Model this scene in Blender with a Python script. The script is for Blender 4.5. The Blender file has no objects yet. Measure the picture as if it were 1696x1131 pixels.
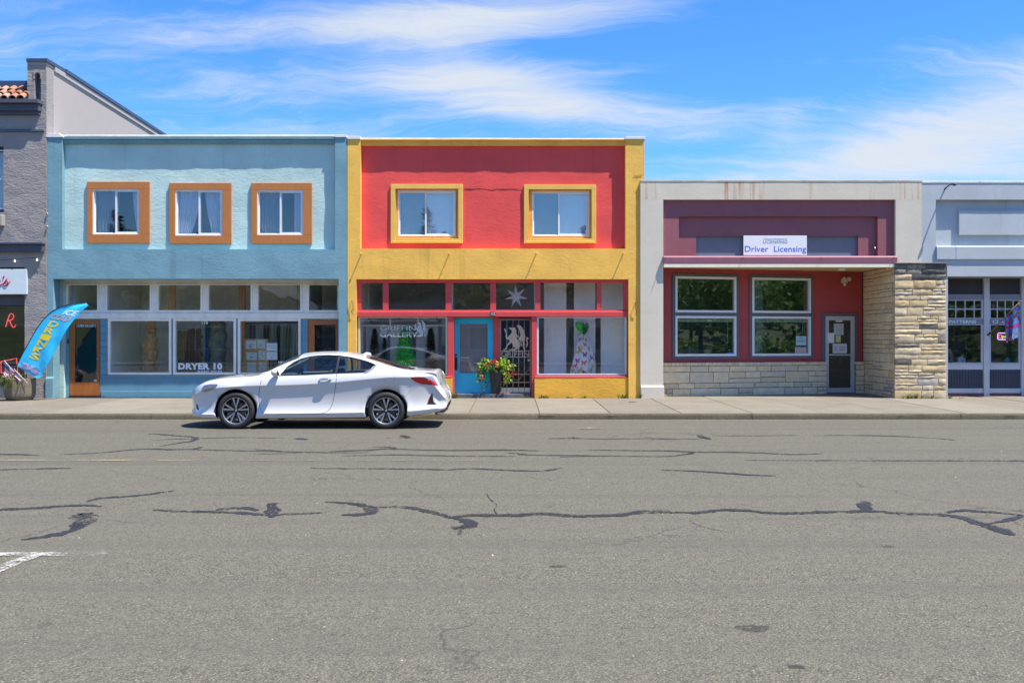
import bpy, bmesh, math, random
from mathutils import Vector, Matrix, noise as mnoise
random.seed(7)
scn = bpy.context.scene
COL = scn.collection

# ------------------------------------------------------------------ camera
FPX = 1550.0                      # focal length in pixels of the 1696-pixel-wide photograph
CAMZ = 1.63
cam_d = bpy.data.cameras.new('camera')
cam = bpy.data.objects.new('camera', cam_d)
COL.objects.link(cam)
cam.location = (0.0, 0.0, CAMZ)
cam.rotation_euler = (math.radians(90), 0, 0)
cam_d.sensor_width = 36.0
cam_d.lens = 36.0 * FPX / 1696.0
cam_d.shift_y = -3.5 / 1696.0
cam_d.clip_start = 0.1
cam_d.clip_end = 4000
scn.camera = cam

# ------------------------------------------------------------------ light
LDIR = Vector((-0.42, 0.21, -1.0)).normalized()      # the way sunlight travels
sun_d = bpy.data.lights.new('sun', 'SUN')
sun_d.energy = 4.2
sun_d.angle = math.radians(0.5)
sun_d.color = (1.0, 0.93, 0.82)
sun = bpy.data.objects.new('sun', sun_d)
COL.objects.link(sun)
sun.rotation_euler = (-LDIR).to_track_quat('Z', 'Y').to_euler()
SUN_ELEV = math.asin(-LDIR.z)
SUN_AZ = math.atan2(-LDIR.x, -LDIR.y)                 # from +Y towards +X

world = bpy.data.worlds.new('World')
scn.world = world
world.use_nodes = True

def build_world():
    nt = world.node_tree
    N, L = nt.nodes, nt.links
    N.clear()
    out = N.new('ShaderNodeOutputWorld')
    bg = N.new('ShaderNodeBackground')
    bg.inputs['Strength'].default_value = 0.14
    L.new(bg.outputs[0], out.inputs[0])
    sky = N.new('ShaderNodeTexSky')
    sky.sky_type = 'NISHITA'
    sky.sun_disc = False
    sky.sun_elevation = SUN_ELEV
    sky.sun_rotation = SUN_AZ
    sky.altitude = 300
    sky.air_density = 1.0
    sky.dust_density = 0.15
    sky.ozone_density = 2.2
    def math_(op, a, b=None, c=None, clamp=False):
        n = N.new('ShaderNodeMath'); n.operation = op; n.use_clamp = clamp
        for i, v in enumerate((a, b, c)):
            if v is None: continue
            if isinstance(v, (int, float)): n.inputs[i].default_value = v
            else: L.new(v, n.inputs[i])
        return n.outputs[0]
    hs = N.new('ShaderNodeHueSaturation')
    hs.inputs['Saturation'].default_value = 1.22
    hs.inputs['Value'].default_value = 0.765
    L.new(sky.outputs[0], hs.inputs['Color'])
    tint = N.new('ShaderNodeMixRGB'); tint.blend_type = 'MULTIPLY'; tint.inputs[0].default_value = 1.0
    tint.inputs[2].default_value = (0.52, 0.79, 1.06, 1)
    L.new(hs.outputs[0], tint.inputs[1])
    tc = N.new('ShaderNodeTexCoord')
    sep = N.new('ShaderNodeSeparateXYZ'); L.new(tc.outputs['Generated'], sep.inputs[0])
    x, y, z = sep.outputs
    # high thin cloud seen as a flat layer: direction / elevation
    zc = math_('MAXIMUM', z, 0.02)
    zd = math_('ADD', zc, 0.12)
    pu = math_('DIVIDE', x, zd)
    pv = math_('DIVIDE', y, zd)
    comb = N.new('ShaderNodeCombineXYZ'); L.new(pu, comb.inputs[0]); L.new(pv, comb.inputs[1])
    def nz(scale, detail, rough, loc, sc, dist=0.0, rot=0.0, src=comb.outputs[0]):
        mp = N.new('ShaderNodeMapping'); mp.inputs['Location'].default_value = loc
        mp.inputs['Scale'].default_value = sc; mp.inputs['Rotation'].default_value = (0, 0, rot)
        L.new(src, mp.inputs[0])
        n = N.new('ShaderNodeTexNoise'); n.inputs['Scale'].default_value = scale
        n.inputs['Detail'].default_value = detail; n.inputs['Roughness'].default_value = rough
        n.inputs['Distortion'].default_value = dist
        L.new(mp.outputs[0], n.inputs['Vector'])
        return n.outputs[0]
    def warped(amp_x, amp_y, scale, seed):
        w = N.new('ShaderNodeCombineXYZ')
        for k, amp in enumerate((amp_x, amp_y)):
            o = nz(scale, 4, 0.55, (seed+7.3*k, seed*1.7-3*k, seed), (1, 1, 1))
            L.new(math_('MULTIPLY', math_('SUBTRACT', o, 0.5), amp), w.inputs[k])
        a = N.new('ShaderNodeVectorMath'); a.operation = 'ADD'
        L.new(comb.outputs[0], a.inputs[0]); L.new(w.outputs[0], a.inputs[1])
        return a.outputs[0]
    wa, wb = warped(1.6, 1.2, 0.55, 2.0), warped(0.9, 0.7, 1.3, 5.0)
    big = nz(0.5, 5, 0.55, (1.3, 4.2, 0), (1.0, 0.8, 1), 0.0, 0.25, wa)
    fine = nz(2.4, 14, 0.72, (7.7, -2.2, 3), (0.42, 1.15, 1), 0.0, 0.35, wb)
    fibre = nz(5.0, 10, 0.70, (2.7, 3.2, 1), (0.16, 1.3, 1), 0.0, 0.55, wb)
    # cloud banks with places of their own (azimuth, height above the horizon)
    az = math_('DIVIDE', x, math_('MAXIMUM', y, 0.05))
    el = math_('DIVIDE', z, math_('MAXIMUM', y, 0.05))
    front = math_('GREATER_THAN', y, 0.05)
    def blob(px, py, rx, ry, tilt, amp):
        a0, e0 = (px - 848) / FPX, (562 - py) / FPX
        da, de = math_('SUBTRACT', az, a0), math_('SUBTRACT', el, e0)
        c, s = math.cos(tilt), math.sin(tilt)
        u = math_('ADD', math_('MULTIPLY', da, c * FPX / rx), math_('MULTIPLY', de, s * FPX / rx))
        v = math_('SUBTRACT', math_('MULTIPLY', de, c * FPX / ry), math_('MULTIPLY', da, s * FPX / ry))
        r2 = math_('ADD', math_('MULTIPLY', u, u), math_('MULTIPLY', v, v))
        g = math_('EXPONENT', math_('MULTIPLY', r2, -1.0))
        return math_('MULTIPLY', math_('MULTIPLY', g, amp), front)
    banks = None
    for b in ((1670, 200, 330, 90, 0.38, 0.52), (1440, 262, 220, 38, 0.14, 0.36), (1300, 205, 40, 40, 0.9, 0.16),
              (760, 110, 260, 62, -0.28, 0.34), (980, 185, 290, 34, -0.14, 0.36), (640, 40, 420, 26, 0.10, 0.22), (200, 55, 330, 34, 0.06, 0.16),
              (880, 25, 240, 30, 0.12, 0.18), (1180, 292, 170, 14, 0.0, 0.20), (520, 130, 300, 50, 0.0, 0.14), (1200, 195, 130, 22, 0.1, 0.20),
              (1200, 90, 190, 75, 0.0, -0.30), (340, 190, 300, 40, 0.0, -0.06), (1560, 20, 260, 50, 0.0, -0.32), (700, 210, 110, 24, 0.0, -0.16), (1130, 250, 110, 20, 0.0, -0.14)):
        o = blob(*b)
        banks = o if banks is None else math_('ADD', banks, o)
    dens = math_('ADD', math_('MULTIPLY', big, 0.45), math_('ADD', math_('MULTIPLY', fine, 1.35), math_('MULTIPLY', fibre, 0.85)))
    dens = math_('ADD', dens, math_('SUBTRACT', banks, 1.235))
    mr = N.new('ShaderNodeMapRange'); mr.interpolation_type = 'SMOOTHSTEP'
    mr.inputs['From Min'].default_value = -0.05; mr.inputs['From Max'].default_value = 0.80
    L.new(dens, mr.inputs[0])
    cov = math_('MULTIPLY', mr.outputs[0], 0.95)
    mix = N.new('ShaderNodeMixRGB')
    mix.inputs[2].default_value = (2.60, 2.78, 3.02, 1)
    L.new(cov, mix.inputs[0]); L.new(tint.outputs[0], mix.inputs[1])
    L.new(mix.outputs[0], bg.inputs[0])
build_world()

vs = scn.view_settings
vs.view_transform = 'Standard'
vs.look = 'None'
vs.gamma = 1.0
vs.use_curve_mapping = False
vs.exposure = 1.07
scn.cycles.max_bounces = 10
scn.cycles.diffuse_bounces = 6
scn.cycles.transparent_max_bounces = 16
scn.cycles.caustics_reflective = False
scn.cycles.caustics_refractive = False
scn.cycles.sample_clamp_indirect = 6.0
scn.cycles.use_denoising = True

# ------------------------------------------------------------------ measures
Y0 = 23.7                          # the building line
def PX(px, Y): return (px - 848.0) * Y / FPX
def PZ(py, Y): return CAMZ - (py - 562.0) * Y / FPX
def FX(px): return PX(px, Y0)
def FZ(py): return PZ(py, Y0)
KERB_Y = 19.1
def walk_z(y): return 0.11 + 0.008 * (y - KERB_Y)
BASE = 0.13                        # building feet, just under the pavement surface
def ground(px, py):
    D = CAMZ * FPX / (py - 562.0)
    return ((px - 848.0) * D / FPX, D)

# ------------------------------------------------------------------ helpers
def srgb(r, g, b):
    def f(c):
        c /= 255.0
        return c / 12.92 if c <= 0.04045 else ((c + 0.055) / 1.055) ** 2.4
    return (f(r), f(g), f(b))

class MB:
    """collects geometry for one mesh"""
    def __init__(s): s.v = []; s.f = []; s.mi = []; s.cur = 0
    def add(s, vs_, fs):
        o = len(s.v); s.v += [tuple(p) for p in vs_]
        for f in fs: s.f.append(tuple(i + o for i in f)); s.mi.append(s.cur)
        return s
    def box(s, x0, x1, y0, y1, z0, z1):
        if x0 > x1: x0, x1 = x1, x0
        if y0 > y1: y0, y1 = y1, y0
        if z0 > z1: z0, z1 = z1, z0
        return s.hexa([(x0,y0,z0),(x1,y0,z0),(x1,y1,z0),(x0,y1,z0),(x0,y0,z1),(x1,y0,z1),(x1,y1,z1),(x0,y1,z1)])
    def hexa(s, p):
        return s.add(p, [(0,3,2,1),(4,5,6,7),(0,1,5,4),(1,2,6,5),(2,3,7,6),(3,0,4,7)])
    def prism(s, poly, y0, y1):
        """poly of (x,z) extruded along y"""
        a = sum(poly[i][0]*poly[(i+1)%len(poly)][1]-poly[(i+1)%len(poly)][0]*poly[i][1] for i in range(len(poly)))
        if a < 0: poly = poly[::-1]
        n = len(poly)
        vs_ = [(x,y0,z) for x,z in poly] + [(x,y1,z) for x,z in poly]
        fs = [tuple(range(n)), tuple(range(2*n-1,n-1,-1))]
        fs += [(i, i+n, (i+1)%n+n, (i+1)%n) for i in range(n)]
        return s.add(vs_, fs)
    def prism_x(s, poly, x0, x1):
        """poly of (y,z) extruded along x"""
        a = sum(poly[i][0]*poly[(i+1)%len(poly)][1]-poly[(i+1)%len(poly)][0]*poly[i][1] for i in range(len(poly)))
        if a < 0: poly = poly[::-1]
        n = len(poly)
        vs_ = [(x1,y,z) for y,z in poly] + [(x0,y,z) for y,z in poly]
        fs = [tuple(range(n)), tuple(range(2*n-1,n-1,-1))]
        fs += [(i, i+n, (i+1)%n+n, (i+1)%n) for i in range(n)]
        return s.add(vs_, fs)
    def tube(s, pts, r, n=8, closed=False):
        pts = [Vector(p) for p in pts]; m = len(pts)
        rs = r if isinstance(r, (list, tuple)) else [r]*m
        rings = []
        up = Vector((0.123, 0.456, 0.88)).normalized()
        for i, p in enumerate(pts):
            a = pts[(i-1) % m] if (closed or i > 0) else p
            b = pts[(i+1) % m] if (closed or i < m-1) else p
            t = (b - a)
            if t.length < 1e-9: t = Vector((0,0,1))
            t.normalize()
            u = t.cross(up)
            if u.length < 1e-4: u = t.cross(Vector((1,0,0)))
            u.normalize(); w = t.cross(u)
            rings.append([p + (u*math.cos(2*math.pi*k/n) + w*math.sin(2*math.pi*k/n))*rs[i] for k in range(n)])
        vs_ = [q for ring in rings for q in ring]; fs = []
        for i in range(m if closed else m-1):
            j = (i+1) % m
            for k in range(n):
                fs.append((i*n+k, i*n+(k+1)%n, j*n+(k+1)%n, j*n+k))
        if not closed:
            fs.append(tuple(range(n-1,-1,-1))); fs.append(tuple((m-1)*n+k for k in range(n)))
        return s.add(vs_, fs)
    def lathe(s, prof, c=(0,0,0), n=20, axis='z', caps=True):
        vs_ = []; fs = []
        for r, h in prof:
            for k in range(n):
                a = 2*math.pi*k/n
                if axis == 'z': vs_.append((c[0]+r*math.cos(a), c[1]+r*math.sin(a), c[2]+h))
                else: vs_.append((c[0]+r*math.cos(a), c[1]+h, c[2]+r*math.sin(a)))
        m = len(prof)
        for i in range(m-1):
            for k in range(n):
                q = (i*n+k, i*n+(k+1)%n, (i+1)*n+(k+1)%n, (i+1)*n+k)
                fs.append(q if axis == 'z' else q[::-1])
        a, b = tuple(range(n-1,-1,-1)), tuple((m-1)*n+k for k in range(n))
        if axis != 'z': a, b = a[::-1], b[::-1]
        if caps and prof[0][0] > 1e-5: fs.append(a)
        if caps and prof[-1][0] > 1e-5: fs.append(b)
        return s.add(vs_, fs)
    def grid(s, fn, nu, nv, flip=False):
        vs_ = [fn(i/nu, j/nv) for j in range(nv+1) for i in range(nu+1)]
        fs = []
        for j in range(nv):
            for i in range(nu):
                a = j*(nu+1)+i
                q = (a, a+1, a+nu+2, a+nu+1)
                fs.append(q[::-1] if flip else q)
        return s.add(vs_, fs)
    def ring(s, x0, x1, z0, z1, w, y0, y1, wt=None, wb=None):
        """rectangular picture-frame ring, one connected piece"""
        if x0 > x1: x0, x1 = x1, x0
        if z0 > z1: z0, z1 = z1, z0
        wt = w if wt is None else wt; wb = w if wb is None else wb
        o = [(x0,z0),(x1,z0),(x1,z1),(x0,z1)]
        i_ = [(x0+w,z0+wb),(x1-w,z0+wb),(x1-w,z1-wt),(x0+w,z1-wt)]
        vs_ = [(x,y0,z) for x,z in o]+[(x,y0,z) for x,z in i_]+[(x,y1,z) for x,z in o]+[(x,y1,z) for x,z in i_]
        fs = []
        for k in range(4):
            j = (k+1) % 4
            fs += [(k,j,j+4,k+4), (k+8,k+12,j+12,j+8), (k,k+8,j+8,j), (k+4,j+4,j+12,k+12)]
        return s.add(vs_, fs)
    def build(s, name, mats, parent=None, smooth=False, bevel=0.0, angle=None, seg=1):
        me = bpy.data.meshes.new(name)
        me.from_pydata(s.v, [], s.f)
        if not isinstance(mats, (list, tuple)): mats = [mats]
        for m in mats: me.materials.append(m)
        if len(mats) > 1:
            me.polygons.foreach_set('material_index', s.mi)
        if smooth:
            me.polygons.foreach_set('use_smooth', [True]*len(me.polygons))
            if angle: me.set_sharp_from_angle(angle=math.radians(angle))
        me.update()
        return link(name, me, parent, bevel, seg)

def link(name, me, parent=None, bevel=0.0, seg=1):
    o = bpy.data.objects.new(name, me)
    COL.objects.link(o)
    if parent is not None: attach(o, parent)
    if bevel > 0:
        b = o.modifiers.new('bevel', 'BEVEL'); b.width = bevel; b.segments = seg
        b.limit_method = 'ANGLE'; b.angle_limit = math.radians(40); b.harden_normals = False
    return o

def wloc(o):
    v = Vector((0,0,0))
    while o is not None:
        v = v + o.location + (o.matrix_parent_inverse.translation if o.parent else Vector((0,0,0)))
        o = o.parent
    return v

def attach(o, parent):
    o.parent = parent
    o.matrix_parent_inverse = Matrix.Translation(-wloc(parent))

def empty(name, loc=(0,0,0), parent=None):
    o = bpy.data.objects.new(name, None)
    COL.objects.link(o); o.location = loc; o.empty_display_size = 0.2
    if parent is not None:
        attach(o, parent)
    return o

def tag(o, label, cat, group=None, kind=None):
    o['label'] = label; o['category'] = cat
    if group: o['group'] = group
    if kind: o['kind'] = kind
    return o

def thing(name, loc, label, cat, group=None):
    return tag(empty(name, loc), label, cat, group)

def struct(o, kind='structure'):
    o['kind'] = kind
    return o

def fbm(x, z, sc, seed=0.0, oct=3):
    v = 0.0; a = 1.0; f = sc
    for _ in range(oct):
        v += a * mnoise.noise(Vector((x*f+seed, z*f*1.0-seed*0.7, seed*1.3))); a *= 0.5; f *= 2.1
    return v

def wall(name, mat, parent, x0, x1, z0, z1, y, thick, holes=(), amp=0.0, step=None, seed=0.0, sc=1.3, smooth=True, origin=None):
    """a wall in the x-z plane with through openings; its face may be trowelled uneven (amp, metres)"""
    if x0 > x1: x0, x1 = x1, x0
    if z0 > z1: z0, z1 = z1, z0
    H = []
    for a, b, c, d in holes:
        H.append((min(a,b), max(a,b), min(c,d), max(c,d)))
    def axis(lo, hi, cuts):
        c = sorted({round(v, 5) for v in [lo, hi] + [q for q in cuts if lo < q < hi]})
        if not step: return c
        r = []
        for a, b in zip(c, c[1:]):
            n = max(1, int(round((b-a)/step)))
            r += [a + (b-a)*k/n for k in range(n)]
        return r + [c[-1]]
    xs = axis(x0, x1, [q for h in H for q in h[:2]])
    zs = axis(z0, z1, [q for h in H for q in h[2:]])
    nx, nz = len(xs), len(zs)
    solid = [[True]*(nz-1) for _ in range(nx-1)]
    for i in range(nx-1):
        cx = (xs[i]+xs[i+1])/2
        for j in range(nz-1):
            cz = (zs[j]+zs[j+1])/2
            if any(h[0] < cx < h[1] and h[2] < cz < h[3] for h in H): solid[i][j] = False
    vi = {}; v = []; f = []
    def V(i, j, b):
        k = (i, j, b)
        if k not in vi:
            yy = y + thick if b else y
            if amp and not b: yy += amp * fbm(xs[i], zs[j], sc, seed)
            vi[k] = len(v); v.append((xs[i], yy, zs[j]))
        return vi[k]
    for i in range(nx-1):
        for j in range(nz-1):
            if not solid[i][j]: continue
            f.append((V(i,j,0), V(i+1,j,0), V(i+1,j+1,0), V(i,j+1,0)))
            f.append((V(i,j,1), V(i,j+1,1), V(i+1,j+1,1), V(i+1,j,1)))
            if i == 0 or not solid[i-1][j]: f.append((V(i,j,0), V(i,j+1,0), V(i,j+1,1), V(i,j,1)))
            if i == nx-2 or not solid[i+1][j]: f.append((V(i+1,j,0), V(i+1,j,1), V(i+1,j+1,1), V(i+1,j+1,0)))
            if j == 0 or not solid[i][j-1]: f.append((V(i,j,0), V(i,j,1), V(i+1,j,1), V(i+1,j,0)))
            if j == nz-2 or not solid[i][j+1]: f.append((V(i,j+1,0), V(i+1,j+1,0), V(i+1,j+1,1), V(i,j+1,1)))
    m = MB(); m.add(v, f)
    return m.build(name, mat, parent, smooth=bool(amp), angle=40)

def text_mesh(name, body, mat, parent, x, y, z, size, align='CENTER', off=0.0, ext=0.002, spacing=1.0, sx=1.0, shear=0.0, rot=None, fit=None):
    """flat lettering standing in the x-z plane facing -y; (x,z) is the baseline point; fit: total width in metres"""
    c = bpy.data.curves.new('lettering', 'FONT')
    c.body = body; c.size = size; c.align_x = align; c.offset = off; c.extrude = ext; c.space_character = spacing; c.shear = shear
    c.resolution_u = 3
    t = bpy.data.objects.new('lettering_tmp', c); COL.objects.link(t)
    me = bpy.data.meshes.new_from_object(t.evaluated_get(bpy.context.evaluated_depsgraph_get()))
    bpy.data.objects.remove(t); bpy.data.curves.remove(c)
    if fit:
        xs = [q.co.x for q in me.vertices]
        w = max(xs)-min(xs)
        sx = fit / w
    for q in me.vertices:
        q.co = Vector((x + q.co.x*sx, y - q.co.z, z + q.co.y))
    if rot is not None:
        R = Matrix.Translation(Vector((x,y,z))) @ rot @ Matrix.Translation(-Vector((x,y,z)))
        me.transform(R)
    me.materials.clear(); me.materials.append(mat)
    me.name = name
    return link(name, me, parent)

# ------------------------------------------------------------------ materials
MATS = {}
def _new(name):
    m = bpy.data.materials.new(name); m.use_nodes = True
    nt = m.node_tree; nt.nodes.clear()
    out = nt.nodes.new('ShaderNodeOutputMaterial')
    b = nt.nodes.new('ShaderNodeBsdfPrincipled')
    nt.links.new(b.outputs[0], out.inputs[0])
    return m, nt, nt.nodes, nt.links, b, out

def _noise(N, L, vec, scale, detail=4, rough=0.55, sc=None, dist=0.0):
    n = N.new('ShaderNodeTexNoise')
    n.inputs['Scale'].default_value = scale; n.inputs['Detail'].default_value = detail
    n.inputs['Roughness'].default_value = rough; n.inputs['Distortion'].default_value = dist
    if sc:
        mp = N.new('ShaderNodeMapping'); mp.inputs['Scale'].default_value = sc
        L.new(vec, mp.inputs[0]); vec = mp.outputs[0]
    L.new(vec, n.inputs['Vector'])
    return n

def _ramp(N, L, fac, stops):
    r = N.new('ShaderNodeValToRGB')
    e = r.color_ramp.elements
    while len(e) < len(stops): e.new(0.5)
    for k, (p, c) in enumerate(stops):
        e[k].position = p
        e[k].color = (c, c, c, 1) if isinstance(c, (int, float)) else (*c, 1)
    L.new(fac, r.inputs[0])
    return r.outputs[0]

def _mix(N, L, fac, a, b, mode='MIX'):
    m = N.new('ShaderNodeMixRGB'); m.blend_type = mode
    for s_, v in ((0, fac), (1, a), (2, b)):
        if isinstance(v, (int, float)): m.inputs[s_].default_value = v if s_ == 0 else (v, v, v, 1)
        elif isinstance(v, tuple): m.inputs[s_].default_value = (*v, 1)
        else: L.new(v, m.inputs[s_])
    return m.outputs[0]

def plain(name, c, rough=0.6, var=0.08, vscale=6.0, metal=0.0, bump=0.0, bscale=80.0, spec=0.5, dirt=0.0, coat=0.0, sc=None):
    """painted / plain surface with slight unevenness of tone and relief"""
    if name in MATS: return MATS[name]
    m, nt, N, L, b, out = _new(name)
    tc = N.new('ShaderNodeTexCoord'); vec = tc.outputs['Object']
    n = _noise(N, L, vec, vscale, 5, 0.6, sc)
    lo = tuple(max(0, v*(1-var)) for v in c); hi = tuple(min(1, v*(1+var)) for v in c)
    col = _ramp(N, L, n.outputs[0], [(0.3, lo), (0.7, hi)])
    if dirt:
        d = _noise(N, L, vec, 2.3, 8, 0.7, (1, 1, 0.35))
        dm = _ramp(N, L, d.outputs[0], [(0.52, 0.0), (0.75, dirt)])
        col = _mix(N, L, dm, col, tuple(v*0.45 for v in c))
    L.new(col, b.inputs['Base Color'])
    b.inputs['Roughness'].default_value = rough
    b.inputs['Metallic'].default_value = metal
    b.inputs['Specular IOR Level'].default_value = spec
    if coat: b.inputs['Coat Weight'].default_value = coat; b.inputs['Coat Roughness'].default_value = 0.03
    if bump:
        bn = _noise(N, L, vec, bscale, 4, 0.6)
        bp = N.new('ShaderNodeBump'); bp.inputs['Strength'].default_value = 1.0; bp.inputs['Distance'].default_value = bump
        L.new(bn.outputs[0], bp.inputs['Height']); L.new(bp.outputs[0], b.inputs['Normal'])
    MATS[name] = m
    return m

def stucco(name, c, var=0.10, coarse=0.004, fine=0.002, streak=0.0, streak_c=(0.3, 0.16, 0.06), grime=0.15, sc=9.0, mould=0.0):
    """painted stucco: trowel relief, patchy paint, grime, optional runs down from the top"""
    if name in MATS: return MATS[name]
    m, nt, N, L, b, out = _new(name)
    tc = N.new('ShaderNodeTexCoord'); vec = tc.outputs['Object']
    n1 = _noise(N, L, vec, 1.1, 6, 0.62)
    lo = tuple(v*(1-var) for v in c); hi = tuple(min(0.95, v*(1+var)) for v in c)
    col = _ramp(N, L, n1.outputs[0], [(0.32, lo), (0.68, hi)])
    n2 = _noise(N, L, vec, 14, 6, 0.7)
    col = _mix(N, L, _ramp(N, L, n2.outputs[0], [(0.45, 0.0), (0.8, grime)]), col, tuple(v*0.5 for v in c))
    if mould:
        n5 = _noise(N, L, vec, 3.0, 9, 0.75, (1, 1, 0.5))
        col = _mix(N, L, _ramp(N, L, n5.outputs[0], [(0.56, 0.0), (0.72, mould)]), col, (0.06, 0.055, 0.03))
    if streak:
        n3 = _noise(N, L, vec, 3.6, 7, 0.72, (1.0, 1.0, 0.035))
        col = _mix(N, L, _ramp(N, L, n3.outputs[0], [(0.555, 0.0), (0.66, streak)]), col, streak_c)
    L.new(col, b.inputs['Base Color'])
    b.inputs['Roughness'].default_value = 0.82
    b.inputs['Specular IOR Level'].default_value = 0.25
    c1 = _noise(N, L, vec, sc*0.55, 4, 0.5, (1, 1, 2.0), 1.4)
    c2 = _noise(N, L, vec, sc*7, 4, 0.6)
    b1 = N.new('ShaderNodeBump'); b1.inputs['Distance'].default_value = coarse*1.7; b1.inputs['Strength'].default_value = 1.0
    b2 = N.new('ShaderNodeBump'); b2.inputs['Distance'].default_value = fine*0.35; b2.inputs['Strength'].default_value = 1.0
    L.new(c1.outputs[0], b1.inputs['Height']); L.new(c2.outputs[0], b2.inputs['Height'])
    L.new(b1.outputs[0], b2.inputs['Normal']); L.new(b2.outputs[0], b.inputs['Normal'])
    MATS[name] = m
    return m

def glass(name, r0=0.06, tint=(0.86, 0.92, 0.90), wav=0.0, wscale=1.2, grey=0.0):
    """thin window glass: see-through with a mirror share that grows towards grazing"""
    if name in MATS: return MATS[name]
    m = bpy.data.materials.new(name); m.use_nodes = True
    nt = m.node_tree; N, L = nt.nodes, nt.links; N.clear()
    out = N.new('ShaderNodeOutputMaterial')
    tr = N.new('ShaderNodeBsdfTransparent'); tr.inputs[0].default_value = (*tint, 1)
    gl = N.new('ShaderNodeBsdfGlossy'); gl.inputs['Roughness'].default_value = 0.0; gl.inputs[0].default_value = (1, 1, 1, 1)
    lw = N.new('ShaderNodeLayerWeight'); lw.inputs[0].default_value = 0.5
    p = N.new('ShaderNodeMath'); p.operation = 'POWER'; p.inputs[1].default_value = 5.0
    L.new(lw.outputs['Facing'], p.inputs[0])
    ma = N.new('ShaderNodeMath'); ma.operation = 'MULTIPLY_ADD'; ma.inputs[1].default_value = 1-r0; ma.inputs[2].default_value = r0
    L.new(p.outputs[0], ma.inputs[0])
    if wav:
        tc = N.new('ShaderNodeTexCoord')
        n = _noise(N, L, tc.outputs['Object'], wscale, 2, 0.4)
        bp = N.new('ShaderNodeBump'); bp.inputs['Distance'].default_value = wav; bp.inputs['Strength'].default_value = 1.0
        L.new(n.outputs[0], bp.inputs['Height']); L.new(bp.outputs[0], gl.inputs['Normal'])
    mx = N.new('ShaderNodeMixShader')
    L.new(ma.outputs[0], mx.inputs[0]); L.new(tr.outputs[0], mx.inputs[1]); L.new(gl.outputs[0], mx.inputs[2])
    L.new(mx.outputs[0], out.inputs[0])
    MATS[name] = m
    return m

def wood(name, c, rough=0.5, sc=(14, 14, 1.2), contrast=0.35, spec=0.4):
    if name in MATS: return MATS[name]
    m, nt, N, L, b, out = _new(name)
    tc = N.new('ShaderNodeTexCoord')
    n = _noise(N, L, tc.outputs['Object'], 3.0, 6, 0.6, sc, 0.8)
    lo = tuple(v*(1-contrast) for v in c); hi = tuple(min(1, v*(1+contrast*0.5)) for v in c)
    L.new(_ramp(N, L, n.outputs[0], [(0.3, lo), (0.7, hi)]), b.inputs['Base Color'])
    b.inputs['Roughness'].default_value = rough
    b.inputs['Specular IOR Level'].default_value = spec
    bp = N.new('ShaderNodeBump'); bp.inputs['Distance'].default_value = 0.001
    L.new(n.outputs[0], bp.inputs['Height']); L.new(bp.outputs[0], b.inputs['Normal'])
    MATS[name] = m
    return m

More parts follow.
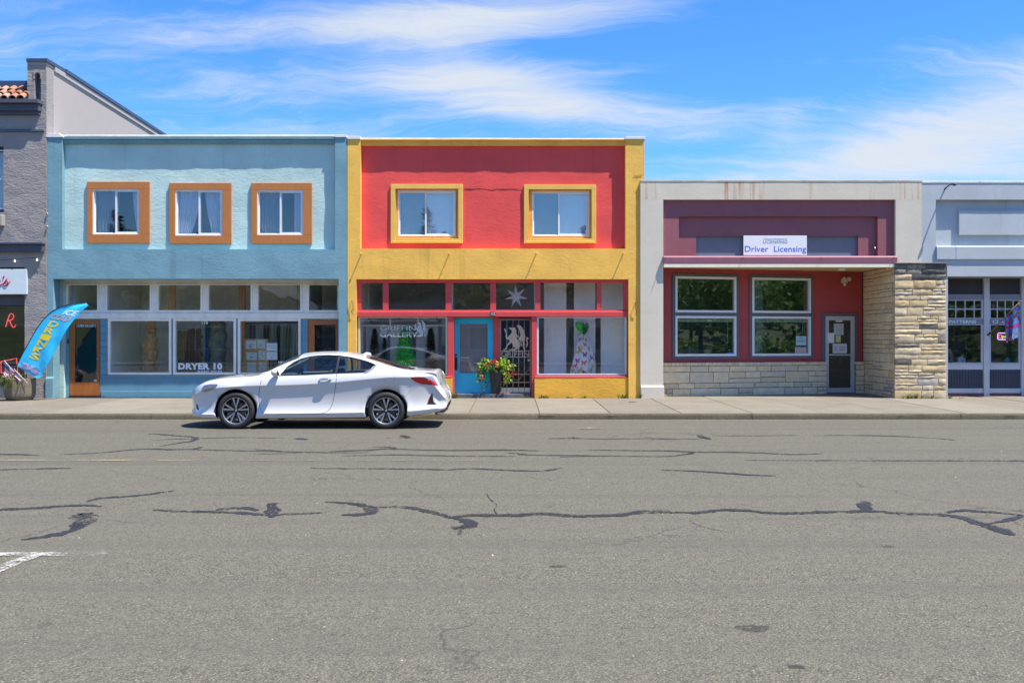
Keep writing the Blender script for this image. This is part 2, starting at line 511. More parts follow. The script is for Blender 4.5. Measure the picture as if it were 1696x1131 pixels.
def asphalt():
    m, nt, N, L, b, out = _new('asphalt')
    tc = N.new('ShaderNodeTexCoord'); vec = tc.outputs['Object']
    vo = N.new('ShaderNodeTexVoronoi'); vo.inputs['Scale'].default_value = 85; L.new(vec, vo.inputs['Vector'])
    rw = N.new('ShaderNodeRGBToBW'); L.new(vo.outputs['Color'], rw.inputs[0])
    chips = _ramp(N, L, rw.outputs[0], [(0.0, (0.054, 0.048, 0.040)), (0.30, (0.104, 0.097, 0.078)), (0.62, (0.157, 0.144, 0.112)), (0.86, (0.219, 0.196, 0.149)), (1.0, (0.393, 0.355, 0.270))])
    gap = _ramp(N, L, vo.outputs['Distance'], [(0.35, 1.0), (0.75, 0.42)])
    col = _mix(N, L, 1.0, chips, gap, 'MULTIPLY')
    mid = _noise(N, L, vec, 9.0, 5, 0.7)
    col = _mix(N, L, _ramp(N, L, mid.outputs[0], [(0.35, 0.0), (0.75, 0.42)]), col, (0.184, 0.168, 0.131))
    # wheel tracks and lane wear run along the street (x)
    tr = _noise(N, L, vec, 0.8, 5, 0.6, (0.04, 1.6, 1))
    col = _mix(N, L, _ramp(N, L, tr.outputs[0], [(0.35, 0.0), (0.7, 0.30)]), col, (0.151, 0.142, 0.111))
    big = _noise(N, L, vec, 0.33, 6, 0.6)
    col = _mix(N, L, _ramp(N, L, big.outputs[0], [(0.3, 0.0), (0.75, 0.35)]), col, (0.128, 0.119, 0.095))
    dk = _noise(N, L, vec, 0.55, 5, 0.6, (0.07, 2.3, 1))
    col = _mix(N, L, _ramp(N, L, dk.outputs[0], [(0.50, 0.0), (0.70, 0.50)]), col, (0.081, 0.078, 0.069))
    # oil drips
    oil = _noise(N, L, vec, 1.6, 3, 0.5)
    col = _mix(N, L, _ramp(N, L, oil.outputs[0], [(0.715, 0.0), (0.78, 0.55)]), col, (0.03, 0.03, 0.03))
    # fine hairline cracks
    wv = _noise(N, L, vec, 0.9, 4, 0.6)
    vadd = N.new('ShaderNodeVectorMath'); vadd.operation = 'ADD'
    L.new(vec, vadd.inputs[0]); L.new(wv.outputs['Color'], vadd.inputs[1])
    cr = N.new('ShaderNodeTexVoronoi'); cr.feature = 'DISTANCE_TO_EDGE'; cr.inputs['Scale'].default_value = 0.42
    L.new(vadd.outputs[0], cr.inputs['Vector'])
    crm = _ramp(N, L, cr.outputs['Distance'], [(0.0, 1.0), (0.006, 0.0)])
    keep = _noise(N, L, vec, 0.35, 2, 0.5)
    crk = _mix(N, L, 1.0, crm, _ramp(N, L, keep.outputs[0], [(0.50, 0.0), (0.60, 0.75)]), 'MULTIPLY')
    col = _mix(N, L, crk, col, (0.035, 0.034, 0.032))
    L.new(col, b.inputs['Base Color'])
    b.inputs['Roughness'].default_value = 0.88
    b.inputs['Specular IOR Level'].default_value = 0.3
    bp = N.new('ShaderNodeBump'); bp.inputs['Distance'].default_value = 0.006; bp.inputs['Strength'].default_value = 0.9; bp.invert = True
    L.new(vo.outputs['Distance'], bp.inputs['Height']); L.new(bp.outputs[0], b.inputs['Normal'])
    return m

def concrete(name, c, agg=0.25, stain=0.35, bump=0.002, sc=90):
    if name in MATS: return MATS[name]
    m, nt, N, L, b, out = _new(name)
    tc = N.new('ShaderNodeTexCoord'); vec = tc.outputs['Object']
    oi = N.new('ShaderNodeObjectInfo')
    f = _noise(N, L, vec, sc, 3, 0.7)
    col = _ramp(N, L, f.outputs[0], [(0.3, tuple(v*(1-agg) for v in c)), (0.7, tuple(min(1, v*(1+agg)) for v in c))])
    s = _noise(N, L, vec, 1.4, 8, 0.68)
    col = _mix(N, L, _ramp(N, L, s.outputs[0], [(0.42, 0.0), (0.75, stain)]), col, tuple(v*0.55 for v in c))
    tone = _ramp(N, L, oi.outputs['Random'], [(0.0, 0.88), (1.0, 1.10)])
    col = _mix(N, L, 1.0, col, tone, 'MULTIPLY')
    L.new(col, b.inputs['Base Color'])
    b.inputs['Roughness'].default_value = 0.9
    b.inputs['Specular IOR Level'].default_value = 0.25
    bp = N.new('ShaderNodeBump'); bp.inputs['Distance'].default_value = bump
    L.new(f.outputs[0], bp.inputs['Height']); L.new(bp.outputs[0], b.inputs['Normal'])
    MATS[name] = m
    return m

def varied(name, stops, rough=0.85, fscale=28, famt=0.3, bump=0.003, bscale=40, trans=0.0, spec=0.3):
    """every object of this material draws its own tone from the stops"""
    if name in MATS: return MATS[name]
    m, nt, N, L, b, out = _new(name)
    oi = N.new('ShaderNodeObjectInfo'); tc = N.new('ShaderNodeTexCoord'); vec = tc.outputs['Object']
    col = _ramp(N, L, oi.outputs['Random'], stops)
    f = _noise(N, L, vec, fscale, 5, 0.65)
    col = _mix(N, L, 1.0, col, _ramp(N, L, f.outputs[0], [(0.25, 1-famt), (0.75, 1+famt*0.4)]), 'MULTIPLY')
    L.new(col, b.inputs['Base Color']); b.inputs['Roughness'].default_value = rough
    b.inputs['Specular IOR Level'].default_value = spec
    if bump:
        g = _noise(N, L, vec, bscale, 4, 0.6)
        bp = N.new('ShaderNodeBump'); bp.inputs['Distance'].default_value = bump
        L.new(g.outputs[0], bp.inputs['Height']); L.new(bp.outputs[0], b.inputs['Normal'])
    MATS[name] = m
    return m

def leafmat(name, stops, trans=0.35):
    """leaves: tone varies from leaf to leaf (random per island), some light passes through"""
    if name in MATS: return MATS[name]
    m, nt, N, L, b, out = _new(name)
    g = N.new('ShaderNodeNewGeometry')
    col = _ramp(N, L, g.outputs['Random Per Island'], stops)
    L.new(col, b.inputs['Base Color']); b.inputs['Roughness'].default_value = 0.6
    b.inputs['Specular IOR Level'].default_value = 0.3
    t = N.new('ShaderNodeBsdfTranslucent'); L.new(col, t.inputs[0])
    mx = N.new('ShaderNodeMixShader'); mx.inputs[0].default_value = trans
    L.new(b.outputs[0], mx.inputs[1]); L.new(t.outputs[0], mx.inputs[2]); L.new(mx.outputs[0], out.inputs[0])
    MATS[name] = m
    return m

def emit(name, c, strength):
    if name in MATS: return MATS[name]
    m, nt, N, L, b, out = _new(name)
    b.inputs['Base Color'].default_value = (*c, 1)
    b.inputs['Emission Color'].default_value = (*c, 1); b.inputs['Emission Strength'].default_value = strength
    MATS[name] = m
    return m

ASPHALT = asphalt()
GLASS_SHOP = glass('shop_glass', 0.05, (0.965, 0.98, 0.975), 0.0015, 1.0)
GLASS_TRANSOM = glass('transom_glass', 0.06, (0.95, 0.965, 0.96), 0.004, 1.6)
GLASS_UP = glass('upper_glass', 0.08, (0.93, 0.95, 0.97), 0.0012, 0.8)
GLASS_UPY = glass('upper_glass_coated', 0.13, (0.90, 0.93, 0.95), 0.0008, 0.8)
GLASS_LIC = glass('office_glass', 0.13, (0.85, 0.92, 0.89), 0.0006, 0.8)
GLASS_DARK = glass('dark_door_glass', 0.08, (0.7, 0.72, 0.72), 0.0004, 0.8)
VINYL = plain('white_vinyl', (0.78, 0.79, 0.80), 0.4, 0.05)
WHITE_PAINT = plain('white_paint', (0.90, 0.85, 0.76), 0.55, 0.10, 4, dirt=0.25)
COPING = plain('coping_metal', (0.78, 0.77, 0.74), 0.45, 0.12, 3, dirt=0.5)
BLACK = plain('black_plastic', (0.012, 0.012, 0.013), 0.45, 0.1)
RUBBER = plain('rubber', (0.022, 0.022, 0.023), 0.75, 0.2, 20, bump=0.0006)
CHROME = plain('chrome', (0.75, 0.76, 0.78), 0.12, 0.03, metal=1.0)
STEEL = plain('brushed_steel', (0.50, 0.51, 0.53), 0.35, 0.1, metal=1.0)
DARK = plain('dark_interior', (0.03, 0.03, 0.032), 0.8, 0.3)
PAPER = plain('paper', (0.72, 0.75, 0.76), 0.7, 0.05, 12)
# ------------------------------------------------------------------ ground
CONC = concrete('walk_concrete', (0.222, 0.200, 0.160), 0.28, 0.5)
KERBC = concrete('kerb_concrete', (0.115, 0.100, 0.068), 0.5, 0.5, 0.004, 45)
m = MB(); m.add([(-600,-600,-0.06),(600,-600,-0.06),(600,600,-0.06),(-600,600,-0.06)], [(0,1,2,3)])
EARTH = plain('earth', (0.10, 0.10, 0.06), 0.95, 0.3, 0.8)
struct(m.build('ground', EARTH))
m = MB(); m.grid(lambda u, v: (-70+140*u, -9+28.1*v, 0.0), 20, 8)
road = struct(m.build('road', ASPHALT))

def sealant():
    m, nt, N, L, b, out = _new('crack_sealant')
    tc = N.new('ShaderNodeTexCoord'); vec = tc.outputs['Object']
    n = _noise(N, L, vec, 40, 4, 0.7)
    L.new(_ramp(N, L, n.outputs[0], [(0.35, (0.014, 0.015, 0.018)), (0.65, (0.030, 0.031, 0.036)), (0.8, (0.08, 0.078, 0.07))]), b.inputs['Base Color'])
    b.inputs['Roughness'].default_value = 0.62
    t = N.new('ShaderNodeBsdfTransparent')
    mx = N.new('ShaderNodeMixShader')
    w = _noise(N, L, vec, 26, 5, 0.75)
    w2 = _noise(N, L, vec, 1.7, 3, 0.6)
    s = N.new('ShaderNodeMath'); s.operation = 'ADD'; L.new(w.outputs[0], s.inputs[0])
    s2 = N.new('ShaderNodeMath'); s2.operation = 'MULTIPLY'; s2.inputs[1].default_value = 0.55; L.new(w2.outputs[0], s2.inputs[0]); L.new(s2.outputs[0], s.inputs[1])
    L.new(_ramp(N, L, s.outputs[0], [(0.74, 1.0), (0.90, 0.0)]), mx.inputs[0])
    L.new(t.outputs[0], mx.inputs[1]); L.new(b.outputs[0], mx.inputs[2]); L.new(mx.outputs[0], out.inputs[0])
    return m
SEAL = sealant()
def paint_worn(name, c, lo, hi):
    m, nt, N, L, b, out = _new(name)
    tc = N.new('ShaderNodeTexCoord'); vec = tc.outputs['Object']
    b.inputs['Base Color'].default_value = (*c, 1); b.inputs['Roughness'].default_value = 0.8
    t = N.new('ShaderNodeBsdfTransparent'); mx = N.new('ShaderNodeMixShader')
    w = _noise(N, L, vec, 55, 4, 0.75)
    w2 = _noise(N, L, vec, 2.2, 3, 0.6)
    s = N.new('ShaderNodeMath'); s.operation = 'ADD'; L.new(w.outputs[0], s.inputs[0]); L.new(w2.outputs[0], s.inputs[1])
    L.new(_ramp(N, L, s.outputs[0], [(lo, 0.0), (hi, 1.0)]), mx.inputs[0])
    # add maps 0..2 into the ramp's clamp: scale down first
    s3 = N.new('ShaderNodeMath'); s3.operation = 'MULTIPLY'; s3.inputs[1].default_value = 0.5
    L.new(s.outputs[0], s3.inputs[0])
    L.new(s3.outputs[0], mx.inputs[0].links[0].from_node.inputs[0])
    L.new(t.outputs[0], mx.inputs[1]); L.new(b.outputs[0], mx.inputs[2]); L.new(mx.outputs[0], out.inputs[0])
    return m

def resample(pts, d):
    out = [Vector(pts[0])]
    for a, b in zip(pts, pts[1:]):
        a, b = Vector(a), Vector(b); n = max(1, int((b-a).length/d))
        out += [a + (b-a)*k/n for k in range(1, n+1)]
    return out
def smooth_path(p, it=2):
    for _ in range(it):
        q = [p[0]]
        for a, b in zip(p, p[1:]): q += [a*0.75+b*0.25, a*0.25+b*0.75]
        p = q + [p[-1]]
    return p
def ribbon(name, pts, w, mat, parent, z, jit=0.4, seed=0, taper=True):
    p = resample(smooth_path([Vector((*q, 0)) for q in pts]), 0.05)
    rnd = random.Random(seed); m = MB(); v = []; n = len(p)
    for i, q in enumerate(p):
        t = p[min(i+1, n-1)] - p[max(i-1, 0)]
        t = t.normalized() if t.length > 1e-6 else Vector((1,0,0))
        nn = Vector((-t.y, t.x, 0))
        e = min(i, n-1-i) * 0.05
        k = min(1.0, 0.35 + e/0.5) if taper else 1.0
        k *= 1 + 0.35*mnoise.noise(Vector((q.x*1.3, q.y*1.3, seed*3.1)))
        a = w*0.5*k*(1+rnd.uniform(-jit, jit)); b = w*0.5*k*(1+rnd.uniform(-jit, jit))
        v += [(q.x+nn.x*a, q.y+nn.y*a, z), (q.x-nn.x*b, q.y-nn.y*b, z)]
    m.add(v, [(2*i, 2*i+1, 2*i+3, 2*i+2) for i in range(n-1)])
    return m.build(name, mat, parent)

def zoomA(p): return ground(p[0]/2.827, 680+p[1]/2.827)
def zoomB(p): return ground(560+p[0]/2.827, 680+p[1]/2.827)
def zoomC(p): return ground(1100+p[0]/2.846, 680+p[1]/2.846)
SEALS = [
 (zoomA, .13, [(690,113),(720,108),(800,116),(900,122),(925,130),(905,143),(850,150),(790,160),(750,166)]),
 (zoomA, .09, [(705,140),(800,134),(920,131),(1000,128),(1075,126),(1200,127),(1340,129)]),
 (zoomA, .22, [(1385,129),(1400,131),(1432,137)]),
 (zoomA, .13, [(280,206),(320,204),(480,198),(600,184),(730,178),(770,183),(920,181),(940,184),(1100,188),(1300,192),(1450,195),(1600,198),(1730,196)]),
 (zoomA, .12, [(905,182),(925,176),(945,170)]),
 (zoomA, .10, [(1190,182),(1260,186),(1350,192)]),
 (zoomA, .10, [(1188,204),(1290,202),(1420,197)]),
 (zoomA, .14, [(-80,202),(0,204),(90,206),(187,210)]),
 (zoomA, .13, [(-80,280),(0,277),(160,272),(332,270)]),
 (zoomA, .12, [(410,428),(450,412),(520,406),(640,400),(740,385),(820,375)]),
 (zoomA, .15, [(-60,468),(0,465),(150,458),(280,448),(400,442),(472,449)]),
 (zoomA, .15, [(98,606),(200,592),(300,575),(352,555),(380,530),(388,505),(385,485)]),
 (zoomA, .26, [(352,552),(378,532),(392,508),(384,484),(362,487)]),
 (zoomA, .05, [(390,484),(430,486),(465,494)]),
 (zoomA, .13, [(720,465),(850,472),(1000,474),(1100,478),(1200,487),(1270,489),(1400,484),(1510,478)]),
 (zoomA, .15, [(1015,466),(1080,456),(1160,456),(1205,469)]),
 (zoomA, .20, [(1272,434),(1278,460),(1272,500)]),
 (zoomA, .10, [(1255,438),(1280,434),(1305,436)]),
 (zoomA, .11, [(1600,488),(1660,487),(1720,488)]),
 (zoomB, .14, [(-60,428),(0,430),(80,436),(140,450),(165,468),(140,484),(80,488),(20,489)]),
 (zoomB, .14, [(140,455),(220,451),(320,452),(400,466),(480,487),(530,503)]),
 (zoomB, .16, [(525,504),(600,491),(700,491),(820,491),(900,485),(1000,484),(1060,492),(1110,496),(1200,492),(1330,490),(1420,474),(1500,474),(1700,482)]),
 (zoomB, .15, [(545,506),(600,515),(625,532),(600,548),(535,555)]),
 (zoomB, .20, [(525,548),(560,552),(590,546)]),
 (zoomB, .06, [(578,556),(572,570),(568,582)]),
 (zoomB, .13, [(-40,192),(0,190),(130,186),(240,177),(280,181),(450,186),(600,187),(780,184),(942,188)]),
 (zoomB, .10, [(160,170),(230,170),(275,176)]),
 (zoomB, .11, [(20,212),(150,210),(290,206),(400,211),(600,214),(832,214)]),
 (zoomB, .12, [(790,199),(850,200),(880,208),(1000,210),(1175,210)]),
 (zoomB, .10, [(1040,218),(1200,212),(1400,214),(1550,216),(1640,205),(1672,194)]),
 (zoomB, .11, [(1170,184),(1400,188),(1560,188),(1696,195)]),
 (zoomB, .10, [(-130,270),(0,272),(120,271),(300,274),(440,274),(500,280),(600,271),(700,275),(850,282),(950,284),(1000,278),(1045,268)]),
 (zoomB, .12, [(982,131),(1100,130),(1250,134),(1400,131),(1550,133),(1700,134)]),
 (zoomB, .22, [(1088,128),(1102,125),(1118,130)]),
 (zoomB, .07, [(220,128),(300,128),(362,131)]),
 (zoomB, .18, [(300,116),(315,122),(325,129)]),
 (zoomB, .018, [(698,390),(708,415),(750,442),(728,465),(746,487)]),
 (zoomC, .22, [(160,116),(175,124),(215,136)]),
 (zoomC, .10, [(225,118),(400,120),(622,117)]),
 (zoomC, .12, [(705,119),(850,116),(1050,119),(1200,126),(1300,132),(1370,140)]),
 (zoomC, .12, [(0,188),(130,197),(300,196),(450,199),(600,209),(748,203)]),
 (zoomC, .11, [(0,216),(90,210),(140,199)]),
 (zoomC, .08, [(378,234),(600,236),(900,236),(1300,237),(1750,237)]),
 (zoomC, .10, [(-15,281),(120,284),(280,294),(430,306),(528,308)]),
 (zoomC, .15, [(-5,482),(180,482),(240,470),(380,468),(500,486),(650,484),(780,478),(920,476),(1000,474),(1100,486),(1300,490),(1390,500),(1500,538),(1580,560),(1640,586)]),
 (zoomC, .20, [(1500,536),(1560,552),(1600,572),(1642,588)]),
 (zoomC, .12, [(1330,482),(1390,470),(1500,476),(1720,496)]),
 (zoomC, .14, [(1500,538),(1600,522),(1690,498)]),
 (zoomC, .22, [(940,428),(948,450),(944,478)]),
 (zoomC, .018, [(120,520),(180,550),(330,580)]),
]
for i, (fn, w, pts) in enumerate(SEALS):
    ribbon('crack_seal', [fn(p) for p in pts], w*.78, SEAL, road, 0.004 + 0.00006*i, seed=i)
WPAINT = paint_worn('worn_white_line', (0.60, 0.59, 0.55), 0.475, 0.58)
WPAINT2 = paint_worn('faint_white_line', (0.55, 0.54, 0.50), 0.47, 0.58)
YPAINT = paint_worn('worn_yellow_line', (0.42, 0.29, 0.06), 0.475, 0.60)
ribbon('painted_line', [zoomA(p) for p in ((-60,676),(150,672),(300,676),(430,676),(500,667))], 0.105, WPAINT2, road, 0.0085, 0.1, 3, False)
ribbon('painted_line', [zoomA(p) for p in ((-160,820),(-20,752),(90,705),(200,668))], 0.13, WPAINT, road, 0.0092, 0.1, 4, False)
ribbon('painted_line', [zoomA(p) for p in ((-400,234),(0,234),(500,234),(900,235))], 0.10, YPAINT, road, 0.0085, 0.12, 5, False)
ribbon('painted_line', [zoomA(p) for p in ((1000,236),(1700,236),(2300,236))], 0.06, paint_worn('ghost_yellow_line', (0.24, 0.20, 0.11), 0.50, 0.60), road, 0.0085, 0.2, 6, False)

OIL = paint_worn('oil_stain', (0.035, 0.034, 0.032), 0.40, 0.62)
for px, py, r in ((1246, 1040, .085), (1318, 1104, .04), (925, 938, .05), (1470, 905, .06)):
    x, y = ground(px, py); m = MB(); n = 22; v = [(x, y, .0042)]
    for k in range(n):
        a = 2*math.pi*k/n; q = r*(1+.35*mnoise.noise(Vector((math.cos(a)*1.5+px, math.sin(a)*1.5, 0))))
        v.append((x+q*1.15*math.cos(a), y+q*math.sin(a)*.8, .0042))
    m.add(v, [(0, 1+k, 1+(k+1) % n) for k in range(n)]); m.build('oil_stain', OIL, road)

# pavement: slabs with open joints, kerb stones
m = MB(); m.prism_x([(KERB_Y+0.02, -0.1), (26.6, -0.1), (26.6, walk_z(26.6)-0.03), (KERB_Y+0.02, walk_z(KERB_Y)-0.03)], -24, 24)
walk = struct(m.build('sidewalk', concrete('joint_sand', (0.07, 0.062, 0.05), 0.3, 0.3)))
kerb_joint = [-20.2, -15.9, -11.6, -7.37, -3.4, 0.55, 4.9, 9.16, 13.4, 17.7, 22]
for a, b in zip(kerb_joint, kerb_joint[1:]):
    m = MB()
    z1 = walk_z(KERB_Y+0.16); r = 0.022
    prof = [(KERB_Y+0.16, -0.08), (KERB_Y+0.16, z1), (KERB_Y+r, z1-0.003), (KERB_Y+r*0.3, z1-0.010), (KERB_Y-0.006, z1-0.028), (KERB_Y-0.016, 0.0), (KERB_Y-0.016, -0.08)]
    n = max(8, int((b-a)/0.12))
    xs = [a+0.006+(b-a-0.012)*k/n for k in range(n+1)]
    v = []
    for x in xs:
        for j, (y, z) in enumerate(prof):
            d = 0.008*mnoise.noise(Vector((x*2.2, j*0.7, 1.3))) if 1 < j < 6 else 0
            v.append((x, y+d, z + (0.4*d if z > 0.05 and j > 1 else 0)))
    k = len(prof)
    f = [(i*k+j, i*k+(j+1) % k, (i+1)*k+(j+1) % k, (i+1)*k+j) for i in range(n) for j in range(k)]
    f += [tuple(range(k-1, -1, -1)), tuple(n*k+j for j in range(k))]
    f = [q[::-1] for q in f]
    m.add(v, f); m.build('kerb_stone', KERBC, walk, smooth=True, angle=35)
xs = [0.57+1.46*k for k in range(-14, 16)]
for i, (a, b) in enumerate(zip(xs, xs[1:])):
    dz = random.uniform(-0.004, 0.004)
    for ya, yb in ((KERB_Y+0.165, 23.62), (23.632, 26.5)):
        if ya > 23 and not (3.6 < b and a < 16): continue
        m = MB()
        m.hexa([(a+.006, ya, -.02), (b-.006, ya, -.02), (b-.006, yb, -.02), (a+.006, yb, -.02),
                (a+.006, ya, walk_z(ya)+dz), (b-.006, ya, walk_z(ya)+dz), (b-.006, yb, walk_z(yb)+dz), (a+.006, yb, walk_z(yb)+dz)])
        m.build('paving_slab', CONC, walk, bevel=0.006)
# drain-cover stain and loose grit in the gutter
rnd = random.Random(5)
m = MB()
for i in range(900):
    if i < 650: x, y = rnd.uniform(-11, 14), KERB_Y - 0.03 - abs(rnd.gauss(0, 0.10))
    else:
        y = rnd.uniform(4.5, 18.5); x = rnd.uniform(-.6, .6)*y
    r = rnd.uniform(0.003, 0.009)
    if i > 880: r *= 1.8
    a = rnd.uniform(0, 6.28); q = []
    for k in range(4): q.append((x+r*math.cos(a+k*1.57)*rnd.uniform(.7, 1.3), y+r*math.sin(a+k*1.57)*rnd.uniform(.7, 1.3), 0.001))
    m.add(q+[(x, y, 0.001+r*rnd.uniform(.6, 1.1))], [(0,1,4),(1,2,4),(2,3,4),(3,0,4)])
g = m.build('gravel', leafmat('grit', [(0.0, (0.05, 0.045, 0.04)), (0.4, (0.20, 0.17, 0.12)), (0.8, (0.38, 0.32, 0.22)), (1.0, (0.55, 0.52, 0.46))], 0.0))
struct(g, 'stuff'); g['label'] = 'pale grit and small stones along the gutter'
# scrap of dry straw or bark on the road
x, y = ground(972, 711)
m = MB()
for k in range(5):
    dx = -0.17+k*0.06
    m.tube([(x+dx, y+rnd.uniform(-.05, .05), .014), (x+dx+.09, y+rnd.uniform(-.04, .04), .026), (x+dx+.2, y+rnd.uniform(-.05, .05), .012)], [.006, .009, .004], 5)
tag(m.build('dry_twig', plain('straw', (0.34, 0.25, 0.14), 0.8, 0.3, 30)), 'short tan scrap of dry twig lying on the road near the kerb', 'twig')

# small cast utility cover in the pavement
x, y = PX(1048, 22.3), 22.3
cv = thing('utility_cover', (x, y, walk_z(y)), 'small dark round utility cover set in the pavement before the ochre bulkhead', 'cover')
m = MB(); m.lathe([(.0, .009), (.075, .009), (.078, .007), (.078, -.01), (.0, -.01)], (x, y, walk_z(y)), 20); m.build('lid', plain('cast_iron', (.07, .06, .05), .6, .3, 30), cv)
m = MB(); m.lathe([(.080, .006), (.098, .006), (.100, .004), (.100, -.01), (.080, -.01)], (x, y, walk_z(y)), 20, 'z', False); m.build('collar', plain('cast_collar', (.12, .10, .08), .7, .3, 30), cv)
# ------------------------------------------------------------------ building helpers
def shell(root, x0, x1, ztop, depth, mat, roofmat, yf=0.3):
    """side and back walls and roof behind a facade"""
    for x, s in ((x0, 1), (x1, -1)):
        m = MB(); m.box(x+s*0.004, x+s*0.2, Y0+yf, Y0+depth, BASE-0.1, ztop-0.05)
        m.build('side_wall', mat, root)
    m = MB(); m.box(x0+0.21, x1-0.21, Y0+depth-0.2, Y0+depth-0.004, BASE-0.1, ztop-0.05)
    m.build('rear_wall', mat, root)
    m = MB(); m.box(x0+0.21, x1-0.21, Y0+yf+0.15, Y0+depth-0.21, ztop-0.55, ztop-0.4)
    m.build('roof', roofmat, root)

def room(root, x0, x1, y0, y1, z0, z1, mat, floor=None, name='room'):
    """interior seen through glass: one open-fronted lining plus a floor"""
    t = 0.06
    m = MB()
    m.add([(x0,y0,z0),(x0,y1,z0),(x1,y1,z0),(x1,y0,z0),(x0,y0,z1),(x0,y1,z1),(x1,y1,z1),(x1,y0,z1),
           (x0-t,y0,z0),(x0-t,y1+t,z0),(x1+t,y1+t,z0),(x1+t,y0,z0),(x0-t,y0,z1+t),(x0-t,y1+t,z1+t),(x1+t,y1+t,z1+t),(x1+t,y0,z1+t)],
          [(0,1,5,4),(1,2,6,5),(2,3,7,6),(4,5,6,7),(8,12,13,9),(9,13,14,10),(10,14,15,11),(12,15,14,13),
           (0,4,12,8),(4,7,15,12),(7,3,11,15),(0,8,9,1),(1,9,10,2),(2,10,11,3)])
    m.build('interior_wall', mat, root)
    m = MB(); m.box(x0, x1, y0, y1, z0-0.08, z0+0.001)
    m.build('interior_floor', floor or plain('shop_floor', (0.16, 0.13, 0.10), 0.5, 0.2), root)

def pane(parent, x0, x1, z0, z1, y, mat, t=0.005):
    m = MB(); m.box(x0, x1, y, y+t, z0, z1)
    return m.build('pane', mat, parent)

def curtain(parent, x0, x1, z0, z1, y, mat, folds=9, amp=0.022, gather=0.0, side=0):
    """pleated curtain; gather pulls the lower edge to one side (-1 left, +1 right)"""
    m = MB(); nu = folds*6; nv = 14
    def fn(u, v):
        z = z1+(z0-z1)*v
        k = gather*(v**1.6)
        xx = x0+(x1-x0)*u
        if side < 0: xx = x0+(xx-x0)*(1-k)
        elif side > 0: xx = x1-(x1-xx)*(1-k)
        return (xx, y+amp*math.sin(u*folds*2*math.pi)*(0.7+0.3*v)+0.006*math.sin(u*31+v*3), z)
    m.grid(fn, nu, nv, flip=True)
    nfr = len(m.v); fr = list(m.f)
    m.add([(a, b+0.006, c) for a, b, c in m.v[:nfr]], [q[::-1] for q in fr])
    return m.build('curtain', mat, parent, smooth=True)

def slider_window(root, casing, frame, split, ydepth, casing_mat, yface, proud, glassmat, curtains=(), recess_mat=None, cb=None):
    """casing (px x0,x1,y0,y1), white frame inside it (px), meeting rail at px split"""
    w = empty('window', (FX((casing[0]+casing[1])/2), yface, FZ(casing[3])), root)
    cx0, cx1, cz1, cz0 = FX(casing[0]), FX(casing[1]), FZ(casing[2]), FZ(casing[3])
    fx0, fx1, fz1, fz0 = PX(frame[0], ydepth), PX(frame[1], ydepth), PZ(frame[2], ydepth), PZ(frame[3], ydepth)
    yb = yface-proud
    # casing boards, butted
    hw = cb or (fx0-cx0+0.004)
    wl_, wr_, wt_, wb_ = (cb,)*4 if cb else (fx0-cx0+.006, cx1-fx1+.006, cz1-fz1+.006, fz0-cz0+.006)
    for b_ in ((cx0, cx1, cz1-wt_, cz1), (cx0, cx1, cz0, cz0+wb_), (cx0, cx0+wl_, cz0+wb_+.002, cz1-wt_-.002), (cx1-wr_, cx1, cz0+wb_+.002, cz1-wt_-.002)):
        m = MB(); m.box(b_[0], b_[1], yb, yface+0.03, b_[2], b_[3]); m.build('casing_board', casing_mat, w, bevel=0.004)
    if recess_mat:
        m = MB(); m.ring(cx0+hw-.02, cx1-hw+.02, cz0+hw-.02, cz1-hw+.02, (fx0-cx0-hw)+.022, yface+0.028, ydepth+0.06)
        # lining of the deeper reveal
        m = MB(); m.ring(cx0+hw-.015, cx1-hw+.015, cz0+hw-.015, cz1-hw+.015, 0.035, yface+0.031, ydepth+0.09)
        m.build('reveal', recess_mat, w)
        m = MB(); m.ring(cx0+hw+.02, cx1-hw-.02, cz0+hw+.02, cz1-hw-.02, max(0.02, fx0-cx0-hw-.018), ydepth-0.02, ydepth+0.08, wt=max(.02, cz1-hw-.018-fz1), wb=max(.02, fz0-cz0-hw-.018))
        m.build('reveal', recess_mat, w)
    m = MB(); m.ring(fx0, fx1, fz0, fz1, 0.035, ydepth-0.025, ydepth+0.07); m.build('frame', VINYL, w, bevel=0.003)
    sx = PX(split, ydepth)
    m = MB(); m.ring(fx0+0.036, sx+0.022, fz0+0.036, fz1-0.036, 0.022, ydepth+0.032, ydepth+0.06); m.build('sash', VINYL, w)
    m = MB(); m.ring(sx-0.026, fx1-0.036, fz0+0.036, fz1-0.036, 0.04, ydepth-0.005, ydepth+0.028); m.build('sash', VINYL, w, bevel=0.002)
    pane(w, fx0+0.05, sx+0.01, fz0+0.05, fz1-0.05, ydepth+0.045, glassmat)
    pane(w, sx+0.008, fx1-0.07, fz0+0.07, fz1-0.07, ydepth+0.011, glassmat)
    return w, (fx0, fx1, fz0, fz1)

ROOFING = plain('roofing', (0.12, 0.12, 0.12), 0.9, 0.2)
PLASTER = plain('plaster_wall', (0.78, 0.78, 0.75), 0.8, 0.06)
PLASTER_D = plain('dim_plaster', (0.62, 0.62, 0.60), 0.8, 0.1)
NIGHT = plain('dark_room', (0.025, 0.03, 0.04), 0.8, 0.2)

